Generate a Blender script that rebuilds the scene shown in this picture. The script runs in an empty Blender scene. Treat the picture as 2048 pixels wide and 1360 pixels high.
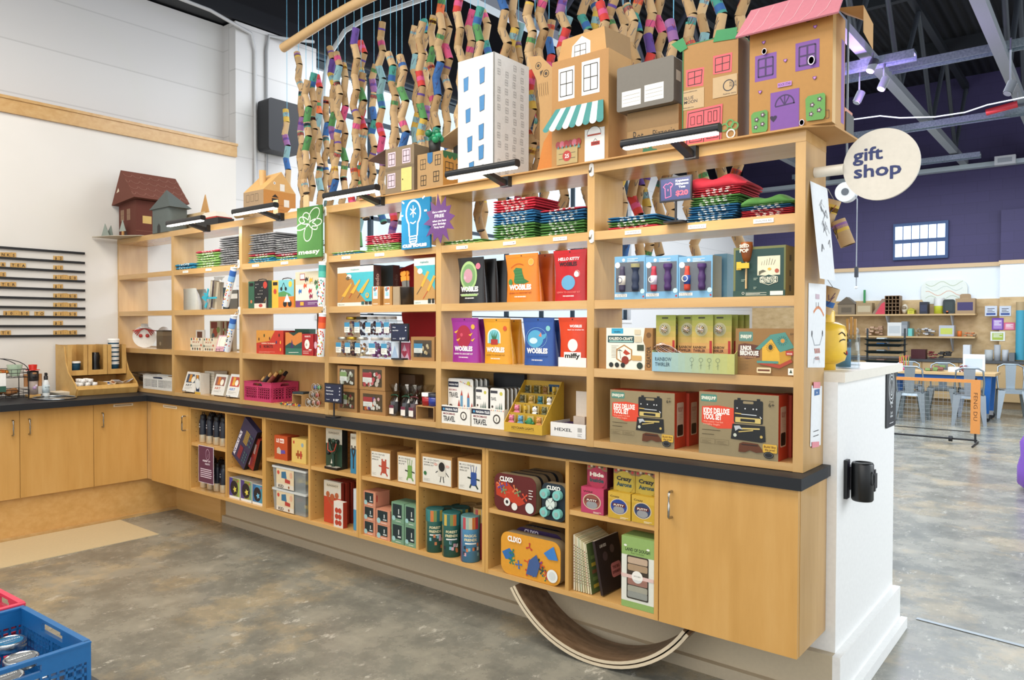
import bpy,math,random
from math import cos,sin,pi,hypot,atan2
from mathutils import Vector,Matrix
random.seed(7)
R = math.radians
COL = bpy.context.scene.collection
SC = bpy.context.scene
# ---------------------------------------------------------------- camera
CAM = Vector((0.8382,-2.7051,1.4303)); FPX = 1489.0564
_a,_b,_r = R(38.9488),R(-1.0172),R(0.1574)
FW = Vector((-sin(_a)*cos(_b),cos(_a)*cos(_b),sin(_b)))
_R = Vector((cos(_a),sin(_a),0)); _U = _R.cross(FW)
RT = _R*cos(_r) + _U*sin(_r); UP = -_R*sin(_r) + _U*cos(_r)
cd = bpy.data.cameras.new('camera'); cam = bpy.data.objects.new('camera',cd); COL.objects.link(cam)
cd.sensor_width = 36; cd.lens = FPX/2048*36; cd.clip_start = 0.05; cd.clip_end = 200
cam.matrix_world = Matrix(((RT.x,UP.x,-FW.x,CAM.x),(RT.y,UP.y,-FW.y,CAM.y),(RT.z,UP.z,-FW.z,CAM.z),(0,0,0,1)))
SC.camera = cam
def at(px,py,x=None,y=None,z=None):          # a point of the photograph -> the place, on a plane x=, y= or z=
    d = FW + RT*((px-1024)/FPX) - UP*((py-680)/FPX)
    k,v = (0,x) if x is not None else ((1,y) if y is not None else (2,z))
    return CAM + d*((v-CAM[k])/d[k])
# ---------------------------------------------------------------- world, light, exposure
SC.view_settings.view_transform = 'Standard'; SC.view_settings.look = 'None'
SC.view_settings.exposure = 0.08; SC.view_settings.gamma = 1; SC.view_settings.use_curve_mapping = False
w = bpy.data.worlds.new('daylight'); SC.world = w; w.use_nodes = True
bg = w.node_tree.nodes['Background']; bg.inputs[0].default_value = (0.90,0.95,1.0,1); bg.inputs[1].default_value = 1.35
def area(name,loc,rot,sx,sy,power,col=(1,1,1),spread=180):
    l = bpy.data.lights.new(name,'AREA'); l.shape = 'RECTANGLE'; l.size = sx; l.size_y = sy; l.energy = power; l.color = col
    l.spread = R(spread)
    o = bpy.data.objects.new(name,l); COL.objects.link(o); o.location = loc; o.rotation_euler = [R(q) for q in rot]
    return o
area('shop_overhead_fill',(-2.2,-1.9,4.1),(0,0,0),4.5,1.6,165,(1,.93,.82))  # added warm fill above the shop, out of frame, not a real fixture
area('behind_camera_fill',(0.6,-4.9,2.9),(62,0,14),4.5,2.2,60,(1,.93,.82))  # added warm fill from behind the camera, no lamp stands there
area('hall_overhead_fill',(-1.6,8.5,4.3),(0,0,0),5,7,460,(.86,.94,1))  # added cool fill brightening the hall, not a real ceiling lamp
area('rear_overhead_area',(-2.6,2.6,4.3),(0,0,0),5,2.2,150,(.92,.97,1))  # cool area light over the space behind the shelving, without a fixture
area('window_light',(-5.3,4.4,3.0),(0,-90,0),2.4,4.4,120,(.86,.94,1))
area('right_side_area',(3.6,3.2,2.6),(0,68,0),2.5,4.0,140,(.88,.95,1))  # cool area light shining in from the right, outside the view

# ---------------------------------------------------------------- materials
MATS = {}
def _lin(h):
    def f(c):
        c /= 255.0
        return c/12.92 if c <= .04045 else ((c+.055)/1.055)**2.4
    return tuple(f(int(h[i:i+2],16)) for i in (0,2,4)) + (1,)
def mat(key):
    """'c08040' or 'c08040/r.3/m1/t1/e5' : hex colour with roughness, metal, transmission, emission; names are looked up"""
    if key in MATS: return MATS[key]
    p = key.split('/'); m = bpy.data.materials.new('tone_'+p[0]); m.use_nodes = True; MATS[key] = m
    nt = m.node_tree; b = nt.nodes['Principled BSDF']; c = _lin(p[0])
    b.inputs['Base Color'].default_value = c; b.inputs['Roughness'].default_value = .5
    plain = False
    for q in p[1:]:
        v = float(q[1:])
        if q[0] == 'r': b.inputs['Roughness'].default_value = v
        if q[0] == 'm': b.inputs['Metallic'].default_value = v
        if q[0] == 't': b.inputs['Transmission Weight'].default_value = v; plain = True
        if q[0] == 'a': b.inputs['Alpha'].default_value = v; plain = True
        if q[0] == 'e': b.inputs['Emission Color'].default_value = c; b.inputs['Emission Strength'].default_value = v; plain = True
    if not plain:
        n = nt.nodes.new('ShaderNodeTexNoise'); n.inputs['Scale'].default_value = 60; n.inputs['Detail'].default_value = 2
        tc = nt.nodes.new('ShaderNodeTexCoord'); nt.links.new(tc.outputs['Object'],n.inputs['Vector'])
        mx = nt.nodes.new('ShaderNodeMix'); mx.data_type = 'RGBA'
        mx.inputs[6].default_value = tuple(x*.93 for x in c[:3])+(1,); mx.inputs[7].default_value = tuple(min(1,x*1.06) for x in c[:3])+(1,)
        nt.links.new(n.outputs['Fac'],mx.inputs[0]); nt.links.new(mx.outputs[2],b.inputs['Base Color'])
    return m
def ramp(nt,src,stops):
    r = nt.nodes.new('ShaderNodeValToRGB'); e = r.color_ramp.elements
    e[0].position,e[0].color = stops[0][0],_lin(stops[0][1]); e[1].position,e[1].color = stops[-1][0],_lin(stops[-1][1])
    for p,c in stops[1:-1]:
        q = e.new(p); q.color = _lin(c)
    nt.links.new(src,r.inputs['Fac']); return r.outputs['Color']
def tex_mat(name,rough,build):
    m = bpy.data.materials.new(name); m.use_nodes = True; MATS[name] = m
    nt = m.node_tree; b = nt.nodes['Principled BSDF']; b.inputs['Roughness'].default_value = rough
    tc = nt.nodes.new('ShaderNodeTexCoord'); build(nt,tc.outputs['Object'],b); return m
def noise(nt,vec,scale,detail=4,stretch=None,rough=.5):
    if stretch:
        mp = nt.nodes.new('ShaderNodeMapping'); mp.inputs['Scale'].default_value = stretch; nt.links.new(vec,mp.inputs['Vector']); vec = mp.outputs['Vector']
    n = nt.nodes.new('ShaderNodeTexNoise'); n.inputs['Scale'].default_value = scale; n.inputs['Detail'].default_value = detail
    n.inputs['Roughness'].default_value = rough; nt.links.new(vec,n.inputs['Vector']); return n.outputs['Fac']
def bump(nt,fac,b,strength,dist=.01):
    u = nt.nodes.new('ShaderNodeBump'); u.inputs['Strength'].default_value = strength; u.inputs['Distance'].default_value = dist
    nt.links.new(fac,u.inputs['Height']); nt.links.new(u.outputs['Normal'],b.inputs['Normal'])
def wood(name,c0,c1,c2,rough,stretch):
    def f(nt,v,b):
        n = noise(nt,v,3.0,6,stretch,.55)
        nt.links.new(ramp(nt,n,[(.3,c0),(.5,c1),(.72,c2)]),b.inputs['Base Color'])
    tex_mat(name,rough,f)
wood('maple','b89058','c19a62','c9a36c',.28,(5,5,.8))
wood('maple_long','bc935a','c59d66','cca771',.17,(.8,6,9))
wood('maple_amber','c1924e','c99a56','cfa260',.32,(5,5,.7))
wood('maple_amber_long','c49756','cc9f60','d2a76a',.32,(.8,7,9))
wood('bentwood_brown','57432f','6f5740','7f6750',.45,(2,12,12))
wood('plywood','b99a6c','c9ab7c','d3b88c',.6,(2,2,4))
wood('bamboo','b98d4c','c79d5a','d0a965',.5,(3,8,3))
def f(nt,v,b):
    n1 = noise(nt,v,.9,12,None,.68); n2 = noise(nt,v,2.6,12,None,.72); n3 = noise(nt,v,14,8,(1,.45,1),.8); n4 = noise(nt,v,.55,3)
    mx = nt.nodes.new('ShaderNodeMix'); mx.data_type = 'RGBA'
    nt.links.new(ramp(nt,n1,[(.0,'000000'),(.515,'000000'),(.57,'aaaaaa'),(1,'dddddd')]),mx.inputs[0])
    nt.links.new(ramp(nt,n2,[(.30,'5f615a'),(.44,'787870'),(.56,'8f8d82'),(.70,'a8a496')]),mx.inputs[6])
    nt.links.new(ramp(nt,n2,[(.35,'a0927a'),(.5,'b8a47e'),(.62,'c9b28a')]),mx.inputs[7])
    fl = ramp(nt,n3,[(.0,'000000'),(.585,'000000'),(.62,'cccccc')])
    m2 = nt.nodes.new('ShaderNodeMix'); m2.data_type = 'RGBA'; nt.links.new(fl,m2.inputs[0]); nt.links.new(mx.outputs[2],m2.inputs[6]); m2.inputs[7].default_value = _lin('cfccc0')
    nt.links.new(m2.outputs[2],b.inputs['Base Color'])
    rr = nt.nodes.new('ShaderNodeMapRange'); rr.inputs[3].default_value = .12; rr.inputs[4].default_value = .42; nt.links.new(n2,rr.inputs[0]); nt.links.new(rr.outputs[0],b.inputs['Roughness'])
    bump(nt,n3,b,.12,.003)
tex_mat('concrete',.35,f)
def f(nt,v,b):
    n = noise(nt,v,1.2,4); nt.links.new(ramp(nt,n,[(.3,'d9d5ce'),(.7,'e1ddd7')]),b.inputs['Base Color']); bump(nt,noise(nt,v,30,4),b,.08,.003)
tex_mat('plaster',.75,f)
def brick(name,c,rough=.7,sc=(1,1,1),dark='3a3550'):
    def f(nt,v,b):
        mp = nt.nodes.new('ShaderNodeMapping'); mp.inputs['Rotation'].default_value = sc; nt.links.new(v,mp.inputs['Vector'])
        t = nt.nodes.new('ShaderNodeTexBrick'); t.inputs['Scale'].default_value = 1.0; t.inputs['Brick Width'].default_value = .4; t.inputs['Row Height'].default_value = .2
        t.inputs['Mortar Size'].default_value = .006; t.inputs['Color1'].default_value = _lin(c); t.inputs['Color2'].default_value = tuple(x*.93 for x in _lin(c)[:3])+(1,)
        t.inputs['Mortar'].default_value = tuple(x*.8 for x in _lin(c)[:3])+(1,)
        nt.links.new(mp.outputs['Vector'],t.inputs['Vector']); nt.links.new(t.outputs['Color'],b.inputs['Base Color'])
        bump(nt,t.outputs['Fac'],b,-.25,.004)
    tex_mat(name,rough,f)
brick('painted_block','d6d5d4',.7,(R(90),0,R(90)))
brick('purple_block','3d3660',.6,(R(90),0,0))
def f(nt,v,b):
    n = noise(nt,v,5,5); nt.links.new(ramp(nt,n,[(.3,'b98d56'),(.7,'c79a62')]),b.inputs['Base Color'])
    w_ = nt.nodes.new('ShaderNodeTexWave'); w_.bands_direction = 'Z'; w_.inputs['Scale'].default_value = 60; nt.links.new(v,w_.inputs['Vector']); bump(nt,w_.outputs['Fac'],b,.12,.002)
tex_mat('cardboard',.75,f)
def f(nt,v,b):
    n = noise(nt,v,4,4); nt.links.new(ramp(nt,n,[(.3,'10141b'),(.7,'161b24')]),b.inputs['Base Color'])
tex_mat('slate_laminate',.5,f)
def f(nt,v,b):
    n = noise(nt,v,40,4); nt.links.new(ramp(nt,n,[(.3,'8a99a5'),(.7,'b3c0ca')]),b.inputs['Base Color']); b.inputs['Metallic'].default_value = .85
tex_mat('galvanised',.35,f)
def f(nt,v,b):
    w_ = nt.nodes.new('ShaderNodeTexWave'); w_.bands_direction = 'X'; w_.inputs['Scale'].default_value = 2.2; nt.links.new(v,w_.inputs['Vector'])
    nt.links.new(ramp(nt,w_.outputs['Fac'],[(.2,'0c0e12'),(.8,'1b1f26')]),b.inputs['Base Color']); bump(nt,w_.outputs['Fac'],b,1,.03)
tex_mat('roof_deck',.6,f)
def glass(name,col,ior=1.2,rough=0.02,alpha=None):
    m = bpy.data.materials.new(name); m.use_nodes = True; MATS[name] = m; nt = m.node_tree
    out = nt.nodes['Material Output']; nt.nodes.remove(nt.nodes['Principled BSDF'])
    tr = nt.nodes.new('ShaderNodeBsdfTransparent'); tr.inputs[0].default_value = _lin(col)
    gl = nt.nodes.new('ShaderNodeBsdfGlossy'); gl.inputs['Roughness'].default_value = rough
    lw = nt.nodes.new('ShaderNodeLayerWeight'); lw.inputs[0].default_value = .5
    pw = nt.nodes.new('ShaderNodeMath'); pw.operation = 'POWER'; pw.inputs[1].default_value = 4; nt.links.new(lw.outputs['Facing'],pw.inputs[0])
    fr = nt.nodes.new('ShaderNodeMapRange'); fr.inputs[3].default_value = (ior-1)*.2; fr.inputs[4].default_value = .45; nt.links.new(pw.outputs[0],fr.inputs[0])
    mx = nt.nodes.new('ShaderNodeMixShader'); nt.links.new(fr.outputs[0],mx.inputs[0]); nt.links.new(tr.outputs[0],mx.inputs[1]); nt.links.new(gl.outputs[0],mx.inputs[2])
    nt.links.new(mx.outputs[0],out.inputs[0])
glass('clear_plastic','f4f8fa'); glass('window_glass','eef6fb'); glass('milky_plastic','c9cdcf',1.35,.15)
glass('cellophane','e8e8e6',1.5,.08); glass('net_mesh','f0f0f0',1.0)

# ---------------------------------------------------------------- mesh builder
FONT_CACHE = {}
def text_mesh(s,bold):
    k = (s,bold)
    if k in FONT_CACHE: return FONT_CACHE[k]
    c = bpy.data.curves.new('lettering','FONT'); c.body = s; c.size = 1; c.resolution_u = 2; c.offset = bold; c.space_line = .95
    o = bpy.data.objects.new('lettering',c); me = o.to_mesh()
    vs = [(v.co.x,v.co.y) for v in me.vertices]; fs = [tuple(p.vertices) for p in me.polygons]
    o.to_mesh_clear(); bpy.data.objects.remove(o); bpy.data.curves.remove(c)
    if vs:
        x0 = min(v[0] for v in vs); x1 = max(v[0] for v in vs); y0 = min(v[1] for v in vs); y1 = max(v[1] for v in vs)
    else: x0 = x1 = y0 = y1 = 0
    FONT_CACHE[k] = (vs,fs,x0,x1,y0,y1); return FONT_CACHE[k]
class MB:
    def __init__(s): s.v = []; s.f = []; s.m = []; s.sm = []; s.names = []; s.M = Matrix()
    def mi(s,m):
        if m not in s.names: s.names.append(m)
        return s.names.index(m)
    def add(s,vs,fs,m,smooth=False):
        o = len(s.v); i = s.mi(m)
        s.v += [s.M @ Vector(v) for v in vs]
        for f_ in fs: s.f.append([o+k for k in f_]); s.m.append(i); s.sm.append(smooth)
        return s
    def box(s,x0,x1,y0,y1,z0,z1,m):
        return s.add([(x0,y0,z0),(x1,y0,z0),(x1,y1,z0),(x0,y1,z0),(x0,y0,z1),(x1,y0,z1),(x1,y1,z1),(x0,y1,z1)],
                     [(3,2,1,0),(4,5,6,7),(0,1,5,4),(1,2,6,5),(2,3,7,6),(3,0,4,7)],m)
    def prism(s,pts,ax,a,b,m,smooth=False):
        n = len(pts)
        def P(u,v,t): return {'x': (t,u,v),'y': (u,t,v),'z': (u,v,t)}[ax]
        vs = [P(u,v,a) for u,v in pts] + [P(u,v,b) for u,v in pts]
        ar = sum(pts[i][0]*pts[(i+1) % n][1]-pts[(i+1) % n][0]*pts[i][1] for i in range(n))
        fl = (ar > 0) == (ax != 'y')
        if (a > b): fl = not fl
        c0,c1 = list(range(n)),list(range(n,2*n))
        fs = [c0[::-1] if fl else c0,c1 if fl else c1[::-1]]
        s.add(vs,fs,m)
        sd = [((i,(i+1) % n,n+(i+1) % n,n+i) if fl else (i,n+i,n+(i+1) % n,(i+1) % n)) for i in range(n)]
        return s.add(vs,sd,m,smooth)
    def tube(s,p,q,r,m,n=10,r2=None,cap=True,smooth=True):
        p,q = Vector(p),Vector(q); r2 = r if r2 is None else r2
        d = (q-p).normalized(); a = d.orthogonal().normalized(); b = d.cross(a)
        vs = [p+(a*cos(t)+b*sin(t))*r for t in [2*pi*i/n for i in range(n)]] + [q+(a*cos(t)+b*sin(t))*r2 for t in [2*pi*i/n for i in range(n)]]
        s.add(vs,[(i,(i+1) % n,n+(i+1) % n,n+i) for i in range(n)],m,smooth)
        if cap: s.add(vs,[list(range(n))[::-1],list(range(n,2*n))],m)
        return s
    def path(s,pts,r,m,n=8):
        pts = [Vector(p) for p in pts]; rings = []
        up = Vector((0,0,1))
        for i,p in enumerate(pts):
            d = (pts[min(i+1,len(pts)-1)]-pts[max(i-1,0)]).normalized()
            a = d.cross(up)
            if a.length < 1e-3: a = d.cross(Vector((0,1,0)))
            a.normalize(); b = d.cross(a)
            rings.append([p+(a*cos(2*pi*k/n)+b*sin(2*pi*k/n))*r for k in range(n)])
        vs = [v for rg in rings for v in rg]; fs = []
        for i in range(len(rings)-1):
            for k in range(n): fs.append((i*n+k,(i+1)*n+k,(i+1)*n+(k+1) % n,i*n+(k+1) % n))
        s.add(vs,fs,m,True); L = (len(rings)-1)*n
        return s.add(vs,[list(range(n)),list(range(L,L+n))[::-1]],m)
    def lathe(s,prof,m,n=20,c=(0,0,0),smooth=True):
        vs = []; k = len(prof)
        for i in range(n):
            t = 2*pi*i/n
            vs += [(c[0]+r*cos(t),c[1]+r*sin(t),c[2]+z) for r,z in prof]
        fs = [(i*k+j,((i+1) % n)*k+j,((i+1) % n)*k+j+1,i*k+j+1) for i in range(n) for j in range(k-1)]
        return s.add(vs,fs,m,smooth)
    def ball(s,c,r,m,n=12,sc=(1,1,1)):
        vs = []; fs = []; h = n//2
        for j in range(h+1):
            ph = pi*j/h
            for i in range(n):
                t = 2*pi*i/n; vs.append((c[0]+r*sc[0]*sin(ph)*cos(t),c[1]+r*sc[1]*sin(ph)*sin(t),c[2]+r*sc[2]*cos(ph)))
        for j in range(h):
            for i in range(n): fs.append((j*n+i,(j+1)*n+i,(j+1)*n+(i+1) % n,j*n+(i+1) % n))
        return s.add(vs,fs,m,True)
    def loft(s,rings,m,smooth=True,caps=True):
        n = len(rings[0]); vs = [v for r_ in rings for v in r_]; fs = []
        for i in range(len(rings)-1):
            for k in range(n): fs.append((i*n+k,i*n+(k+1) % n,(i+1)*n+(k+1) % n,(i+1)*n+k))
        s.add(vs,fs,m,smooth)
        if caps: s.add(vs,[list(range(n))[::-1],list(range((len(rings)-1)*n,len(rings)*n))],m)
        return s
    def face(s,o,u,v): return Face(s,o,u,v)
    def build(s,name,parent=None,loc=(0,0,0),rz=0,recalc=False):
        me = bpy.data.meshes.new(name); me.from_pydata([tuple(v) for v in s.v],[],s.f)
        for nm in s.names: me.materials.append(mat(nm))
        me.polygons.foreach_set('material_index',s.m); me.polygons.foreach_set('use_smooth',s.sm); me.update()
        o = bpy.data.objects.new(name,me); COL.objects.link(o); o.location = loc; o.rotation_euler = (0,0,rz)
        if parent: o.parent = parent
        return o
class Face:
    """prints on a surface: o = origin, u = right, v = up; each print lies a hair above the one before"""
    def __init__(s,mb,o,u,v):
        s.mb,s.o,s.u,s.v = mb,Vector(o),Vector(u).normalized(),Vector(v).normalized(); s.n = s.u.cross(s.v); s.k = 1
    def P(s,a,b): return s.o + s.u*a + s.v*b + s.n*(.00015*min(s.k,60))
    def poly(s,pts,m):
        ar = sum(pts[i][0]*pts[(i+1) % len(pts)][1]-pts[(i+1) % len(pts)][0]*pts[i][1] for i in range(len(pts)))
        if ar < 0: pts = pts[::-1]
        s.mb.add([s.P(*p) for p in pts],[list(range(len(pts)))],m); s.k += 1; return s
    def rect(s,a0,b0,a1,b1,m): return s.poly([(a0,b0),(a1,b0),(a1,b1),(a0,b1)],m)
    def rrect(s,a0,b0,a1,b1,r,m): return s.poly(rr(a0,b0,a1,b1,r),m)
    def circ(s,a,b,r,m,n=16,sy=1): return s.poly([(a+r*cos(2*pi*i/n),b+r*sy*sin(2*pi*i/n)) for i in range(n)],m)
    def ring(s,a,b,r,w_,m,n=20,sy=1):
        vs = []
        for i in range(n):
            t = 2*pi*i/n; vs += [s.P(a+r*cos(t),b+r*sy*sin(t)),s.P(a+(r-w_)*cos(t),b+(r-w_)*sy*sin(t))]
        s.mb.add(vs,[(2*i,2*((i+1) % n),2*((i+1) % n)+1,2*i+1) for i in range(n)],m); s.k += 1; return s
    def line(s,pts,w_,m):
        for (a,b),(c,d) in zip(pts,pts[1:]):
            L = hypot(c-a,d-b) or 1; ox,oy = -(d-b)/L*w_/2,(c-a)/L*w_/2
            s.mb.add([s.P(a-ox,b-oy),s.P(c-ox,d-oy),s.P(c+ox,d+oy),s.P(a+ox,b+oy)],[(0,1,2,3)],m)
        s.k += 1; return s
    def text(s,t,a,b,h,m,al='L',w=None,bold=0.0,slant=0,rot=0):
        vs,fs,x0,x1,y0,y1 = text_mesh(t,bold)
        if not vs: return s
        if '\n' not in t: y0 = 0.0
        sc = h/.70; sx = sc
        if w: sx = w/(x1-x0)
        W = (x1-x0)*sx; off = {'L': 0,'C': -W/2,'R': -W}[al]; cr,sr = cos(rot),sin(rot)
        pts = []
        for x,y in vs:
            X = (x-x0)*sx+off+y*sc*slant; Y = y*sc
            pts.append(s.P(a+X*cr-Y*sr,b+X*sr+Y*cr))
        s.mb.add(pts,fs,m); s.k += 1; return s
def rr(a0,b0,a1,b1,r,n=4):
    P = []
    for cx,cy,t0 in ((a1-r,b0+r,-90),(a1-r,b1-r,0),(a0+r,b1-r,90),(a0+r,b0+r,180)):
        for i in range(n+1):
            t = R(t0+90*i/n); P.append((cx+r*cos(t),cy+r*sin(t)))
    return P
# ---------------------------------------------------------------- naming
def tag(o,label=None,cat=None,group=None,kind=None):
    if label: o['label'] = label
    if cat: o['category'] = cat
    if group: o['group'] = group
    if kind: o['kind'] = kind
    return o
def empty(name,loc=(0,0,0),rz=0):
    o = bpy.data.objects.new(name,None); COL.objects.link(o); o.empty_display_size = .05; o.location = loc; o.rotation_euler = (0,0,rz); return o
def struct(name,mb,label=None): return tag(mb.build(name),label,None,None,'structure')
def dup(o,loc=None,rz=None,label=None,group=None,parent=None):
    c = o.copy(); COL.objects.link(c)
    if parent is not None: c.parent = parent
    for ch in [x for x in bpy.data.objects if x.parent == o]: dup(ch,parent=c)
    if loc is not None: c.location = loc
    if rz is not None: c.rotation_euler = (c.rotation_euler[0],c.rotation_euler[1],rz)
    if label: c['label'] = label
    if group: c['group'] = group
    return c
ORD = ['','first','second','third','fourth','fifth','sixth','seventh','eighth','ninth','tenth','eleventh','twelfth','thirteenth','fourteenth','fifteenth','sixteenth','seventeenth','eighteenth','nineteenth','twentieth']
def ordn(i): return ORD[i] if i <= 20 else (str(i) + ('st' if i % 10 == 1 and i != 11 else 'nd' if i % 10 == 2 else 'rd' if i % 10 == 3 else 'th'))
# ================================================================ the room
m = MB(); m.box(-8,7,-7,13.8,-.1,0,'concrete'); struct('floor',m)
WX = -5.486
m = MB(); m.box(-5.85,WX,-6,1.057,0,3.0,'plaster'); struct('wall_left',m)
m = MB(); m.box(-5.95,-5.70,-6,1.057,3.0,4.245,'painted_block'); struct('wall_left_upper',m)
m = MB(); m.box(-5.95,WX,1.057,1.95,0,4.24,'painted_block')
m.box(-5.95,WX,1.95,8.3,0,1.55,'painted_block'); m.box(-5.95,WX,8.3,13.8,0,4.24,'painted_block'); struct('wall_left_rear',m)
m = MB(); m.box(-6.0,-5.75,-6,13.8,4.245,6.6,'0b0d11'); m.box(-5.75,-5.5,-6,13.8,4.26,4.42,'14171c'); struct('wall_left_gable',m)
# wood ledge trim on the left wall
m = MB(); m.box(WX,-5.462,-6,1.055,2.985,3.085,'maple_long'); m.box(-5.70,-5.452,-6,1.06,3.085,3.107,'maple_long'); struct('trim_1',m)
# steel windows behind the strands
wn = MB(); ys = [1.95+i*.79375 for i in range(9)]; zs = [1.55,2.1,2.63,3.16,3.69,4.22]
for i,y in enumerate(ys): wn.box(-5.62,-5.56,y-.018,y+.018,1.55,4.22,'20303c')
for z in zs: wn.box(-5.62,-5.56,1.95,8.3,z-.018,z+.018,'20303c')
wo = struct('window_1',wn)
m = MB(); m.box(-5.595,-5.59,1.97,8.28,1.57,4.2,'window_glass'); m.build('window_pane',wo)
m = MB(); m.box(-5.56,-5.47,1.93,8.32,1.50,1.55,'dedcda'); m.build('window_sill',wo)
# far wall: timber band, white band, purple block above
m = MB(); m.box(-6,7,13.75,14.0,0,2.60,'e6edf2'); m.box(-6,7,13.75,14.0,2.60,6.6,'purple_block'); struct('wall_back',m)
m = MB(); m.box(-6,7,13.70,13.75,2.585,2.66,'d2b48c'); struct('trim_2',m)
m = MB(); m.box(-6,-.78,13.70,13.75,.86,1.98,'plywood'); struct('trim_3',m)
m = MB(); m.box(-.80,1.2,13.56,13.75,0,2.0,'plywood'); m.box(-.80,1.2,13.56,13.75,2.0,2.6,'e6edf2'); m.box(-.82,1.22,13.54,13.75,2.6,2.67,'d2b48c'); m.box(-.8,1.2,13.6,13.75,2.67,3.6,'purple_block'); struct('wall_back_pier',m)
wn = MB(); wn.box(-2.62,-1.66,13.69,13.75,2.78,3.50,'2d4a78')
wo = struct('window_2',wn)
m = MB()
for r_ in range(2):
    for c_ in range(6):
        x = -2.58+c_*.148; z = 2.84+r_*.34; m.box(x,x+.128,13.68,13.692,z,z+.26,'e8f6ff/e1.6')
m.build('window_pane',wo)
# purple block right side beyond
# roof deck, purlins
m = MB(); m.box(-6.0,7,-7,14,6.2,6.3,'roof_deck'); struct('ceiling',m)
def truss(x,lab):
    e = empty('roof_truss',(x,0,4.5)); tag(e,lab,'truss','steel trusses under the black roof')
    m = MB(); m.box(-.06,.06,-6.5,13.7,0,.10,'8e949b/r.5'); m.box(-.01,.01,-6.5,13.7,.02,.17,'33373d'); m.build('bottom_chord',e)
    m = MB(); m.box(-.05,.05,-6.5,13.7,1.45,1.55,'22262c'); m.build('top_chord',e)
    for i in range(9):
        y = -5+i*2.2; a = (0,y,.1); b = (0,y+1.1,1.45); c = (0,y+2.2,.1)
        m = MB(); m.tube(a,b,.035,'4a5058',6); m.tube(b,c,.035,'3a3f46',6); m.build('web_member',e)
    return e
truss(-1.4,'grey steel roof truss right of the paper houses'); truss(-.2,'grey steel truss running to the far wall at the far right')
truss(-3.9,'dark steel truss above the strands of cardboard tubes')
for i,y in enumerate((-.5,2.5,5.5,8.5,11.5)):
    m = MB(); m.box(-5.9,6.5,y-.05,y+.05,5.85,6.2,'1c2026'); struct('ceiling_purlin',m)
m = MB()
m.box(-6,6.5,13.55,13.72,4.42,4.50,'b9c6ce'); struct('trim_4',m)
for i,(y,x0,x1,z,lab) in enumerate(((6.2,-3.6,-.86,4.38,'short double galvanised ceiling channel ending beside the purple lamps'),(7.3,-4.2,3.0,4.62,'long galvanised channel crossing both grey trusses'),(9.6,-4.2,.6,4.42,'pale galvanised channel running low behind the cable'),(12.4,-4.2,-1.0,4.45,'galvanised channel ending above the round sign'))):
    m = MB(); m.box(x0,x1,y,y+.16,z,z+.03,'galvanised'); m.box(x0,x1,y,y+.012,z-.06,z,'galvanised'); m.box(x0,x1,y+.148,y+.16,z-.06,z,'galvanised'); m.box(x0,x1,y+.07,y+.09,z-.02,z,'dfe8ee')
    tag(m.build('ceiling_channel'),lab,'channel','galvanised channels under the roof')
# half wall behind the shelves (white, with a cap) and its base
m = MB(); m.box(WX,.035,.236,1.17,0,1.225,'f0f0ee'); hw = struct('wall_half',m)
m = MB(); m.box(WX,.06,.236,1.215,1.225,1.262,'e9e3d6'); m.build('wall_cap',hw)
m = MB(); m.box(-4.86,.0349,.20,.236,0,.20,'c2b49a'); m.box(.035,.063,.20,1.2,0,.20,'f2f2f0'); m.box(-4.86,.0629,.17,.20,0,.05,'b8aa92'); m.box(.063,.09,.17,1.225,0,.05,'f2f2f0')
m.box(-.6,.0635,1.17,1.2,0,.199,'f2f2f0'); struct('baseboard_half',m)
# ================================================================ shelving, worktop, cabinets
BW = .9144; ZC = .9116; S1,S2,S3,S0 = 1.839,1.5453,1.253,.9423
hutch = empty('display_shelf',(-2.75,.11,ZC)); tag(hutch,'long maple display shelving of six open bays standing on the dark worktop','shelf')
def hpart(name,m_): o = m_.build(name,hutch); o.location = (2.75,-.11,-ZC); return o
def up(x0,x1):
    m = MB(); m.box(x0,x1,0,.235,ZC+.001,2.128,'maple'); return hpart('upright',m)
UPR = [(WX+.001,WX+.02)] + [(-k*BW-.018,-k*BW+.018) for k in (5,4,3,2,1)] + [(-.052,-.016)]
for x0,x1 in UPR: up(x0,x1)
for i in range(6):
    x0 = UPR[i][1]; x1 = UPR[i+1][0]
    for z in (S1,S2,S3):
        m = MB(); m.box(x0,x1,.001,.234,z-.037,z,'maple_long')
        hpart('shelf',m)
    m = MB(); m.box(x0,x1,.001,.234,ZC+.002,S0,'maple_long'); hpart('bottom_board',m)
    m = MB(); m.box(x0,x1,.222,.234,S0,1.216,'maple'); hpart('back_panel',m)
m = MB()
m.box(WX+.001,-.0155,-.0015,.236,2.090,2.130,'maple_long'); hpart('top_board',m)
# shelf-edge labels
def edge_label(px,py,txt,z,w=.075):
    x = at(px,py,y=0).x; m = MB(); m.box(x-w/2,x+w/2,-.0012,.001,z-.026,z-.010,'f1efe9')
    m.face((x-w/2,-.0012,z-.026),(1,0,0),(0,0,1)).text(txt,w/2,.005,.0065,'2b2b2b','C',w*.8,.01)
    hpart('shelf_label',m)
for px,py,t_ in ((1266,463,'YOUTH S'),(1394,452,'YOUTH XS'),(1527,440,'YOUTH XS'),(924,494,'YOUTH M'),(1019,485,'YOUTH M'),(1120,476,'YOUTH S'),
                   (692,515,'ADULT S'),(759,510,'ADULT S'),(511,532,'ADULT M'),(569,526,'ADULT M'),(371,544,'ADULT L'),(417,540,'ADULT L')): edge_label(px,py,t_,S1)
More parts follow.
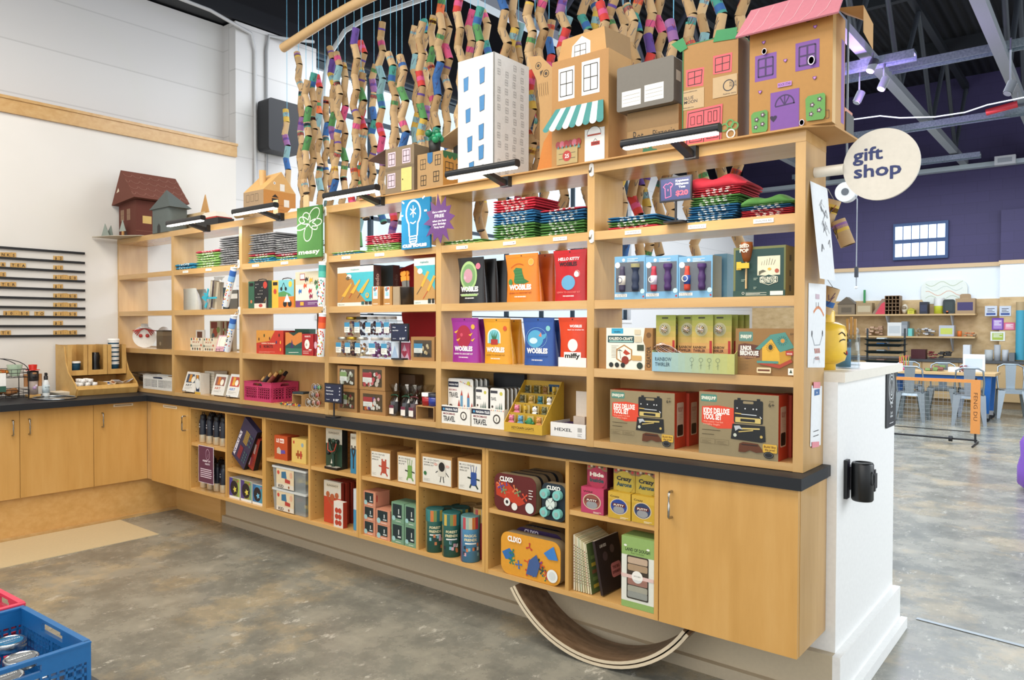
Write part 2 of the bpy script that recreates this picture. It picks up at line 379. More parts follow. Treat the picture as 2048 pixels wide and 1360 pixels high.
# worktop (one L-shaped slab) and its sink rim
m = MB()
YE = -.108; XE = -4.758
m.prism([(WX+.001,-6),(XE,-6),(XE,YE),(.0126,YE),(.0126,.235),(WX+.001,.235)],'z',.870,.9115,'slate_laminate')
tp = tag(m.build('worktop'),'dark slate laminate worktop running round the corner under the shelving','worktop')
m = MB(); m.prism([(XE,-6),(XE+.0012,-6),(XE+.0012,YE-.0012),(.0138,YE-.0012),(.0138,.2),(.0126,.2),(.0126,YE),(XE,YE)],'z',.8695,.9118,'0b1119/r.6'); m.build('edge_band',tp)
m = MB()
c = at(92,794,z=.9116); c.x = -5.02
P_ = [(c.x+(.17*cos(t)),c.y+.13*sin(t)) for t in [2*pi*i/24 for i in range(24)]]
m.path([(x,y,.918) for x,y in P_]+[(P_[0][0],P_[0][1],.918)],.005,'c9cdd0/r.15/m1',6); m.prism([(c.x+(x-c.x)*.97,c.y+(y-c.y)*.97) for x,y in P_],'z',.9122,.9132,'7f8689/r.2/m1'); sk = m.build('sink'); tag(sk,'round stainless sink set into the dark worktop by the left wall','sink')
# cabinets
def handle(parent,p,ax):     # vertical bow handle
    m = MB(); x,y,z = p; d = .028
    o_ = (0,-d,0) if ax == 'y' else (d,0,0)
    q = lambda t,dz: (x+o_[0]*t,y+o_[1]*t,z+dz)
    m.path([q(0,.05),q(.8,.05),q(1,.045),q(1,0),q(1,-.045),q(.8,-.05),q(0,-.05)],.005,'a8a6a0/r.25/m1',6)
    h = m.build('handle',parent); return h
ZB = .279
def open_cab(x0,x1,xm,shl,shr,lab):
    e = empty('open_cabinet',(x0,-.09,ZB)); tag(e,lab,'cabinet','open maple cubby cabinets under the worktop')
    def part(n,*b,mt='maple_amber'):
        m = MB(); m.box(*b,mt); o = m.build(n,e); o.location = (-x0,.09,-ZB)
    part('side_panel',x0+.001,x0+.019,-.090,.235,ZB,.869); part('side_panel',x1-.019,x1-.001,-.090,.235,ZB,.869)
    part('divider',xm-.009,xm+.009,-.089,.22,ZB+.02,.869)
    part('bottom_panel',x0+.019,x1-.019,-.0895,.234,ZB,ZB+.022,mt='maple_amber_long'); part('top_panel',x0+.019,x1-.019,-.088,.234,.855,.869,mt='maple_amber_long')
    part('back_panel',x0+.019,x1-.019,.222,.234,ZB+.022,.855)
    part('shelf',x0+.019,xm-.009,-.084,.222,shl-.021,shl,mt='maple_amber_long'); part('shelf',xm+.009,x1-.019,-.084,.222,shr-.021,shr,mt='maple_amber_long')
    # shelf pin holes
    m = MB()
    for xx,s_ in ((x0+.0192,1),(xm-.0092,-1),(xm+.0092,1)):
        for yy in (-.05,.19):
            for k in range(16):
                z = .34+k*.032
                m.prism([(yy-.0022,z-.0022),(yy+.0022,z-.0022),(yy+.0022,z+.0022),(yy-.0022,z+.0022)],'x',xx,xx+.0002*s_,'5a3d1c')
    o = m.build('pin_holes',e); o['kind'] = 'stuff'; o.location = (-x0,.09,-ZB)
LX = [-4.168,-3.252,-2.3464,-1.4345,-.5355]
LM = [-3.692,-2.79,-1.8896,-.971]; LS = [(.620,.498),(.617,.619),(.620,.644),(.586,.650)]
for i,lab in enumerate(('open maple cabinet holding the bottles and accessory packs','open maple cabinet holding slingshots and clear tubs','open maple cabinet with sewing kits and round tubes','open maple cabinet holding bright tins and magazines')):
    open_cab(LX[i],LX[i+1],LM[i],LS[i][0],LS[i][1],lab)
def door_cab(x0,x1,hx,lab,strip=None):
    e = empty('base_cabinet',(x0,-.07,ZB)); tag(e,lab,'cabinet')
    m = MB(); m.box(x0+.001,x1-.001,-.068,.234,ZB+.001,.869,'maple'); o = m.build('body',e); o.location = (-x0,.07,-ZB)
    m = MB(); m.box(x0+.003,x1-.0025,-.0904,-.069,ZB,.866,'maple_amber'); d = m.build('door',e); d.location = (-x0,.07,-ZB)
    handle(d,(hx,-.0904,.748),'y')
    if strip is not None:
        m = MB(); m.box(strip-.10,strip+.10,-.0912,-.0904,.838,.856,'e9dcc4'); m.face((strip-.1,-.0912,.838),(1,0,0),(0,0,1)).rect(.01,.005,.19,.013,'a8906a'); m.build('label_strip',d)
    return e
door_cab(-.5355,.0005,-.479,'maple cabinet with one plain door at the right end below the worktop')
door_cab(-4.729,-4.169,-4.216,'narrow maple door cabinet in the inside corner',-4.44)
# left-hand run facing the room
def side_cab(y0,y1,hy,lab,strip=None):
    e = empty('base_cabinet',(-4.85,y0,ZB)); tag(e,lab,'cabinet')
    m = MB(); m.box(WX+.002,-4.842,y0+.001,y1-.001,ZB+.001,.869,'maple'); o = m.build('body',e); o.location = (4.85,-y0,-ZB)
    m = MB(); m.box(-4.841,-4.82,y0+.0015,y1-.0015,ZB,.866,'maple_amber'); d = m.build('door',e); d.location = (4.85,-y0,-ZB)
    handle(d,(-4.82,hy,.752),'x')
    if strip is not None:
        m = MB(); m.box(-4.82,-4.8192,strip-.07,strip+.07,.838,.856,'e9dcc4'); m.face((-4.8192,strip-.07,.838),(0,1,0),(0,0,1)).rect(.01,.005,.13,.013,'a8906a'); m.build('label_strip',d)
side_cab(-1.38,-.918,-.962,'maple door cabinet at the far left edge below the sink')
side_cab(-.918,-.456,-.865,'maple door cabinet in the middle of the left run, handle at its left')
side_cab(-.456,-.077,-.40,'maple door cabinet on the left run beside the corner',-.25)
for i,y0 in enumerate((-1.85,-2.31)): side_cab(y0,y0+.461,y0+.04,['maple door cabinet on the left run just outside the view','maple door cabinet furthest along the left run'][i])
m = MB(); m.box(-4.86,-4.822,-.076,-.06,ZB,.869,'maple'); m.box(-4.822,-4.729,-.076,-.06,ZB,.869,'maple'); struct('trim_5',m)
m = MB(); m.box(-4.865,-4.85,-3,.16,0,ZB,'maple_amber_long'); m.box(-4.85,-4.838,-3,.16,0,.022,'maple_long'); m.box(-4.85,-4.2,.16,.2,.0,ZB,'maple_amber_long'); struct('baseboard_left',m)
m = MB(); m.prism([(-4.83,-3.2),(-4.235,-3.2),(-4.235,-.275),(-4.83,-.275)],'z',.0,.004,'cdbb96'); tag(m.build('floor_mat'),'thin tan sheet lying on the floor in front of the left cabinets','mat')

# ================================================================ picture lights along the top
def shelf_light(p0,p1,bracket,lab):
    e = empty('shelf_light',(bracket,0,2.11)); tag(e,lab,'lamp','black linear lights over the shelving')
    yb = -.2; x0,x1 = p0-bracket,p1-bracket; z0 = .022
    m = MB(); m.prism(rr(yb-.019,z0-.015,yb+.019,z0+.017,.012),'x',x0,x1,'14171c/r.35'); m.build('light_bar',e)
    m = MB(); m.box(x0+.01,x1-.01,yb-.013,yb+.013,z0-.0205,z0-.0145,'fff6e8/e14'); m.build('diffuser',e)
    m = MB(); m.box(-.025,.025,-.03,-.002,-.028,.018,'14171c/r.4'); m.build('bracket',e)
    m = MB(); m.prism([(-.03,-.025),(-.03,.0),(-.09,.012),(yb+.012,z0+.006),(yb+.012,z0-.01),(-.10,-.008)],'x',-.017,.017,'14171c/r.4'); m.build('arm',e)
    l = bpy.data.lights.new('shelf_lamp','AREA'); l.shape = 'RECTANGLE'; l.size = x1-x0; l.size_y = .03; l.energy = 2.4; l.color = (1,.93,.82)
    o = bpy.data.objects.new('shelf_lamp',l); COL.objects.link(o); o.location = (bracket+(x0+x1)/2,yb,2.11+z0-.024); o.rotation_euler = (R(8),0,0)
for a,b,c_,lab in (((1245,292),(1440,258),1383,'black linear light above the price sign bay, nearest the round sign'),((895,352),(1035,327),1012,'black linear light in front of the white cardboard tower'),
                   ((650,400),(755,378),760,'black linear light above the lightbulb t-shirt'),((468,427),(552,410),560,'black linear light above the striped shirts bay'),((336,455),(406,441),413,'black linear light beside the grey paper castle')):
    x0 = at(*a,y=-.2).x; x1 = at(*b,y=-.2).x; shelf_light(x0,x1,at(c_,300,y=-.015).x,lab)
# white wall hooks on the uprights
for px,py in ((1184,340),(1184,473),(651,423),(651,516),(650,620),(478,528),(479,622)):
    p = at(px,py,y=0); e = MB(); e.prism(rr(p.x-.011,p.z-.028,p.x+.011,p.z+.028,.0105),'y',-.005,-.0002,'f3f1ec'); e.path([(p.x,-.005,p.z+.01),(p.x,-.012,p.z-.01),(p.x,-.02,p.z-.014),(p.x,-.022,p.z-.004)],.003,'8e8d88/m1/r.3',6)
    hpart('hook',e)
# ================================================================ menu board and counter things by the left wall
def menu_rail(z,lab,words):
    e = empty('menu_rail',(WX,-.5,z)); tag(e,lab,'menu rail','black letter rails on the left wall')
    m = MB(); m.box(.0002,.018,-1.2,.247,-.013,0,'15161a/r.5'); m.box(.014,.018,-1.2,.247,0,.004,'15161a/r.5'); m.build('rail',e)
    for y,t_ in words:
        yy = y+.5; m = MB(); n = len(t_); s_ = .0335
        for i,ch in enumerate(t_):
            if ch == ' ': continue
            m.box(.004,.009,yy+i*s_,yy+(i+1)*s_-.001,.001,.038+.002*((i*7) % 3-1),'bamboo')
            if ch == '.': m.face((.009,yy+i*s_,.001),(0,1,0),(0,0,1)).circ(s_/2,.018,.002,'2a2018')
            else: m.face((.009,yy+i*s_,.001),(0,1,0),(0,0,1)).text(ch,s_/2,.009,.019,'2a2018','C',None,.03)
        m.build('letter_tiles',e)
yw = lambda px,py: at(px,py,x=WX).y
ZR = [at(168,p,x=WX).z for p in (506,525,543.5,562,580,598,616,633.5,651.5,670)]
rows = [[],[(yw(0,505),'NKS'),(yw(106,512),'$2')],[(yw(0,522),'&'),(yw(20,524),'TEA'),(yw(106,530),'$1')],[(yw(-10,545),'KS'),(yw(106,552),'$1.50')],
        [(yw(0,562),'TER'),(yw(106,570),'$1')],[(yw(106,588),'$1.50')],[(yw(106,607),'$1.50')],[(yw(6,623),'$0.50'),(yw(68,624),'TO'),(yw(106,625),'$1.50')],[(yw(106,643),'$2')],[(yw(0,661),'TE'),(yw(106,663),'$1.50')]]
names = ['topmost black menu rail, empty','black menu rail whose tiles read NKS and $2','black menu rail whose tiles read & TEA','black menu rail whose tiles read KS and $1.50','black menu rail whose tiles read TER','black menu rail below TER with only a price of $1.50',
         'black menu rail with only a price, just above the one reading TO','black menu rail whose tiles read $0.50 TO $1.50','black menu rail with only $2 on it','lowest black menu rail, its tiles end in TE']
for z,w_,n_ in zip(ZR,rows,names): menu_rail(z,n_,w_)
# condiment organiser
YO = lambda px: at(px,770,x=-5.16).y
e = empty('cup_organizer',(-5.30,-.30,ZC)); tag(e,'wooden cup and condiment organiser on the dark worktop by the wall','organizer')
y0,y1 = -.455,.0
y0 = at(150,785,x=-5.1).y; y1 = at(274,778,x=-5.1).y
def op(n,m_): o = m_.build(n,e); o.location = (5.30,.30,-ZC); return o
prof = [(-5.46,ZC),(-5.10,ZC),(-5.07,ZC+.05),(-5.10,ZC+.085),(-5.23,ZC+.17),(-5.27,ZC+.24),(-5.30,ZC+.36),(-5.46,ZC+.375)]
for ya,yb in ((y0,y0+.009),(y1-.009,y1)):
    m = MB(); m.prism(prof,'y',ya,yb,'bamboo'); op('side_panel',m)
m = MB(); m.prism([(-5.10,ZC+.001),(-5.085,ZC+.001),(-5.062,ZC+.045),(-5.085,ZC+.072),(-5.095,ZC+.067),(-5.075,ZC+.045)],'y',y0+.009,y1-.009,'bamboo'); op('front_panel',m)
m = MB(); m.box(-5.46,-5.45,y0+.009,y1-.009,ZC,ZC+.37,'bamboo'); m.box(-5.45,-5.1,y0+.009,y1-.009,ZC+.002,ZC+.039,'bamboo'); m.box(-5.26,-5.10,(y0+y1)/2-.004,(y0+y1)/2+.004,ZC+.012,ZC+.09,'bamboo'); op('tray',m)
cw = (y1-y0-.02)/3
for k in range(3):
    a = y0+.01+k*cw; b = a+cw-.004; m = MB(); xf = -5.255; zb,zt = ZC+.135,ZC+.372
    m.box(xf-.008,xf,a,a+.028,zb,zt,'bamboo'); m.box(xf-.008,xf,b-.028,b,zb,zt,'bamboo'); m.box(xf-.008,xf,a+.028,b-.028,zb,zb+.045,'bamboo')
    m.box(-5.45,xf-.008,a,a+.006,zb,zt,'bamboo'); m.box(-5.45,xf-.008,b-.006,b,zb,zt,'bamboo'); m.box(-5.45,xf,a,b,zb,zb+.006,'bamboo')
    op('cup_bay',m)
def cup(y,z,n,col,lab,stripes=False):
    e2 = empty('cup_stack',(-5.32,y,z)); tag(e2,lab,'cups')
    for k in range(n):
        m = MB(); c_ = 'f3f1ec' if (stripes and k % 2) else col; m.lathe([(.0,0),(.03,0),(.041,.075)],c_,18,(0,0,k*.017)); m.lathe([(.041,.0725),(.043,.075),(.041,.078)],'f3f1ec' if stripes else col,18,(0,0,k*.017)); m.build('cup',e2)
    m = MB(); m.lathe([(0,.088),(.038,.088),(.0435,.082),(.0435,.074)],'f5f3ee',18,(0,0,(n-1)*.017)); m.build('cup_lid',e2)
yc = [y0+.01+cw*(k+.5) for k in range(3)]
cup(yc[0],ZC+.142,2,'1d4a63','short stack of teal paper cups with white lid in the left bay')
cup(yc[2],ZC+.142,12,'1d4a63','tall stack of striped and teal paper cups rising out of the right bay',True)
m = MB(); m.loft([[(.035*cos(t)*s_+dx,.035*sin(t)*s_,z) for t in [2*pi*i/12 for i in range(12)]] for z,s_,dx in ((0,.9,0),(.04,1,.004),(.09,.95,-.003),(.14,1.02,.003),(.17,.8,0))],'1a1614/r.25')
tag(m.build('lid_sleeve',None,(-5.31,yc[1],ZC+.142)),'crinkled black plastic sleeve of lids in the middle cup bay','lids')
mm = None
for k in range(24):
    r1,r2,r3 = random.random(),random.random(),random.random(); yy = y0+.03+r1*.19; hx = -5.22+r2*.1
    z = ZC+.040+.027*(k//9); hx = -5.235+.045*(k % 3); yy = y0+.035+.05*((k//3) % 3)+.02*(k//9)
    m = MB(); m.lathe([(.0,0),(.017,0),(.019,.012),(.019,.024),(0,.026)],'f2f1ee',12)
    o = m.build('creamer_cup',None,(hx,yy,z)); o.rotation_euler = (0,0,r3)
    tag(o,'small white creamer cup heaped in the left tray of the organiser','creamer','white creamer cups')
for k in range(6):
    m = MB(); m.box(-.022,.022,-.03,.03,0,.003,['f4f2ee','e0c9a8','cfd8e6'][k % 3]); m.face((-.022,-.03,.003),(1,0,0),(0,1,0)).rect(.01,.012,.034,.04,['27407a','9a5a30','27407a'][k % 3])
    o = m.build('tea_packet',None,(-5.20+.02*(k % 3),(y0+y1)/2+.05+.028*k,ZC+.075+.006*(k % 3))); o.rotation_euler = (.3*(k % 2),.5,k)
    tag(o,'flat paper packet standing in the right tray of the organiser','packet','tea packets in the organiser tray')
# napkins, spray bottle
for k in range(5):
    m = MB(); a = .14+.004*k; n = 10
    m.box(-a/2,a/2,-.07,.07,0,.0045,'e6dac4' if k % 2 else 'f0e7d6'); tag(m.build('napkin',None,(-5.27,at(140,775,x=-5.2).y-.008*k,ZC+.0008+.0055*k),.06*k),'folded cream napkin, %s from the bottom of the pile by the organiser' % ordn(k+1),'napkin','cream napkins in a pile')
p = at(92,785,x=-5.2)
e = empty('spray_bottle',(-5.2,p.y,ZC)); tag(e,'small clear spray bottle with black cap and pale label','bottle')
m = MB(); m.lathe([(0,.001),(.022,.001),(.024,.01),(.024,.10),(.014,.122),(.012,.125)],'d7dcdd/r.2',20); m.build('bottle',e)
m = MB(); m.lathe([(.0243,.03),(.0246,.03),(.0246,.088),(.0243,.088)],'c3d2d8',20); f_ = m.face((.0247,-.015,.03),(0,1,0),(0,0,1)); f_.rect(0,.04,.03,.044,'3a4a55').rect(.004,.03,.026,.032,'6a7a85').rect(.004,.02,.022,.022,'6a7a85'); m.build('label',e)
m = MB(); m.lathe([(.013,.122),(.013,.15),(.009,.152),(.009,.175),(0,.176)],'15171a/r.4',16); m.box(.005,.02,-.005,.005,.16,.17,'15171a/r.4'); m.build('spray_head',e)
# nutcracker-like painted tube figure
p = at(66,788,x=-5.22)
e = empty('tube_figure',(-5.22,p.y,ZC)); tag(e,'painted cardboard tube figure with red hat and black hair on a wood block','craft figure')
m = MB(); m.box(-.03,.03,-.04,.04,0,.022,'bamboo'); m.build('base',e)
m = MB(); m.lathe([(0,.022),(.032,.022),(.032,.12),(0,.12)],'a3948b',16); m.ball((.028,.0,.07),.014,'b79ac0',8); m.ball((.026,.012,.085),.01,'d8cfe0',8); m.build('body',e)
m = MB(); m.lathe([(.034,.12),(.036,.13),(.036,.19),(0,.195)],'1d1613',16); m.ball((.02,0,.15),.02,'0d0b0b',10); m.ball((.025,0,.175),.02,'b58457',10,(.7,1,.6)); m.build('head',e)
m = MB(); m.tube((.0,-.045,.08),(.0,-.045,.17),.013,'b07a48',10); m.build('arm',e); m = MB(); m.tube((.0,.045,.08),(.0,.045,.17),.013,'b07a48',10); m.build('arm',e)
m = MB(); m.lathe([(.045,.196),(.045,.2),(.024,.202),(.028,.236),(0,.238)],'c3281c/r.4',18); m.build('hat',e)
# black wire two tier stand
p = at(0,790,x=-5.22); ys_,ye_ = p.y-.25,at(47,780,x=-5.22).y
e = empty('wire_stand',(-5.22,ye_,ZC)); tag(e,'black wire two-tier basket stand at the left end of the worktop','stand')
def ws(n,m_): o = m_.build(n,e); o.location = (5.22,-ye_,-ZC)
m = MB(); ym = (ys_+ye_)/2; rr_ = (ye_-ys_)/2
for xx in (-5.31,-5.12):
    pts = [(xx,ye_,ZC+.0),(xx,ye_,ZC+.2)]+[(xx,ym+rr_*cos(t),ZC+.2+.09*sin(t)) for t in [pi*i/12 for i in range(1,12)]]+[(xx,ys_,ZC+.2),(xx,ys_,ZC)]
    m.path(pts,.003,'14151a',6)
ws('frame',m)
for zz in (ZC+.012,ZC+.155):
    m = MB()
    for dz in (0,.03,.055):
        m.path([(-5.32,ys_,zz+dz),(-5.32,ye_,zz+dz),(-5.11,ye_,zz+dz),(-5.11,ys_,zz+dz)],.0022,'14151a',5)
    for k in range(12):
        y_ = ys_+(ye_-ys_)*k/11; m.path([(-5.32,y_,zz+.055),(-5.32,y_,zz),(-5.11,y_,zz),(-5.11,y_,zz+.055)],.0016,'14151a',5)
    ws('basket',m)
for k in range(7):
    m = MB(); m.ball((0,0,0),.03,['b27a3e','8a5a2c','9c6a3c'][k % 3],10,(1.1,1,.8)); tag(m.build('snack_bag',None,(-5.26+.05*(k % 3),ye_-.05-.03*k,ZC+.05),k),'brown wrapped snack in the lower wire basket','snack','brown snacks in the lower basket')
m = MB(); m.loft([[(.04*cos(t)*s_,.045*sin(t)*s_,z) for t in [2*pi*i/14 for i in range(14)]] for z,s_ in ((0,.6),(.05,1),(.08,1.1))],'b9d6b8/r.2/a.55'); tag(m.build('glass_cup',None,(-5.2,ye_-.06,ZC+.162)),'pale green translucent cup in the upper wire basket','cup')
for k in range(3):
    m = MB(); m.ball((0,0,0),.035,['d98a3a','c1611e','b98a4c'][k],10,(1,1.2,.6)); tag(m.build('wrapped_bar',None,(-5.22+.03*k,ye_-.13-.03*k,ZC+.19)),'orange wrapped snack bar in the upper wire basket, %s' % ['nearest the green cup','the dark orange one','the tan one'][k],'snack')
m = MB(); m.box(-.002,.002,-.06,.06,0,.13,'f0efec'); m.face((.002,-.06,0),(0,1,0),(0,0,1)).rect(.0,.0,.12,.04,'2f5a4a'); o = m.build('paper_sign',None,(-5.105,at(-8,760,x=-5.1).y,ZC+.06)); tag(o,'white and green paper card hooked on the front of the wire stand','card')
# ================================================================ goods in the upper bays
def put(name,lab,cat,Lp,Rp,T,z,dep,body,pr=None,y=.012,group=None,side=None,ps=None,h=None,py=None,top=None,rz=0,hidden=0):
    """a carton whose front stands on plane y between two columns of the photograph; prints go on front and right side"""
    py = py or (T+60); x0 = at(Lp,py,y=y).x; x1 = at(Rp,py,y=y).x; x0,x1 = clampx(x0,x1+hidden,z,y); w_ = x1-x0
    h = h or at((Lp+Rp)/2,T,y=y).z-z
    m = MB(); m.box(0,w_,0,dep,0,h,body)
    F = m.face((0,0,0),(1,0,0),(0,0,1)); G = m.face((w_,0,0),(0,1,0),(0,0,1))
    if side: G.rect(0,0,dep,h,side)
    if top: m.face((0,0,h),(1,0,0),(0,1,0)).rect(0,0,w_,dep,top)
    if pr: pr(F,w_,h)
    if ps: ps(G,dep,h)
    o = m.build(name,None,(x0,y,z+.0003),rz); tag(o,lab,cat,group); o['w'] = w_; return o
BAYS = [(UPR[i][1]+.0015,UPR[i+1][0]-.0015) for i in range(6)]
LBAYS = []
for i in range(4): LBAYS += [(LX[i]+.0205,LM[i]-.0105),(LM[i]+.0105,LX[i+1]-.0205)]
def clampx(x0,x1,z,y):
    if y < -.004 and z > .9: return x0,x1
    for a,b in (BAYS if z > .9 else LBAYS):
        if a-.05 < (x0+x1)/2 < b+.05: return max(x0,a),min(x1,b)
    return x0,x1
def lines(F,x,y,w_,n,gap,m,h=.0016,rag=.7):
    for i in range(n):
        ww = w_*(1 if i % 2 == 0 else rag); F.mb.add([F.P(x,y-i*gap),F.P(x+ww,y-i*gap),F.P(x+ww,y-i*gap+h),F.P(x,y-i*gap+h)],[(0,1,2,3)],m)
    F.k += 1
# ---------------- folded shirts
TEE = {}
def tee_mesh(col,pat,var):
    k = (col,pat,var)
    if k in TEE: return TEE[k]
    rnd = random.Random(hash((col,var)) % 1000 if False else var*31+len(pat)); W_,D_,T_ = 1.0,.19,1.0
    nx = 26; prof = []
    for i in range(4): prof.append((D_-i*.045,1.0))
    for i in range(9):
        t = pi/2*(1-2*i/8)
        prof.append((.018-.018*cos(t),.5+.5*sin(t)))
    prof += [(.06,0),(D_,0)]
    np_ = len(prof); vs = []; fs = []; fm = []
    ph = [rnd.uniform(0,6.28) for _ in range(4)]
    for i in range(nx+1):
        u = i/nx; e = min(u,1-u)/.06; ed = math.sqrt(max(0,1-(1-min(e,1))**2))
        wav = -.16*(.5+.5*sin(u*7+ph[0]))-.07*(.5+.5*sin(u*17+ph[1])); fy = .003*(1+sin(u*9+ph[2]))
        for j,(y,z) in enumerate(prof):
            zz = .5+(z-.5)*(.7+.3*ed)
            vs.append((u*W_,y+fy,zz+wav*max(0,z)))
    A = col; B_ = 'f0eee6' if pat != 'grey' else '23262c'
    def inprint(u,j):
        if pat == 'plain': return False
        if u < .18 or u > .80: return False
        s_ = sin(u*46+var*1.7)+sin(u*23+j*2.1+var)+.5*sin(j*3+var*2)
        if pat == 'bars': return s_ > .9 and (.3 < u < .72)
        return s_ > .85
    m = MB(); m.M = Matrix()
    ia,ib = [],[]
    for i in range(nx):
        for j in range(np_-1):
            q = (i*np_+j,i*np_+j+1,(i+1)*np_+j+1,(i+1)*np_+j)
            (ib if inprint((i+.5)/nx,j) and j < 12 and j > 1 else ia).append(q)
    m.add(vs,ia,A+'/r.85',True)
    if ib: m.add(vs,ib,B_+'/r.85',True)
    m.add(vs,[list(range(np_))[::-1],list(range(nx*np_,nx*np_+np_))],A+'/r.85')
    o = m.build('folded_shirt'); COL.objects.unlink(o); me = o.data; bpy.data.objects.remove(o)
    TEE[k] = me; return me
CN = {'9c1428': 'red','b02844': 'pink','a8162e': 'crimson','135a84': 'blue','3f7030': 'green','7aa458': 'light green','8b8c90': 'grey','6d6f74': 'dark grey','1c789c': 'turquoise'}
def stack(Lp,Rp,T,B,cols,where,grp,y=.006,pat='letters',dx=0.0):
    x0 = at(Lp,B,y=y).x; x1 = at(Rp,B,y=y).x; x0,x1 = clampx(x0,x1,S1,y); x1 -= .012; H = at((Lp+Rp)/2,T,y=y).z-S1; n = len(cols); t = H/n
    for i,c in enumerate(cols):
        p_ = pat
        if c in ('6d6f74',): p_ = 'plain'
        elif c == '8b8c90': p_ = 'grey'
        me = tee_mesh(c,p_,(i*5+n) % 4); j = random.Random(i*7+n)
        o = bpy.data.objects.new('folded_shirt',me); COL.objects.link(o)
        w_ = (x1-x0)*(1-j.uniform(0,.05)-.004*i*0); o.scale = (w_,1.0,t*.985)
        o.location = (x0+j.uniform(0,.006)+dx*i,y+j.uniform(0,.006),S1+.001+i*t)
        pos = 'at the bottom' if i == 0 else ('on top' if i == n-1 else '%s from the bottom' % ordn(i+1))
        tag(o,'%s t-shirt %s of %s' % (CN[c],pos,where),'t-shirt',grp)
RD,PK,CR,BL,GN,LG,GY,DG,TQ = '9c1428','b02844','a8162e','135a84','3f7030','7aa458','8b8c90','6d6f74','1c789c'
stack(348,388,526,541,[TQ,TQ],'the turquoise pair at far left','shirts in the bay nearest the left wall')
stack(391,438,500,539,[LG]*6+[PK],'the pale green stack','shirts in the bay nearest the left wall')
stack(437,475,473,535,[GY]*9+[DG]*4,'the tall dark-topped grey stack','shirts in the bay nearest the left wall')
stack(494,546,466,530,[TQ,TQ,LG,PK]+[GY]*9,'the taller striped stack','shirts in the striped bay',pat='letters',dx=.002)
stack(549,598,476,526,[TQ,LG,PK]+[GY]*7,'the shorter striped stack','shirts in the striped bay')
stack(662,722,502,511,[TQ,LG],'the flat pair left of pink stack','shirts in the lightbulb bay')
stack(729,800,468,504,[LG]*4+[PK]*5,'the pink over green stack','shirts in the lightbulb bay')
stack(886,968,479,488,[LG,GN],'the flat pair under the starburst','shirts in the crimson stack bay')
stack(984,1072,396,481,[GN]*6+[BL]*5+[CR]*5,'the tall crimson-topped stack','shirts in the crimson stack bay')
stack(1078,1173,415,470,[GN]*5+[BL]*4+[CR],'the shorter crimson-topped stack','shirts in the crimson stack bay')
stack(1213,1318,430,457,[CR,GN,GN,BL,BL],'the low stack left of price sign','shirts in the price sign bay')
stack(1370,1474,374,444,[BL]*7+[GN]*4+[RD]*4,'the tall stack by the price sign','shirts in the price sign bay',dx=.002)
stack(1480,1592,406,432,[RD]*4+[BL]*2+[GN],'the red-bottomed corner stack','shirts in the price sign bay')
def rumpled(Lp,Rp,T,z,c,lab,grp):      # a shirt thrown loosely on top of a pile
    x0,x1 = at(Lp,T,y=.05).x,at(Rp,T,y=.05).x; m = MB(); n = 18; rings = []
    top = at((Lp+Rp)/2,T,y=.06).z
    for i in range(n+1):
        u = i/n; hh = (top-z)*(sin(pi*min(1,.12+u*.85))**.6)*(.8+.2*sin(u*11)); r_ = []
        for j in range(12):
            t = pi*j/11; r_.append((x0+(x1-x0)*u,.10-.09*cos(t)+.004*sin(u*20+j),z+hh*sin(t)**.6))
        rings.append(r_)
    m.loft(rings,c+'/r.85'); tag(m.build('folded_shirt'),lab,'t-shirt',grp)
rumpled(1375,1500,344,at(1422,374,y=.006).z+.001,RD,'loosely thrown red t-shirt crowning the tall stack by the price sign','shirts in the price sign bay')
rumpled(1490,1594,386,at(1536,406,y=.006).z+.001,GN,'loosely thrown dark green t-shirt on the corner stack by the right upright','shirts in the price sign bay')
# hanging display shirts
def drape(name,lab,Lp,Rp,T,B,y,pr,col,cat='t-shirt'):
    a = at(Lp,(T+B)/2,y=y); b = at(Rp,(T+B)/2,y=y); z1 = at((Lp+Rp)/2,T,y=y).z; z0 = at((Lp+Rp)/2,B,y=y).z; w_ = b.x-a.x; h = z1-z0
    m = MB(); n = 14; vs = []
    m.box(0,w_,0,.012,0,h,col)
    pr(m.face((0,0,0),(1,0,0),(0,0,1)),w_,h)
    return tag(m.build(name,None,(a.x,y,z0)),lab,cat)
def p_messy(F,w_,h):
    cx,cy = w_/2,h*.68; pts = []
    for i in range(150):
        t = i/150*2*pi
        r_ = .40+.27*sin(7*t)+.12*sin(3*t+1); pts.append((cx+w_*.8*r_*cos(2*t+.5),cy+h*.46*r_*sin(2*t+.5)*(.85+.2*sin(t))))
    F.line(pts+[pts[0]],.0055,'dfe3d2'); F.text('messy',w_/2,h*.075,h*.085,'dfe3d2','C',w_*.86,.03)
drape('display_shirt','green t-shirt with white scribble and the word messy hanging before its bay',594,643,413,515,-.036,p_messy,'45793a/r.9')
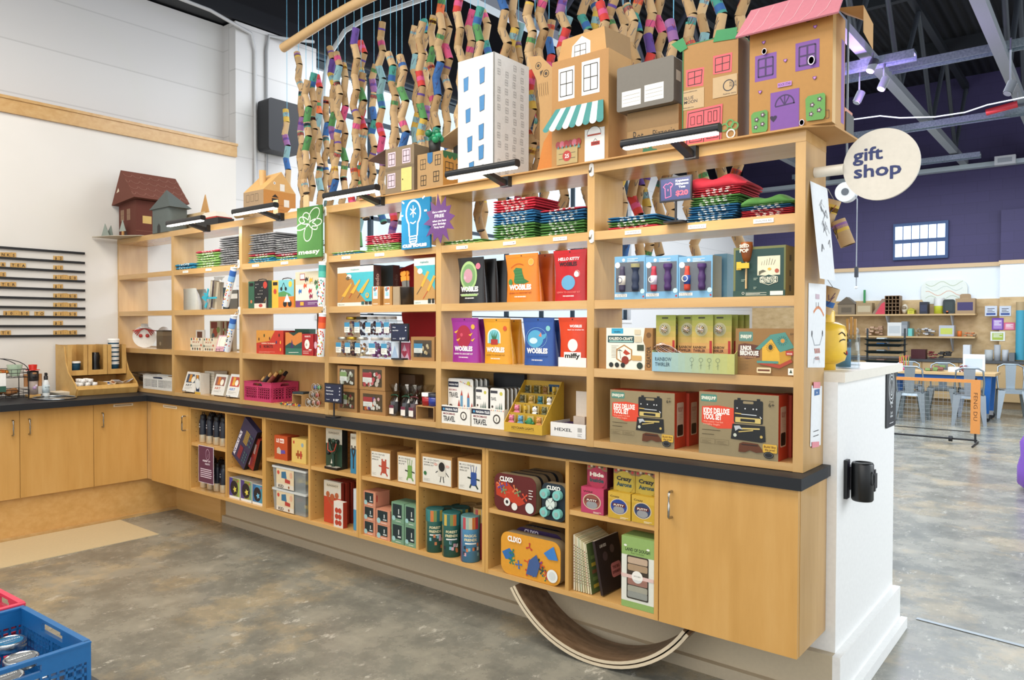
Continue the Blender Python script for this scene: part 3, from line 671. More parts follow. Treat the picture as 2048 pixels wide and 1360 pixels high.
def p_cur(F,w_,h):
    cx,cy = w_*.42,h*.71; W_ = 'eef3f5/r.8'; rad = w_*.25
    pts = [(cx+rad*cos(t)*1.0,cy+rad*1.25*sin(t)) for t in [R(-50+i*14) for i in range(21)]]
    pts = [(cx+rad*.55,cy-rad*2.2)]+pts+[(cx-rad*.55,cy-rad*2.2)]
    F.line(pts,.010,W_)
    for i in range(3): F.line([(cx-rad*.5,cy-rad*(2.25+.25*i)),(cx+rad*.5,cy-rad*(2.2+.25*i))],.006,W_)
    F.line([(cx-rad*.5,cy-rad*2.2),(cx-rad*.5,cy-rad*2.8),(cx-rad*.25,cy-rad*2.95),(cx+rad*.25,cy-rad*2.95),(cx+rad*.5,cy-rad*2.8),(cx+rad*.5,cy-rad*2.2)],.007,W_)
    for k in range(3):
        t = R(90+60*k); F.line([(cx-cos(t)*rad*.45,cy-sin(t)*rad*.45*1.3+.01),(cx+cos(t)*rad*.45,cy+sin(t)*rad*.45*1.3+.01)],.006,W_)
    F.line([(cx-rad*.4,cy-rad*.85),(cx,cy-rad*1.0),(cx+rad*.4,cy-rad*.8)],.006,W_)
    for dx,dy in ((1.3,1.1),(1.55,.1),(-1.25,.9),(-1.4,-.1)): F.line([(cx+dx*rad,cy+dy*rad*1.2),(cx+dx*rad*1.25,cy+dy*rad*1.2+.01*(dy > .5))],.009,W_)
    F.text('curious',w_*.47,h*.035,h*.085,W_,'C',w_*.86,.05)
drape('display_shirt','blue t-shirt with a white lightbulb and the word curious, standing upright',803,860,397,497,-.0165,p_cur,'1579a8/r.9')
# purple starburst sign
c = at(879,440,y=-.03); m = MB(); n = 12; pts = []
for i in range(2*n):
    t = 2*pi*i/(2*n)+.1; r_ = (.108 if i % 2 == 0 else .068)*(1+.08*sin(i*2.3)); pts.append((c.x+r_*cos(t),c.z+r_*1.15*sin(t)))
m.prism(pts,'y',-.0315,-.030,'5b2c6f'); F = m.face((c.x,-.0315,c.z),(1,0,0),(0,0,1))
for t_,dz,h_,w_ in (('Get a t-shirt for',.037,.010,.098),('FREE',.013,.016,.065),('when you have',-.008,.010,.095),('your Birthday',-.024,.010,.09),('Party here!',-.040,.010,.07)): F.text(t_,0,dz,h_,'f5f0f5','C',w_,.02)
tag(m.build('starburst_sign'),'purple starburst sign offering a free t-shirt, fixed on the upright','sign')
# little table signs
def stand_sign(name,lab,Lp,Rp,T,B,foot,zf,y,pr,col='1b2440',frame='15161b',rz=0):
    a = at(Lp,(T+B)/2,y=y); b = at(Rp,(T+B)/2,y=y); cx = (a.x+b.x)/2; w_ = b.x-a.x; z1 = at((Lp+Rp)/2,T,y=y).z-zf; z0 = at((Lp+Rp)/2,B,y=y).z-zf
    e = empty(name,(cx,y,zf),rz); tag(e,lab,'sign')
    m = MB(); m.prism(rr(-.045,-.03,.045,.03,.02),'z',.0008,.008,frame+'/r.4'); m.build('base',e)
    m = MB(); m.tube((0,.006,.008),(0,.006,z0+.01),.005,frame+'/r.4',10); m.build('pole',e)
    m = MB(); m.box(-w_/2,w_/2,0,.010,z0,z1,frame+'/r.4'); F = m.face((-w_/2,0,z0),(1,0,0),(0,0,1)); q = .006; F.rect(q,q,w_-q,z1-z0-q,col); pr(F,w_,z1-z0); m.build('sign_panel',e)
def p_tee(F,w_,h):
    P_ = 'f0608a'; F.line([(w_*.12,h*.62),(w_*.20,h*.74),(w_*.27,h*.72),(w_*.34,h*.78),(w_*.42,h*.70),(w_*.38,h*.58),(w_*.35,h*.62),(w_*.37,h*.22),(w_*.19,h*.16),(w_*.18,h*.56),(w_*.12,h*.62)],.0022,P_)
    F.line([(w_*.27,h*.52),(w_*.275,h*.44)],.003,P_)
    for t_,q in (('Keystone',.78),('Kidspace',.65),('Tees',.52)): F.text(t_,w_*.71,h*q,h*.082,'f4f4f8','C',w_*(.40 if t_ != 'Tees' else .2),.02)
    F.text('$20',w_*.71,h*.22,h*.19,'ef4f63','C',w_*.38,.03)
stand_sign('price_sign','black-framed price sign reading $20 with a pink t-shirt outline',1319,1383,353,402,1350,S1,-.02,p_tee,'27305c')
def p_list(F,w_,h,rws):
    for i,(t_,v) in enumerate(rws):
        F.text(t_,w_*.1,h*(.76-.17*i),h*.055,'f2f4fa','L',None,.02); F.text(v,w_*.9,h*(.76-.17*i),h*.06,'f2f4fa','R',None,.02)
    F.text('keystone',w_*.12,h*.14,h*.05,'f2f4fa','L'); F.circ(w_*.55,h*.16,h*.04,'f2f4fa',10,1.5); lines(F,w_*.64,h*.18,w_*.2,2,h*.06,'f2f4fa',h*.03)
stand_sign('price_sign','small navy price sign standing on the dark worktop before the window boxes',649,684,767,806,663,ZC,-.055,lambda F,w_,h: p_list(F,w_,h,(('Sewing Kits','$8'),('Deluxe Sewing Kit','$9'),('Design Your Own','$8'))))
stand_sign('price_sign','small navy price sign standing on the shelf beside the craft jars',782,816,647,683,797,S3,.01,lambda F,w_,h: p_list(F,w_,h,(('Mini Jar','$6'),('Large Craft Jar','$8'))))
# ---------------- hanging candy tubes and hooks
def hang_tube(px,T,B,dxp,cols,lab,y=-.03):
    y = -.05
    a = at(px,T,y=y); z0 = at(px,B,y=y).z; L_ = a.z-z0; e = empty('toy_tube',(a.x,y,a.z)); tag(e,lab,'toy tube','clear tubes hanging from hooks')
    sx = at(px+dxp,B,y=y).x-a.x
    m = MB(); m.tube((0,0,0),(sx,0,-L_),.021,cols[0],14); m.lathe([(.0225,-.003),(.0225,.004),(0,.006)],cols[0],14); m.build('tube',e)
    rnd = random.Random(px)
    for k in range(46):
        u = .38+.6*rnd.random(); t = rnd.uniform(pi*1.0,2*pi); m = MB() if k == 0 else m
        p = Vector((sx*u+.0195*cos(t),.0195*sin(t),-L_*u)); m.ball(p,.0065,cols[1+k % (len(cols)-1)],6,(1,.6,1))
    m.build('toys_inside',e)['kind'] = 'stuff'
    m = MB(); d = Vector((sx,0,-L_))
    m.tube(d*.06,d*.34,.0216,cols[1],14); m.tube(d*.20,d*.33,.0219,cols[2],14); m.build('printed_label',e)
    m = MB(); m.path([(0,0,.005),(0,.012,.02),(0,.027,.024)],.0016,'dcdcda',5); m.build('loop',e)
TC = ['dfe6ea/r.15','2f62b0','7fb0e0','e8b83a','c8322a','f2efe6','d98a30']
hang_tube(468,536,612,-17,TC,'clear toy tube with blue label hanging in the grey shirt bay, upper of the two',-.035)
hang_tube(468,632,703,-14,['dfe6ea/r.15','2f62b0','7fb0e0','e8b83a','23262c','f2efe6','c8322a'],'clear toy tube with blue label and black end hanging beside the stacked kits',-.035)
hang_tube(645,525,613,-2,['dfe6ea/r.15','2f8f86','4fb0a0','e8b83a','b8322a','f2efe6','b8322a'],'clear toy tube with teal label hanging below the green squiggle shirt',-.03)
hang_tube(645,628,713,-4,['dfe6ea/r.15','c8401e','e0602a','e8b83a','c8322a','8ab04a','e07a3a'],'clear toy tube with orange label hanging beside the red kit boxes',-.03)
# ---------------- stand-up pouches
def pouch(Lp,Rp,T,z,col,lab,pr=None,y=.02,dark=None,group='stand-up craft kit pouches'):
    x0 = at(Lp,T+60,y=y).x; x1 = at(Rp,T+60,y=y).x; x0,x1 = clampx(x0,x1,z,y); w_ = x1-x0; h = at((Lp+Rp)/2,T,y=y).z-z
    m = MB(); rings = []; N = 12; rnd = random.Random(Lp)
    for i in range(N+1):
        u = i/N; d = .062*(1-u**1.5)+.004; ww = w_*(1-.035*sin(pi*u)); ox = (w_-ww)/2; e = min(.012,d*.45); yo = .000
        rings.append([(ox+e,yo,u*h),(ox+ww*.5,yo,u*h),(ox+ww-e,yo,u*h),(ox+ww,yo+d*.4,u*h),(ox+ww-e,yo+d,u*h),(ox+ww*.5,yo+d*1.05,u*h),(ox+e,yo+d,u*h),(ox,yo+d*.4,u*h)])
    m.loft(rings,col+'/r.32',True)
    F = m.face((0,-.0006,0),(1,0,0),(0,0,1)); F.rect(.012,h*.93,w_-.012,h*.935,col+'/r.6'); F.circ(w_/2,h*.962,.0035,'1a1a1a',8)
    if pr: pr(F,w_,h)
    return tag(m.build('craft_pouch',None,(x0,y,z+.0004)),lab,'pouch',group)
def wb(F,w_,h,sub,y0=.26,c='f6f2ee',sc='f6f2ee'):
    F.text('WOōBLES',w_*.48,h*y0,h*.10,c,'C',w_*.66,.05); F.text('LEARN TO CROCHET KIT',w_*.48,h*(y0-.085),h*.032,sc,'C',w_*.68,.02); F.text(sub,w_*.48,h*(y0-.16),h*.024,c,'C',w_*.34,.03)
def k_black(F,w_,h):
    F.circ(w_*.44,h*.60,w_*.32,'9dbb7a',22,1.3); F.circ(w_*.44,h*.60,w_*.26,'6f9460',22,1.3); F.circ(w_*.42,h*.60,w_*.17,'b98a96',16,1.2); F.circ(w_*.30,h*.56,w_*.05,'e0a0b0',8); F.circ(w_*.80,h*.80,w_*.09,'d86a80',10); wb(F,w_,h,'FOR BEGINNERS'); F.rrect(w_*.16,h*.155,w_*.78,h*.20,.002,'9dbb7a')
def k_orange(F,w_,h):
    G_ = '2f6a3a'; F.poly([(w_*.28,h*.42),(w_*.30,h*.58),(w_*.26,h*.66),(w_*.34,h*.72),(w_*.52,h*.70),(w_*.54,h*.60),(w_*.60,h*.48),(w_*.74,h*.42),(w_*.60,h*.38),(w_*.34,h*.38)],G_)
    for q in (.44,.5,.56,.62,.68): F.line([(w_*.29,h*q),(w_*.56,h*(q+.01))],.0012,'4f8f55')
    F.circ(w_*.18,h*.42,w_*.06,'3f7a42',10,1.3); F.circ(w_*.80,h*.82,w_*.08,'e8963a',10); F.ring(w_*.80,h*.82,w_*.08,.001,'f6dca8',12)
    pts = [(w_*(.42+.30*cos(t)),h*(.55+.25*sin(t))) for t in [R(60+i*10) for i in range(9)]]; F.line(pts,.003,'a24a16'); wb(F,w_,h,'FOR BEGINNERS',sc='8a3a12')
def k_red(F,w_,h):
    F.text('HELLO KITTY',w_*.47,h*.80,h*.055,'f8f0ee','C',w_*.62,.03,.15); F.text('WOōBLES',w_*.45,h*.69,h*.075,'2a1018','C',w_*.52,.04)
    F.circ(w_*.46,h*.36,w_*.20,'5f9cc0',20,.9); F.circ(w_*.70,h*.52,w_*.07,'f2eee6',12); F.ring(w_*.72,h*.53,w_*.08,.001,'f2eee6',12)
    F.text('LEARN TO CROCHET KIT',w_*.47,h*.155,h*.032,'e07a70','C',w_*.68,.02); F.text('FOR BEGINNERS',w_*.47,h*.085,h*.022,'f6f2ee','C',w_*.32,.03)
def k_purple(F,w_,h):
    F.circ(w_*.48,h*.58,w_*.27,'a0203a',20,1.15); F.circ(w_*.40,h*.62,w_*.05,'c84a60',10)
    for q in ((.12,.68),(.66,.62),(.74,.5),(.2,.5)): F.poly([(w_*q[0],h*q[1]),(w_*(q[0]+.16),h*(q[1]+.05)),(w_*(q[0]+.08),h*(q[1]-.03))],'d8a83a')
    F.circ(w_*.82,h*.80,w_*.07,'d8a83a',10); wb(F,w_,h,'FOR BEGINNERS')
def k_yellow(F,w_,h):
    F.poly([(w_*.18,h*.45)]+[(w_*(.42+.24*cos(t)),h*(.62+.16*sin(t))) for t in [R(180-i*18) for i in range(11)]][::1]+[(w_*.66,h*.45)],'f0ead6'); F.poly([(w_*.22,h*.45)]+[(w_*(.42+.20*cos(t)),h*(.62+.13*sin(t))) for t in [R(180-i*18) for i in range(11)]]+[(w_*.62,h*.45)],'6fb8c0')
    F.rrect(w_*.30,h*.42,w_*.56,h*.54,.003,'a8302a')
    for dx in (-.09,-.04,.02,.08): F.poly([(w_*(.43+dx*.5-.03),h*.54),(w_*(.43+dx*1.6),h*.72),(w_*(.43+dx*.5+.03),h*.54)],'2f6a48')
    F.circ(w_*.82,h*.78,w_*.07,'c8502a',10); wb(F,w_,h,'FOR BEGINNERS',sc='8a5a10')
def k_blue(F,w_,h):
    F.circ(w_*.42,h*.56,w_*.25,'4f9fc4',20,.9); F.poly([(w_*.56,h*.50),(w_*.74,h*.58),(w_*.78,h*.68),(w_*.70,h*.66),(w_*.6,h*.64)],'4f9fc4'); F.circ(w_*.36,h*.52,w_*.13,'c4dce4',12,.6); F.poly([(w_*.52,h*.62),(w_*.60,h*.70),(w_*.62,h*.60)],'d8785a')
    F.ring(w_*.46,h*.58,w_*.33,.0015,'8fc0d8',24,.8); F.circ(w_*.82,h*.78,w_*.07,'7fc0c0',10); wb(F,w_,h,'FOR BEGINNERS',sc='2a4a90')
def k_mi(F,w_,h):
    F.rect(.003,0,w_-.003,h*.19,'efe9e2'); F.text('WOōBLES',w_*.62,h*.80,h*.05,'f8f0ee','C',w_*.42,.04); F.text('learn to crochet kit',w_*.62,h*.74,h*.026,'f8f0ee','C',w_*.56,.01)
    F.circ(w_*.52,h*.44,w_*.17,'ece6de',18,1.05); F.rrect(w_*.22,h*.17,w_*.80,h*.30,.002,'efe9e2'); F.text('miffy',w_*.51,h*.185,h*.09,'16130f','C',w_*.52,.04)
pouch(915,967,515,S2,'1b1c1e','black craft kit pouch with a pink creature in a green circle, in front',k_black)
pouch(962,992,518,S2,'17181a','black craft kit pouch just behind the front black one',None,.085)
pouch(985,1016,521,S2,'141517','rearmost black craft kit pouch beside the orange ones',None,.12)
pouch(1010,1076,508,S2,'d97a1c','orange craft kit pouch with a green dinosaur, in front',k_orange)
pouch(1072,1108,508,S2,'b9521c','orange craft kit pouch behind the front orange one',None,.11)
pouch(1106,1174,500,S2,'b3151e','red craft kit pouch with white heading and blue ball',k_red)
pouch(902,956,636,S3,'96278f','purple craft kit pouch with a round red creature',k_purple)
pouch(950,972,638,S3,'7a2478','purple craft kit pouch behind the front purple one',None,.09)
pouch(966,1020,637,S3,'dd9a22','yellow craft kit pouch with a potted plant',k_yellow)
pouch(1014,1042,639,S3,'c98a20','yellow craft kit pouch behind the front yellow one',None,.10)
pouch(1045,1108,636,S3,'2b539c','blue craft kit pouch with a pale blue whale',k_blue)
pouch(1104,1122,640,S3,'23447f','blue craft kit pouch behind the front blue one',None,.10)
pouch(1116,1174,635,S3,'d2401c','red-orange craft kit pouch with a white base',k_mi)
# ---------------- bay 6 (right)
def clear_lid(F,x0,y0,x1,y1): F.rect(x0,y0,x1,y1,'clear_plastic')
def bubble_set(Lp,Rp,lab,ca,cb,yy=.015,showside=False):
    def p_(F,w_,h):
        F.rect(.006,h*.17,w_-.006,h*.86,'5c626b'); F.circ(w_*.1,h*.80,w_*.085,'f1efe8',14); F.circ(w_*.30,h*.91,w_*.05,'e8eef2',10); lines(F,w_*.42,h*.93,w_*.35,3,h*.035,'dfe9f0',.002)
        F.rect(w_*.02,h*.06,w_*.42,h*.13,'f2f0ea'); F.text('BUBBLING BOTTLE',w_*.22,h*.10,h*.022,'2a2a2a','C',w_*.34,.01); F.text('& TRAVEL WAND',w_*.22,h*.07,h*.022,'2a2a2a','C',w_*.34,.01); F.circ(w_*.92,h*.18,w_*.07,'bfe0e4',12)
        F.circ(w_*.95,h*.06,.004,'b0302a',8)
    o = put('bubble_set',lab,'toy set',Lp,Rp,512,S2,.085,'6fa3c7',p_,y=yy,side='8a8a78' if showside else None,group='blue boxed bubble sets')
    w_ = o['w']; h = at((Lp+Rp)/2,512,y=yy).z-S2
    for k,(cx,cols) in enumerate(((.27,ca),(.70,cb))):
        m = MB(); x = w_*cx
        P_ = [(0,0),(.018,0),(.021,.02),(.016,.035),(.021,.05),(.021,.07),(.015,.085),(.016,.10),(.024,.112),(.024,.13),(0,.132)] if k else [(0,0),(.016,0),(.018,.01),(.018,.07),(.015,.09),(.013,.10),(.013,.12),(0,.122)]
        sc = h*.62/.13; m.lathe([(r_*sc*.9,z*sc) for r_,z in P_],cols[0],16,(x,-.0035+.001,h*.19))
        if k == 0: m.lathe([(.0185*sc*.9,.03*sc),(.0188*sc*.9,.03*sc),(.0188*sc*.9,.075*sc),(.0185*sc*.9,.075*sc)],cols[1],16,(x,-.0025,h*.19)); m.face((x-.02,-.025,h*.19),(1,0,0),(0,0,1)).ring(.02,.045,.013,.003,cols[2],16)
        else: m.lathe([(.0245*sc*.9,.112*sc),(.025*sc*.9,.118*sc),(.0245*sc*.9,.13*sc)],cols[1],16,(x,-.0025,h*.19))
        m.build('bubble_wand' if k else 'bottle',o)
    return o
bubble_set(1229,1290,'blue boxed bubble set with a navy bottle, leftmost of three',('3a3550','efe6da','2a3050'),('23304a','9a9468'))
bubble_set(1291,1356,'blue boxed bubble set with a red bottle, middle of three',('b02840','cfc4d8','f2ead8'),('43265f','4a2b68'))
bubble_set(1357,1425,'blue boxed bubble set with a red and blue bottle, rightmost of three',('c8402a','2f4f9c','f2ead8'),('43265f','4a2b68'),showside=True)
put('bubble_set','blue bubble set carton behind the rightmost one, mostly hidden','toy set',1428,1454,508,S2,.07,'6d98ac',None,y=.125,group='blue boxed bubble sets')
def p_poll(F,w_,h):
    F.rect(.0,.0,w_,h,'6d7040'); F.rect(w_*.04,0,w_*.97,h*.95,'1c3f3a'); F.rect(w_*.47,h*.42,w_*.90,h*.80,'dcd3b8')
    for t in range(6): F.line([(w_*.55+w_*.045*t,h*.62),(w_*(.56+.05*t),h*.76-.004*abs(t-3))],.0012,'3a4a3a')
    F.circ(w_*.70,h*.54,w_*.035,'d8a83a',10,.7); F.circ(w_*.84,h*.50,w_*.04,'a8503a',10); F.poly([(w_*.5,h*.42),(w_*.5,h*.5),(w_*.58,h*.53),(w_*.64,h*.5),(w_*.55,h*.47)],'5a5a48')
    F.poly([(w_*.52,h*.38),(w_*.69,h*.44),(w_*.86,h*.38),(w_*.86,h*.28),(w_*.69,h*.22),(w_*.52,h*.28)],'e6e0c8'); F.poly([(w_*.53,h*.375),(w_*.69,h*.43),(w_*.85,h*.375),(w_*.85,h*.285),(w_*.69,h*.23),(w_*.53,h*.285)],'1c3f3a')
    F.text('POLLINATOR',w_*.69,h*.335,h*.05,'f0ead2','C',w_*.30,.03); F.text('PROTECTOR',w_*.69,h*.27,h*.055,'f0ead2','C',w_*.30,.03); lines(F,w_*.16,h*.34,w_*.08,2,.005,'aebba8'); lines(F,w_*.40,h*.36,w_*.08,2,.005,'aebba8'); lines(F,w_*.40,h*.18,w_*.06,2,.005,'aebba8')
    F.rect(0,0,w_,h*.12,'24453c'); lines(F,w_*.25,h*.07,w_*.4,3,.004,'d8d8c8',.0014); F.rect(w_*.72,h*.02,w_*.96,h*.10,'e8e4d8'); F.ring(w_*.2,h*.07,.005,.0012,'e8e4d8',10)
o = put('garden_kit','dark green and kraft garden kit box with a brown wrapped pop','kit box',1467,1571,493,S2,.10,'77773f',p_poll,y=.02,side='8a8350',ps=lambda G,d,h: [G.rect(d*.4,h*q,d*.6,h*(q+.12),'4d4a2c') for q in (.1,.4,.7)])
w_ = o['w']; h = .255; m = MB(); m.lathe([(0,.0),(.012,.004),(.017,.02),(.024,.055),(.022,.075),(0,.078)],'8a4a20/r.3',14,(w_*.26,.0,.128)); F = m.face((w_*.26-.025,-.0255,.15),(1,0,0),(0,0,1)); F.text('SEED',.025,.032,.011,'f4e8d2','C',.036,.03).text('POP',.025,.014,.013,'f4e8d2','C',.034,.03); m.build('seed_pop',o)
m = MB(); m.tube((w_*.26,-.004,.03),(w_*.26,-.004,.13),.004,'c9a878',8); m.build('stick',o)
m = MB(); m.box(w_*.10,w_*.34,-.018,-.014,.105,.125,'d8b032'); m.box(w_*.09,w_*.18,-.016,-.012,.10,.13,'d8b032'); m.build('ribbon',o)
# kaleido craft
def p_kal(F,w_,h):
    F.rect(w_*.14,0,w_*.86,h,'e9e4d4'); F.rect(w_*.24,h*.86,w_*.46,h*.99,'2f9cc0'); F.text('uuio',w_*.35,h*.89,h*.04,'1c3a4a','C',w_*.12,.03)
    F.rrect(w_*.17,h*.64,w_*.66,h*.81,.003,'24484c'); F.text('KALEIDO-CRAFT',w_*.415,h*.71,h*.065,'f0ead8','C',w_*.44,.03); F.rect(w_*.20,h*.655,w_*.64,h*.69,'8fb8b0')
    lines(F,w_*.24,h*.56,w_*.14,9,h*.035,'6a6458',.0012)
    hx = [(w_*.48+w_*.17*cos(R(30+60*i)),h*.36+h*.24*sin(R(30+60*i))) for i in range(6)]; F.poly(hx,'a97c46'); F.poly([(w_*.48+(x-w_*.48)*.85,h*.36+(y-h*.36)*.85) for x,y in hx],'efe8d6')
    F.poly([(w_*.5,h*.48),(w_*.6,h*.38),(w_*.52,h*.34),(w_*.46,h*.4)],'b03a22'); F.circ(w_*.5,h*.22,w_*.07,'8a2f1e',10); F.line([(w_*.42,h*.26),(w_*.40,h*.44)],.002,'2a2a22'); F.poly([(w_*.34,h*.44),(w_*.40,h*.48),(w_*.46,h*.43),(w_*.40,h*.45)],'2a2a22')
    F.rrect(w_*.62,h*.22,w_*.80,h*.34,.004,'c9a062')
    F.rect(w_*.67,h*.84,w_*.78,h*.96,'cdbfa2'); F.rect(w_*.67,h*.66,w_*.80,h*.80,'cdbfa2'); F.rect(w_*.72,h*.46,w_*.84,h*.60,'3a4434')
    for q in (.24,.35,.46): F.circ(w_*q,h*.10,w_*.042,'1f2422',12)
    F.circ(w_*.77,h*.10,w_*.055,'24382e',12); F.poly([(w_*.86,h),(w_*.83,h*.7),(w_*.9,h*.45),(w_*.86,h*.1),(w_*.86,0),(w_,0),(w_,h)],'9a6f3c'); F.text('CREATOR',w_*.965,h*.06,w_*.07,'3f2a14','L',h*.5,.03,0,pi/2); F.circ(w_*.93,h*.83,w_*.045,'6a4a26',10)
put('craft_kit','white and kraft craft kit box with a hexagon picture','kit box',1198,1306,656,S3,.06,'9a6f3c',p_kal,y=.02)
# rainbow twirler display
def p_disp(F,w_,h):
    n = 12
    for i in range(n):
        t = i/(n-1); c1 = (0x8f,0xb4,0xc4); c2 = (0xb4,0xb4,0x6a); c = ''.join('%02x' % int(c1[k]*(1-t)+c2[k]*t) for k in range(3)); F.mb.add([F.P(w_*i/n,0),F.P(w_*(i+1)/n,0),F.P(w_*(i+1)/n,h),F.P(w_*i/n,h)],[(0,1,2,3)],c)
    F.k += 1; F.text('RAINBOW',w_*.04,h*.55,h*.19,'2c4450','L',w_*.21,.02); F.text('TWIRLER',w_*.04,h*.28,h*.19,'2c4450','L',w_*.19,.02)
    for q in (.50,.61,.71,.81): F.ring(w_*q,h*.66,h*.11,.0012,'5a6a58',12); F.line([(w_*q,h*.55),(w_*q,h*.2)],.0012,'5a6a58'); F.line([(w_*q-.006,h*.36),(w_*q+.006,h*.42)],.001,'5a6a58')
x0 = at(1304,725,y=-.01).x; x1 = at(1469,735,y=-.01).x; hd = at(1380,706,y=-.01).z-S3; w_ = x1-x0
e = empty('twirler_display',(x0,-.01,S3)); tag(e,'pale blue to olive counter tray holding the twirler cards','display tray')
m = MB(); m.box(0,w_,0,.003,.0005,hd,'a7b48e'); p_disp(m.face((0,0,0),(1,0,0),(0,0,1)),w_,hd); m.build('front_panel',e)
m = MB(); m.box(0,.003,.003,.17,.0005,hd*1.1,'a3b07a'); m.prism([(.003,.0005),(.17,.0005),(.17,hd*2),(.003,hd)],'x',w_-.003,w_,'b0a860'); m.box(.003,w_-.003,.003,.17,.0005,.004,'a7b48e'); m.build('tray',e)
def p_tw(F,w_,h):
    n = 10; c1,c2,c3 = (0x8e,0x98,0x42),(0xc9,0xa2,0x58),(0xb0,0x50,0x4a)
    for i in range(n):
        t = i/(n-1)*2; a_,b_ = (c3,c2) if t < 1 else (c2,c1); t %= 1.0001; c = ''.join('%02x' % int(a_[k]*(1-t)+b_[k]*t) for k in range(3)); F.mb.add([F.P(0,h*i/n),F.P(w_,h*i/n),F.P(w_,h*(i+1)/n),F.P(0,h*(i+1)/n)],[(0,1,2,3)],c)
    F.k += 1; F.rrect(w_*.3,h*.93,w_*.62,h*.96,.002,'3a3a22'); F.circ(w_*.45,h*.74,w_*.30,'b4ac84',20,1); F.text('RAINBOW',w_*.06,h*.40,h*.045,'4a2a1a','L',w_*.62,.03); F.text('TWIRLER',w_*.06,h*.34,h*.045,'4a2a1a','L',w_*.58,.03); lines(F,w_*.08,h*.28,w_*.5,3,h*.02,'8a4a3a',.001)
    F.rect(w_*.84,h*.28,w_*.95,h*.54,'a82a24'); F.ring(w_*.8,h*.08,w_*.1,.001,'5a3a3a',12)
first = None
for i,(px,yy,T) in enumerate(((1312,.03,630),(1356,.05,630),(1384,.03,628),(1420,.04,630),(1432,.075,631),(1444,.11,632),(1330,.08,632),(1455,.13,632))):
    x = at(px,660,y=yy).x; cw_ = .088; hh = at(px+15,T,y=yy).z-S3-.005
    if first is None:
        m = MB(); m.box(0,cw_,0,.002,0,hh,'8e9842'); p_tw(m.face((0,0,0),(1,0,0),(0,0,1)),cw_,hh)
        first = m.build('twirler_card',None); m = MB(); m.lathe([(.0,.0),(.010,-.001),(.02,.012),(.0225,.0)],'clear_plastic',18)
        for k in range(5): m.path([(0.016*cos(t)*cos(k*.63),.016*cos(t)*sin(k*.63),.006+.008*sin(t)) for t in [2*pi*j/14 for j in range(15)]],.0013,['d8c8d0/m1/r.2','d0b080/m1/r.2'][k % 2],5)
        bl_ = m.build('blister',first); bl_.location = (cw_*.45,-.001,hh*.74); bl_.rotation_euler = (R(90),0,0)
        o = first; o.location = (x,yy,S3+.005)
    else: o = dup(first,(x,yy,S3+.005))
    tag(o,['front left green and pink twirler card in the tray','second green and pink twirler card from the left in the tray','middle green and pink twirler card in the tray, its clear bubble fully in view','rainbow twirler card right of the middle one','rainbow twirler card peeking out behind the right-hand one','rainbow twirler card second behind the right-hand ones','rainbow twirler card behind the front left one','rearmost green and pink twirler card at the right of the tray'][i],'toy card','twirler cards standing in the tray')
m = MB()
for k in range(9): m.path([(.02+.05*cos(t+k*.2)+k*.004,.015+.002*k,.085+.022*sin(t)+k*.001) for t in [R(j*30) for j in range(13)]],.0011,['d8c0b8/m1/r.3','c89a80/m1/r.3','d8d0d8/m1/r.3'][k % 3],5)
tag(m.build('twirler_wire',None,(x0+.02,-.004,S3)),'loose coiled wire twirler lying on the left end of the tray','twirler')
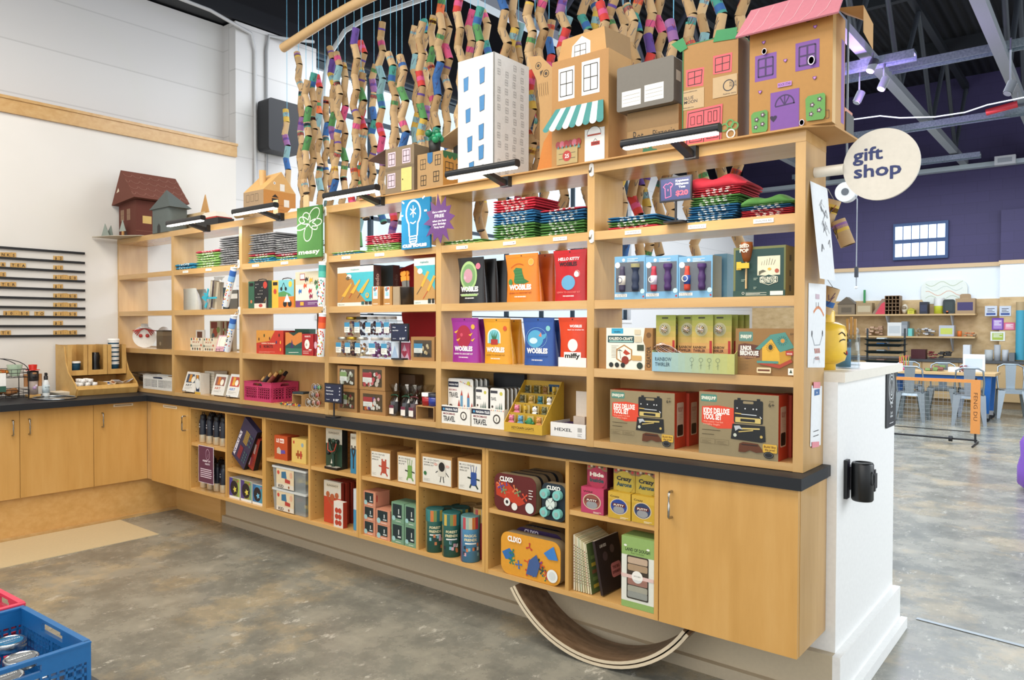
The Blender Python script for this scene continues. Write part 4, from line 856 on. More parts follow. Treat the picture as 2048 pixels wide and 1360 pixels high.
def p_bird(F,w_,h):
    F.rrect(w_*.06,h*.72,w_*.30,h*.93,.006,'5c8478'); F.text('SPARKJUMP',w_*.18,h*.79,h*.07,'f0ead8','C',w_*.19,.03)
    F.poly([(w_*.03,h*.40),(w_*.05,h*.65),(w_*.16,h*.68),(w_*.42,h*.63),(w_*.42,h*.38),(w_*.2,h*.34)],'5e3426'); F.text('JUNIOR',w_*.08,h*.53,h*.095,'f4efe4','L',w_*.2,.04); F.text('BIRDHOUSE',w_*.08,h*.42,h*.095,'f4efe4','L',w_*.32,.04); F.text('WOODWORKING KIT',w_*.08,h*.365,h*.03,'d8a878','L',w_*.28,.01)
    F.poly([(w_*.46,h*.30),(w_*.46,h*.60),(w_*.60,h*.80),(w_*.74,h*.52),(w_*.76,h*.24)],'d9a835'); F.poly([(w_*.76,h*.24),(w_*.74,h*.52),(w_*.94,h*.54),(w_*.94,h*.36)],'c08f2a')
    F.poly([(w_*.34,h*.56),(w_*.58,h*.84),(w_*.63,h*.80),(w_*.42,h*.54)],'4c8a80'); F.poly([(w_*.58,h*.86),(w_*.84,h*.92),(w_*.99,h*.60),(w_*.76,h*.50)],'4c8a80'); F.circ(w_*.80,h*.74,w_*.035,'c88a3a',12,1); F.circ(w_*.60,h*.60,w_*.035,'2f3a34',12,1.3)
    for k in range(14):
        t = 2*pi*k/14; F.line([(w_*.80+w_*.05*cos(t),h*.74+h*.06*sin(t)),(w_*.80+w_*.09*cos(t),h*.74+h*.10*sin(t))],.0012,'1f3a38'); F.line([(w_*.60+w_*.045*cos(t),h*.60+h*.06*sin(t)),(w_*.60+w_*.07*cos(t),h*.60+h*.10*sin(t))],.0012,'6a4418')
    F.poly([(w_*.40,h*.30),(w_*.42,h*.24),(w_*.76,h*.16),(w_*.97,h*.30),(w_*.94,h*.36),(w_*.76,h*.24)],'a8402a'); F.rrect(w_*.38,h*.26,w_*.74,h*.31,.003,'4c8a80')
    F.rrect(w_*.38,h*.05,w_*.62,h*.17,.004,'dcc9a0'); F.rect(w_*.40,h*.09,w_*.6,h*.13,'6a3a22'); F.rect(w_*.86,h*.44,w_*.98,h*.53,'b0302a'); F.text('WOOD',w_*.92,h*.455,h*.035,'f4efe4','C',w_*.09,.02); F.rect(w_*.90,h*.03,w_*.99,h*.17,'efebe0'); F.poly([(w_*.92,h*.07),(w_*.945,h*.15),(w_*.97,h*.07)],'3a4a3a'); F.text('6+',w_*.93,h*.86,h*.05,'4a3a20','L',None,.02); lines(F,w_*.08,h*.28,w_*.16,6,h*.035,'6a5230',.001)
put('birdhouse_kit','kraft box picturing a yellow birdhouse with a teal roof','kit box',1471,1597,657,S3,.14,'8f6a3a',p_bird,y=.02)
def p_tool(F,w_,h):
    F.rrect(w_*.02,h*.84,w_*.235,h*.96,.006,'4e8272'); F.text('SPARKJUMP',w_*.127,h*.875,h*.05,'f0ead8','C',w_*.19,.03)
    F.poly([(w_*.035,h*.50),(w_*.04,h*.76),(w_*.25,h*.79),(w_*.46,h*.76),(w_*.46,h*.44),(w_*.25,h*.42)],'d6452a'); F.text('KIDS DELUXE',w_*.06,h*.655,h*.085,'faf4ec','L',w_*.34,.04); F.text('TOOL SET',w_*.06,h*.56,h*.085,'faf4ec','L',w_*.24,.04); F.text('With Leather Tool Belt',w_*.06,h*.51,h*.025,'f6c0a8','L',w_*.26); F.text('and Safety Goggles',w_*.06,h*.47,h*.025,'f6c0a8','L',w_*.22)
    K = '17191b'; F.rrect(w_*.455,h*.54,w_*.815,h*.90,.006,K); F.rect(w_*.50,h*.9,w_*.54,h*.93,K); F.rect(w_*.74,h*.9,w_*.78,h*.93,K); F.rrect(w_*.57,h*.845,w_*.70,h*.885,.004,'8f8060'); F.poly([(w_*.44,h*.52),(w_*.84,h*.52),(w_*.85,h*.28),(w_*.80,h*.26),(w_*.42,h*.28)],K); F.rrect(w_*.475,h*.55,w_*.79,h*.63,.002,'c9b26a'); F.rect(w_*.54,h*.565,w_*.72,h*.61,K)
    F.line([(w_*.55,h*.68),(w_*.74,h*.675)],.003,'c8ccd0'); F.line([(w_*.47,h*.69),(w_*.55,h*.685)],.004,'c8a85a'); F.line([(w_*.78,h*.66),(w_*.80,h*.63)],.003,'d8d8d8')
    F.line([(w_*.56,h*.455),(w_*.78,h*.47)],.0055,'c9b26a'); F.poly([(w_*.46,h*.49),(w_*.53,h*.50),(w_*.57,h*.44),(w_*.52,h*.45),(w_*.48,h*.41)],'b4b8bc'); F.line([(w_*.52,h*.40),(w_*.70,h*.44)],.004,'c0a862'); F.circ(w_*.475,h*.345,w_*.022,'c4c8b8',10); F.circ(w_*.80,h*.35,w_*.018,'c4a85a',8)
    for q in (.50,.60,.70,.74): F.circ(w_*q,h*.77,.003,'d8dadc',6)
    F.poly([(w_*.52,h*.09),(w_*.53,h*.22),(w_*.58,h*.25),(w_*.76,h*.24),(w_*.83,h*.12),(w_*.74,h*.10),(w_*.66,h*.13),(w_*.60,h*.09)],'5c3016'); F.rect(w_*.56,h*.2,w_*.76,h*.22,'2f180c'); F.rrect(w_*.82,h*.12,w_*.99,h*.25,.004,'d2a63c'); F.text('Build like',w_*.905,h*.195,h*.032,'5a3410','C',w_*.14,.02); F.text('the pros!',w_*.905,h*.15,h*.032,'5a3410','C',w_*.12,.02); F.circ(w_*.89,h*.085,w_*.06,'181818',14,.7); F.ring(w_*.89,h*.085,w_*.05,.001,'8a8a88',14,.6)
    F.text('AGES',w_*.92,h*.895,h*.022,'3a3020','C'); F.text('6+',w_*.92,h*.82,h*.062,'2a2418','C',None,.01)
    lines(F,w_*.05,h*.385,w_*.24,1,.01,'3a3020',.002); lines(F,w_*.05,h*.315,w_*.16,1,.01,'3a3020',.002)
    for a_,b_ in ((.03,.22),(.23,.40)): F.line([(w_*a_,h*.17),(w_*b_,h*.17),(w_*b_,h*.25),(w_*a_,h*.25),(w_*a_,h*.17)],.0008,'5a4c34'); lines(F,w_*(a_+.02),h*.22,w_*.12,3,h*.018,'5a4c34',.0008)
def s_tool(G,d,h): G.rect(0,0,d,h,'c03c22'); G.rrect(d*.2,h*.2,d*.8,h*.82,.006,'d8b8a0'); G.rrect(d*.25,h*.22,d*.75,h*.42,.008,'26160f'); G.text('KIDS DELUXE',d*.3,h*.70,h*.035,'a8482e','L',d*.42,.02); G.text('TOOL SET',d*.3,h*.655,h*.035,'a8482e','L',d*.36,.02); lines(G,d*.3,h*.60,d*.4,4,h*.03,'a88a70',.001)
put('tool_set','front tan and orange tool set box, left one of the two','toy box',1220,1349,783,S0,.10,'8e7f5e',p_tool,y=-.002+.012,side='c03c22',ps=s_tool,top='b53a20',h=None,group='boxed kids tool sets')
put('tool_set','orange tool set box behind the left front one','toy box',1352,1378,786,S0,.09,'b43a22',None,y=.118,side='b43a22',ps=s_tool,group='boxed kids tool sets')
put('tool_set','front tan and orange tool set box, right one by the end upright','toy box',1398,1557,787,S0,.10,'8e7f5e',p_tool,y=.002,side='c03c22',ps=s_tool,top='b53a20',group='boxed kids tool sets')
put('tool_set','orange tool set box behind the right front one','toy box',1555,1583,790,S0,.09,'b43a22',None,y=.115,side='b43a22',ps=s_tool,group='boxed kids tool sets')
# ---------------- bay 5 bottom row
def tin(Lp,Rp,T,y,z,lab,pr,grp,name='game_tin',body='b8b9b6/m1/r.3',dep=.018,r_=.012,hh=None):
    x0 = at(Lp,T+50,y=y).x; x1 = at(Rp,T+50,y=y).x; x0,x1 = clampx(x0,x1,z,y); h = hh or at((Lp+Rp)/2,T,y=y).z-z; w_ = x1-x0; m = MB()
    m.prism(rr(0,0,w_,h,r_),'y',0,dep,body,True); F = m.face((0,0,0),(1,0,0),(0,0,1)); F.rrect(.002,.002,w_-.002,h-.002,r_-.001,'ece9e2'); pr(F,w_,h)
    return tag(m.build(name,None,(x0,y,z)),lab,'tin',grp)
def p_cas(F,w_,h):
    F.rect(.003,h*.80,w_*.42,h*.92,'1c2238'); F.text('MAGNA-TILES',w_*.05,h*.84,h*.035,'f2f2f2','L',w_*.35,.03); F.text('MICROMAGS',w_*.05,h*.72,h*.035,'a83a4a','L',w_*.3,.02); F.text('TRAVEL',w_*.05,h*.57,h*.11,'26262a','L',w_*.36,.02); F.circ(w_*.12,h*.36,w_*.07,'4a3a30',12)
    for x,b,t,c in ((.50,.2,.62,'6a9ab8'),(.76,.1,.58,'5a8ab0'),(.40,.1,.4,'a83a3a'),(.9,.06,.35,'a83a3a'),(.62,.1,.3,'8fb8c8')):
        F.rect(w_*x,h*b,w_*(x+.09),h*t,c); F.poly([(w_*x,h*t),(w_*(x+.045),h*(t+.13)),(w_*(x+.09),h*t)],'b0463a')
    for k in range(8): F.circ(w_*(.5+.06*k),h*(.93-.012*k),.003,['c8503a','d8a83a','5a8ab0'][k % 3],6)
    F.circ(w_*.82,h*.9,w_*.06,'c8c04a',10)
def p_cas2(F,w_,h):
    F.rect(.003,h*.86,w_*.5,h*.93,'3a3a44'); F.text('TRAVEL',w_*.06,h*.68,h*.08,'3a3a40','L',w_*.36,.02); F.circ(w_*.16,h*.52,w_*.07,'4a3a30',10); F.circ(w_*.74,h*.86,w_*.1,'c8c04a',10)
    F.rect(w_*.38,h*.06,w_*.86,h*.42,'9a2e2c'); F.rect(w_*.55,h*.06,w_*.68,h*.2,'ece9e2')
    for q in (.42,.54,.66,.78): F.poly([(w_*(q-.05),h*.42),(w_*q,h*(.58+.06*(q > .6))),(w_*(q+.05),h*.42)],'2f5a50')
HT1 = at(918,757,y=.05).z-S0; HT2 = at(990,776,y=.045).z-S0
G1 = 'travel tile tins in cardboard trays'
for k in range(4): tin(889+k*9-(4 if k else 0),947+k*9,757,.05+.024*k,S0+.001,['large white travel tile tin with castle towers, in front','large travel tile tin second in its row','large travel tile tin third in its row','large travel tile tin at the back of its row'][k],p_cas,G1,hh=HT1)
for k in range(4): tin(951+k*4,977+k*4,775,.045+.024*k,S0+.001,'small travel tile tin with red castle, left column, %s from the front' % ordn(k+1),p_cas2,G1,hh=HT2,dep=.017)
for k in range(6): tin(980+k*8,1010+k*8,777,.04+.022*k,S0+.001,'small travel tile tin with red castle, right column, %s from the front' % ordn(k+1),p_cas2,G1,hh=HT2,dep=.016)
def p_tray(F,w_,h):
    F.rect(0,h*.66,w_*.58,h*.93,'1c2238'); F.text('MAGNA-TILES',w_*.14,h*.73,h*.12,'f2f2f2','L',w_*.42,.03); F.circ(w_*.08,h*.79,h*.07,'4a9ac8',8); F.text('MICROMAGS',w_*.06,h*.5,h*.10,'8a3a44','L',w_*.42,.03); F.text('TRAVEL',w_*.06,h*.14,h*.28,'222226','L',w_*.42,.02); F.circ(w_*.78,h*.5,h*.24,'3a302a',16); F.circ(w_*.78,h*.5,h*.17,'e9e5da',16); F.text('1',w_*.78,h*.4,h*.16,'2a2420','C',None,.03)
    for k in range(7): F.circ(w_*(.62+.06*k),h*.93,.003,['c8503a','d8a83a','5a8ab0'][k % 3],6)
def tray(Lp,Rp,T,lab,y=.004):
    x0 = at(Lp,T+30,y=y).x; x1 = at(Rp,T+30,y=y).x; x0,x1 = clampx(x0,x1,S0,y); h = at((Lp+Rp)/2,T,y=y).z-S0; w_ = x1-x0; m = MB(); m.box(0,w_,0,.003,.0005,h,'e8e5dc'); m.box(0,.003,.003,.035,.0005,h,'dedacf'); m.box(w_-.003,w_,.003,.035,.0005,h,'dedacf'); m.box(.003,w_-.003,.003,.2,.0004,.0008,'dedacf')
    p_tray(m.face((0,0,0),(1,0,0),(0,0,1)),w_,h); tag(m.build('display_tray',None,(x0,y,S0)),lab,'display tray')
tray(880,940,812,'white cardboard tray of the larger travel tins at the left of the bay'); tray(943,1008,817,'white cardboard tray of the small travel tins beside the keychain display')
# keychain lights display
y = -.03; x0 = at(1008,850,y=y).x; x1 = at(1084,865,y=y).x; w_ = x1-x0; H = at(1090,762,y=.13).z-S0; e = empty('keychain_display',(x0,y,S0)); tag(e,'yellow stepped counter display full of animal keychains','display')
Yc = 'c9a032'; m = MB(); m.prism([(0,.0005),(.17,.0005),(.17,H),(.155,H),(0,.045)],'x',0,.003,Yc); m.build('side_panel',e); m = MB(); m.prism([(0,.0005),(.17,.0005),(.17,H),(.155,H),(0,.045)],'x',w_-.003,w_,Yc); m.build('side_panel',e)
m = MB(); m.box(.003,w_-.003,0,.003,.0005,.045,Yc); F = m.face((0,0,0),(1,0,0),(0,0,1)); F.text('KEYCHAIN LIGHTS',w_*.5,.018,.011,'3a2c10','C',w_*.58,.02); F.line([(w_*.2,.013),(w_*.8,.013)],.0008,'3a2c10'); m.box(.003,w_-.003,.003,.17,.0005,.003,Yc); m.build('front_panel',e)
m = MB(); m.box(.003,w_-.003,.165,.17,.003,H,Yc); F = m.face((0,.165,0),(1,0,0),(0,0,1)); F.text('KEYCHAIN',w_*.22,H-.035,.013,'4a3010','L',w_*.4,.02); F.rect(w_*.62,H-.05,w_*.9,H-.015,'2a5070'); F.rect(w_*.72,H-.08,w_*.95,H-.06,'e8e4d8'); m.build('back_panel',e)
for s_ in range(1,4): m = MB(); m.box(.003,w_-.003,.04*s_,.04*s_+.003,.003,.045+s_*(H-.06)/4,'b8942c'); m.build('step',e)
kinds = [('d87a94','pink pig'),('5f94b4','blue shark'),('2f7a4c','green cactus'),('c88a4a','tan dog'),('d87a94','pink pig'),('d8b03a','yellow banana'),('e9e6e0','white panda'),('5a5a38','olive frog'),('4f4c34','olive crocodile'),('b8944a','tan sloth'),('2f6a70','teal gnome'),('e9e6e0','white panda'),('4a4a34','dark olive turtle'),('55522e','olive owl'),('8a6030','brown bear'),('d8b03a','yellow banana')]
for k,(c,nm) in enumerate(kinds):
    r_,cc = divmod(k,4); x = x0+w_*(.14+.24*cc); yy = y+.024+.04*r_; z = S0+.046+r_*(H-.06)/4
    m = MB(); b = .026
    if 'banana' in nm: m.path([(-.012,0,.0),(-.002,0,.016),(0,0,.032),(-.004,0,.05)],.009,c,8); m.ball((-.004,0,.052),.004,'4a3a1a',6)
    elif 'cactus' in nm: m.ball((0,0,.022),.017,c,10,(1,.8,1.4)); m.ball((.019,0,.02),.008,c,8); m.ball((-.019,0,.024),.008,c,8)
    else:
        m.ball((0,0,.014),.015,c,10,(1,.8,1.1)); m.ball((0,-.001,.036),.013,c,10); ea = '1e1e1e' if 'panda' in nm else c
        for s_ in (-1,1): m.ball((.009*s_,0,.048),.0045,ea,6); m.ball((.012*s_,-.002,.016),.006,ea,6); m.ball((.007*s_,-.003,.002),.006,ea,6); m.ball((.0045*s_,-.012,.038),.002,'14110f',6)
        m.ball((0,-.013,.033),.004,'b85a74' if 'pig' in nm else c,6)
    o = m.build('keychain_toy',None,(x,yy-.006,z-.018)); tag(o,'%s keychain light, %s row of the display, %s from left' % (nm,['front','second','third','back'][r_],ordn(cc+1)),'keychain','animal keychain lights in the stepped display')
    m = MB(); m.box(-.018,.018,.006,.0075,.0,.052,'b8a468'); m.build('card',o)
m = MB(); y = .0; x0 = at(1101,860,y=y).x; x1 = at(1171,870,y=y).x; x0,x1 = clampx(x0,x1,S0,y); w_ = x1-x0; h = at(1137,847,y=y).z-S0
m.box(0,w_,0,.003,.0005,h,'e4e1dc'); m.box(0,.003,.003,.15,.0005,h,'d6d2cb'); m.box(w_-.003,w_,.003,.15,.0005,h,'d6d2cb'); m.box(.003,w_-.003,.003,.15,.0005,h*.8,'3a2a60')
F = m.face((0,0,0),(1,0,0),(0,0,1)); F.text('HEXEL',w_*.12,h*.42,h*.22,'3a3a3c','L',w_*.5,.02); F.rect(w_*.78,h*.45,w_*.90,h*.75,'a8a5a0'); lines(F,w_*.78,h*.3,w_*.12,3,h*.08,'3a3a3c',.0012)
tag(m.build('game_tray',None,(x0,y,S0)),'low white open box at the right end of the bay','display box')
m = MB(); m.box(0,.06,0,.003,0,.15,'c8bcae'); m.box(.0,.06,-.02,.0,0,.04,'b8a898'); tag(m.build('card_box',None,(at(1152,820,y=.06).x,.06,S0+h*.8+.002)),'grey tall card box standing in the low white open box','box')
m = MB(); m.box(0,.20,0,.02,0,.25,'2a2b2e'); tag(m.build('dark_box',None,(at(985,770,y=.19).x,.198,S0+.001)),'dark carton standing against the back behind the travel tins','box')
# ================================================================ cardboard town on top of the shelving
ZT = 2.1305; ZS = 2.1385
m = MB(); m.prism([(-2.44,-.012),(-.02,-.03),(.075,.02),(.085,.30),(-2.44,.33)],'z',ZT,ZT+.003,'cardboard'); m.prism([(-2.44,-.010),(-.02,-.028),(.075,.022),(.085,.30),(-2.44,.33)],'z',ZT+.003,ZT+.007,'cardboard')
tag(m.build('cardboard_sheet'),'corrugated cardboard base sheet lying along the top of the shelving under the houses','cardboard')
def win(F,x,y,w_,h,bg,ink='1c1a18',lw=.003,inset=.12,skew=0):
    if bg: F.poly([(x,y+skew),(x+w_,y-skew),(x+w_+skew,y+h),(x,y+h+skew)],bg)
    a,b,c,d = x+w_*inset,y+h*inset,x+w_*(1-inset),y+h*(1-inset)
    F.line([(a,b),(c,b),(c+skew,d),(a,d),(a,b-.001)],lw,ink); F.line([(a,(b+d)/2),(c,(b+d)/2+skew)],lw,ink); F.line([((a+c)/2,b),((a+c)/2,d)],lw,ink)
def span(L_,Rp,T,y,py=200): return at(L_,py,y=y).x,at(Rp,py,y=y).x,at(Rp,T,y=y).z
# dark red barn at the left
x0,x1 = -5.44,-5.139; zt = 2.43; D = .385; W_ = x1-x0
e = empty('paper_house',(x0,-.005,ZT)); tag(e,'tall dark red cardboard barn with scalloped shingle roof at the left end','paper house')
DR = '5e2c1e/r.8'; DR2 = '6b3a2c/r.8'
m = MB(); m.box(0,W_,0,D,0,.29,DR); F = m.face((0,0,0),(1,0,0),(0,0,1)); F.rect(.03,.14,.09,.23,'8a6a50').rect(.14,.14,.20,.23,'8a6a50'); win(F,.03,.14,.06,.09,None,'5e2c1e',.002,0); win(F,.14,.14,.06,.09,None,'5e2c1e',.002,0); F.rect(.10,0,.14,.05,'3d1c14')
G = m.face((W_,0,0),(0,1,0),(0,0,1)); G.rect(.05,.11,.12,.17,'c9a860'); G.line([(.0,.05),(D,.05)],.002,'8a5a40'); m.build('walls',e)
m = MB(); mid = W_*.42; zr = .535
m.add([(-.04,-.04,.27),(W_+.06,-.04,.30),(mid,-.04,zr),(-.04,D+.02,.27),(W_+.06,D+.02,.30),(mid,D+.02,zr)],[(0,1,2),(3,5,4),(0,2,5,3),(1,4,5,2),(0,3,4,1)],DR2)
G = m.face((W_+.061,-.04,.30),(0,1,0),(mid-W_-.06,0,zr-.30)); sl = hypot(mid-W_-.06,zr-.30); yl = D+.06
for r_ in range(4):
    for k in range(7):
        cx = yl*(k+.5*(r_ % 2))/6.2; G.line([(min(yl,max(0,cx+yl/14*cos(t))),sl*(.20+.22*r_)-sl*.10*sin(t)) for t in [pi*j/8 for j in range(9)]],.0022,'a07868')
F = m.face((0,-.0405,0),(1,0,0),(0,0,1)); F.poly([(.05,.36),(.10,.37),(.085,.40)],'d8c8b0'); m.build('roof',e)
m = MB(); m.prism([(0,0),(.02,0),(.02,.04),(0,.04)],'y',0,.008,'b98a50'); m.prism([(-.03,.04),(.05,.04),(.01,.13)],'y',0,.004,'9aa39a'); tag(m.build('paper_tree',None,(-5.28,-.055,ZT+.007),.2),'small grey paper tree on a tan stem before the dark red barn','paper tree')
m = MB(); m.prism([(-.045,0),(.055,0),(.0,.10)],'y',0,.004,'8c958c'); m.prism([(-.025,0),(.07,0),(.045,.085)],'y',.02,.024,'7c857c'); tag(m.build('paper_tree',None,(-5.38,-.14,ZT+.007),.2),'small grey paper mountain at the tip of the board before the barn','paper tree')
m = MB(); m.prism([(-5.47,-.20),(-5.26,-.15),(-5.05,-.01),(-5.05,.1),(-5.47,.1)],'z',ZT,ZT+.005,'b3aa98'); tag(m.build('board_base'),'thin grey board under the dark red barn jutting over the shelf edge','board')
# grey castle
x0,x1,_z = span(302,338,420,-.01,440); W_ = x1-x0
e = empty('paper_castle',(x0,-.01,ZT)); tag(e,'grey painted cardboard castle tower with pointed roof beside the dark red barn','paper castle')
m = MB(); m.prism(rr(0,0,W_,.15,.03),'z',.0,.20,'5f6663/r.85',True); F = m.face((.03,-.0005,0),(1,0,0),(0,0,1)); F.poly([(W_*.25,0),(W_*.25,.05),(W_*.33,.07),(W_*.42,.05),(W_*.42,0)],'1c1c1c'); m.build('walls',e)
m = MB(); m.add([(-.01,-.01,.18),(W_+.03,-.01,.18),(W_+.03,.16,.18),(-.01,.16,.18),(W_*.45,.06,.33)],[(0,1,4),(1,2,4),(2,3,4),(3,0,4),(3,2,1,0)],'565d5b/r.85'); m.build('roof',e)
m = MB(); m.box(0,.50,0,.006,0,.15,'cdb48a'); tag(m.build('backing_board',None,(-4.92,.17,ZT)),'upright tan board behind the grey castle','board')
p = at(415,430,y=.02)
e = empty('craft_vehicle',(p.x,.02,ZT)); tag(e,'small model car of black, red and white scraps behind the leftmost light','craft model')
m = MB(); m.box(-.17,.14,0,.12,.0,.05,'1b1c1e'); m.build('body',e); m = MB(); m.box(-.15,.12,-.002,.118,.05,.06,'a82a20'); m.build('stripe',e); m = MB(); m.add([(-.15,.0,.06),(.12,0,.06),(.12,.11,.06),(-.15,.11,.06),(-.08,.02,.10),(.07,.02,.10),(.07,.09,.10),(-.08,.09,.10)],[(0,1,5,4),(1,2,6,5),(2,3,7,6),(3,0,4,7),(4,5,6,7)],'d8d2c6'); F = m.face((-.08,.018,.064),(1,0,0),(0,.5,1)); F.rect(0,0,.15,.028,'2a2622'); m.build('cab',e)
m = MB(); m.prism([(0,0),(.18,0),(.10,.20)],'y',0,.006,'cardboard'); tag(m.build('cardboard_triangle',None,(at(390,440,y=.16).x,.185,ZT+.02+.06)),'brown cardboard triangle standing behind the model car','cardboard'); 
# kraft box house with tube chimney
x0,x1,zt = span(487,527,378,0,400); W_ = x1-x0; H_ = zt-ZT; D = .24
e = empty('paper_house',(x0,.0,ZT)); tag(e,'opened kraft box house with a cardboard tube chimney left of the strands','paper house')
m = MB(); m.box(0,W_,0,D,0,H_,'cardboard'); F = m.face((0,0,0),(1,0,0),(0,0,1)); F.rect(0,0,W_,H_,'a3896a')
for k in range(3): F.line([(W_*(.15+.22*k),H_*.62),(W_*(.30+.22*k),H_*.62),(W_*(.30+.22*k),H_*.88),(W_*(.15+.22*k),H_*.88),(W_*(.15+.22*k),H_*.62)],.002,'2a241c')
G = m.face((W_,0,0),(0,1,0),(0,0,1)); G.rect(0,0,D,H_,'c78a44'); G.rect(.06,H_*.6,.11,H_*.72,'2a1c10'); G.poly([(.06,H_*.76),(.11,H_*.76),(.085,H_*.88)],'2a1c10'); lines(G,.03,H_*.48,.12,6,.014,'6a4418',.0015); G.rect(.15,H_*.45,.19,H_*.72,'eceae4'); G.circ(.045,H_*.45,.007,'f0eee8',10); m.build('walls',e)
m = MB(); m.add([(0,0,H_),(W_,0,H_),(W_,D,H_),(0,D,H_),(0,D/2,H_+.12),(W_,D*.55,H_+.13)],[(0,1,5,4),(2,3,4,5),(1,2,5),(3,0,4)],'d9ac6c'); G = m.face((W_+.001,0,0),(0,1,0),(0,0,1)); G.circ(.08,H_+.05,.009,'f4f2ee',10); G.circ(.08,H_+.05,.004,'1c1a18',8); G.rect(.12,H_+.005,.155,H_+.05,'eceae4'); m.build('roof',e)
m = MB(); m.tube((W_*.55,.06,H_+.03),(W_*.55,.06,H_+.14),.022,'d5ac72',14,cap=False); m.tube((W_*.55,.06,H_+.03),(W_*.55,.06,H_+.139),.019,'7a5c38',14); m.build('chimney',e)
m = MB(); m.tube((0,0,.02),(.17,0,.02),.019,'b39468',14); tag(m.build('cardboard_tube',None,(x0-.01,-.045,ZT+.0),0),'short cardboard tube lying in front of the kraft box house','tube')
m = MB(); m.box(0,.05,0,.003,0,.085,'e4d2a8'); tag(m.build('card_tag',None,(at(552,420,y=-.005).x-.02,-.012,ZT+.001)),'cream card standing by the lamp bracket at the kraft box house','card')
x = at(612,400,y=.02).x; m = MB(); m.prism(rr(0,0,.055,.085,.012),'y',0,.004,'d9b98a'); tag(m.build('card_tag',None,(x,.0,ZT+.001)),'rounded tan card standing above the green scribble shirt','card')
m = MB(); m.add([(0,0,0),(.30,0,0),(.30,.15,0),(0,.15,0),(.02,.02,.035),(.20,.02,.02),(.20,.13,.02),(.02,.13,.035)],[(0,1,5,4),(1,2,6,5),(2,3,7,6),(3,0,4,7),(4,5,6,7)],'ecebe8'); tag(m.build('paper_heap',None,(at(575,410,y=.05).x,.04,ZT+.001)),'low white crumpled paper behind the rounded tan card','paper')
# grey-brown two storey house with purple windows
x0,x1,zt = span(771,828,287,.0,340); W_ = x1-x0; H_ = zt-ZS; D = .20
e = empty('paper_house',(x0,.0,ZS)); tag(e,'grey-brown box house with lilac windows and a pale yellow door','paper house')
KB = '86745c/r.8'
m = MB(); m.box(0,W_,0,D,0,H_,KB); F = m.face((0,0,0),(1,0,0),(0,0,1)); F.rect(0,H_*.50,W_,H_*.58,'74634c')
win(F,W_*.09,H_*.60,W_*.27,H_*.31,'d8c0cc'); win(F,W_*.60,H_*.62,W_*.28,H_*.31,'d8c0cc'); win(F,W_*.08,H_*.13,W_*.28,H_*.32,'d8c0cc'); F.rect(W_*.57,H_*.03,W_*.93,H_*.52,'d8c878'); F.circ(W_*.62,H_*.28,.0045,'1c1a18',8); m.build('walls',e)
G = m.face((W_,0,0),(0,1,0),(0,0,1))
m = MB(); fl = .17; m.add([(0,.0,H_),(0,D,H_),(-fl,D*.9,H_*.86),(-fl,.02,H_*.86),(0,0,H_+.003),(0,D,H_+.003),(-fl,D*.9,H_*.86+.003),(-fl,.02,H_*.86+.003)],[(0,1,2,3),(7,6,5,4),(0,3,7,4),(3,2,6,7),(2,1,5,6)],'6b4a42'); m.build('top_flap',e)
m = MB(); m.add([(-.002,D*.95,0),(-fl,D*.95,.12),(-fl,D*.95,H_*.86),(-.002,D*.95,H_),(-.002,D*.95+.003,0),(-fl,D*.95+.003,.12),(-fl,D*.95+.003,H_*.86),(-.002,D*.95+.003,H_)],[(0,1,2,3)[::-1],(4,5,6,7),(0,4,5,1)[::-1],(1,5,6,2)[::-1]],'5b3a38'); m.build('side_flap',e)
# small kraft house with drawn windows
x0,x1,zt = span(835,886,300,.0,340); W_ = x1-x0; H_ = zt-ZS; D = .165
e = empty('paper_house',(x0,.0,ZS)); tag(e,'small kraft box house with drawn black windows and a blue tape strip','paper house')
m = MB(); m.box(0,W_,0,D,0,H_,'cardboard'); F = m.face((0,0,0),(1,0,0),(0,0,1)); F.rect(0,0,W_,H_,'ad8a5c')
for a,b in ((.12,.56),(.70,.62),(.14,.10),(.64,.16)): win(F,W_*a,H_*b,W_*.20,H_*.28,None,skew=.002,inset=0)
F.poly([(W_*.40,H_),(W_*.61,H_),(W_*.6,H_*.74),(W_*.5,H_*.68),(W_*.41,H_*.74)],'2b6a9c'); G = m.face((W_,0,0),(0,1,0),(0,0,1)); G.rect(0,0,D,H_,'c78f3e'); G.rect(0,H_*.88,D,H_,'2f6a3c')
for k in range(5): G.circ(D*(.1+.2*k),H_*.88,D*.09,'2f6a3c',12)
win(G,D*.10,H_*.36,D*.34,H_*.34,None,inset=0); win(G,D*.6,H_*.36,D*.34,H_*.34,None,inset=0); m.build('walls',e)
e = empty('paper_tree',(x0+W_*.3,.07,ZS+H_+.001)); tag(e,'black cup with green tissue leaves standing on the small kraft house','paper tree')
m = MB(); m.lathe([(0,0),(.026,0),(.03,.04),(.033,.075),(0,.075)],'1d1f1e',14); m.build('cup',e)
m = MB(); rnd = random.Random(3)
for k in range(16): m.ball((rnd.uniform(-.04,.04),rnd.uniform(-.03,.03),.085+rnd.uniform(-.015,.035)),.02,['1c8a5c/r.3','2aa87a/r.3','157048/r.3'][k % 3],8)
m.build('leaves',e)
m = MB(); y_ = .13; a = at(868,290,y=y_); b = at(916,254,y=y_); m.add([(a.x,y_,a.z),(b.x,y_,b.z),(b.x,y_+.16,b.z),(a.x,y_+.16,a.z),(a.x,y_,a.z+.004),(b.x,y_,b.z+.004),(b.x,y_+.16,b.z+.004),(a.x,y_+.16,a.z+.004)],[(3,2,1,0),(4,5,6,7),(0,1,5,4),(1,2,6,5),(2,3,7,6),(3,0,4,7)],'cdb38c'); m.box(a.x+.02,b.x,.26,.28,ZS,a.z+.02,'4a5054')
tag(m.build('open_box'),'kraft box with a raised sloping lid behind the small kraft house','box')
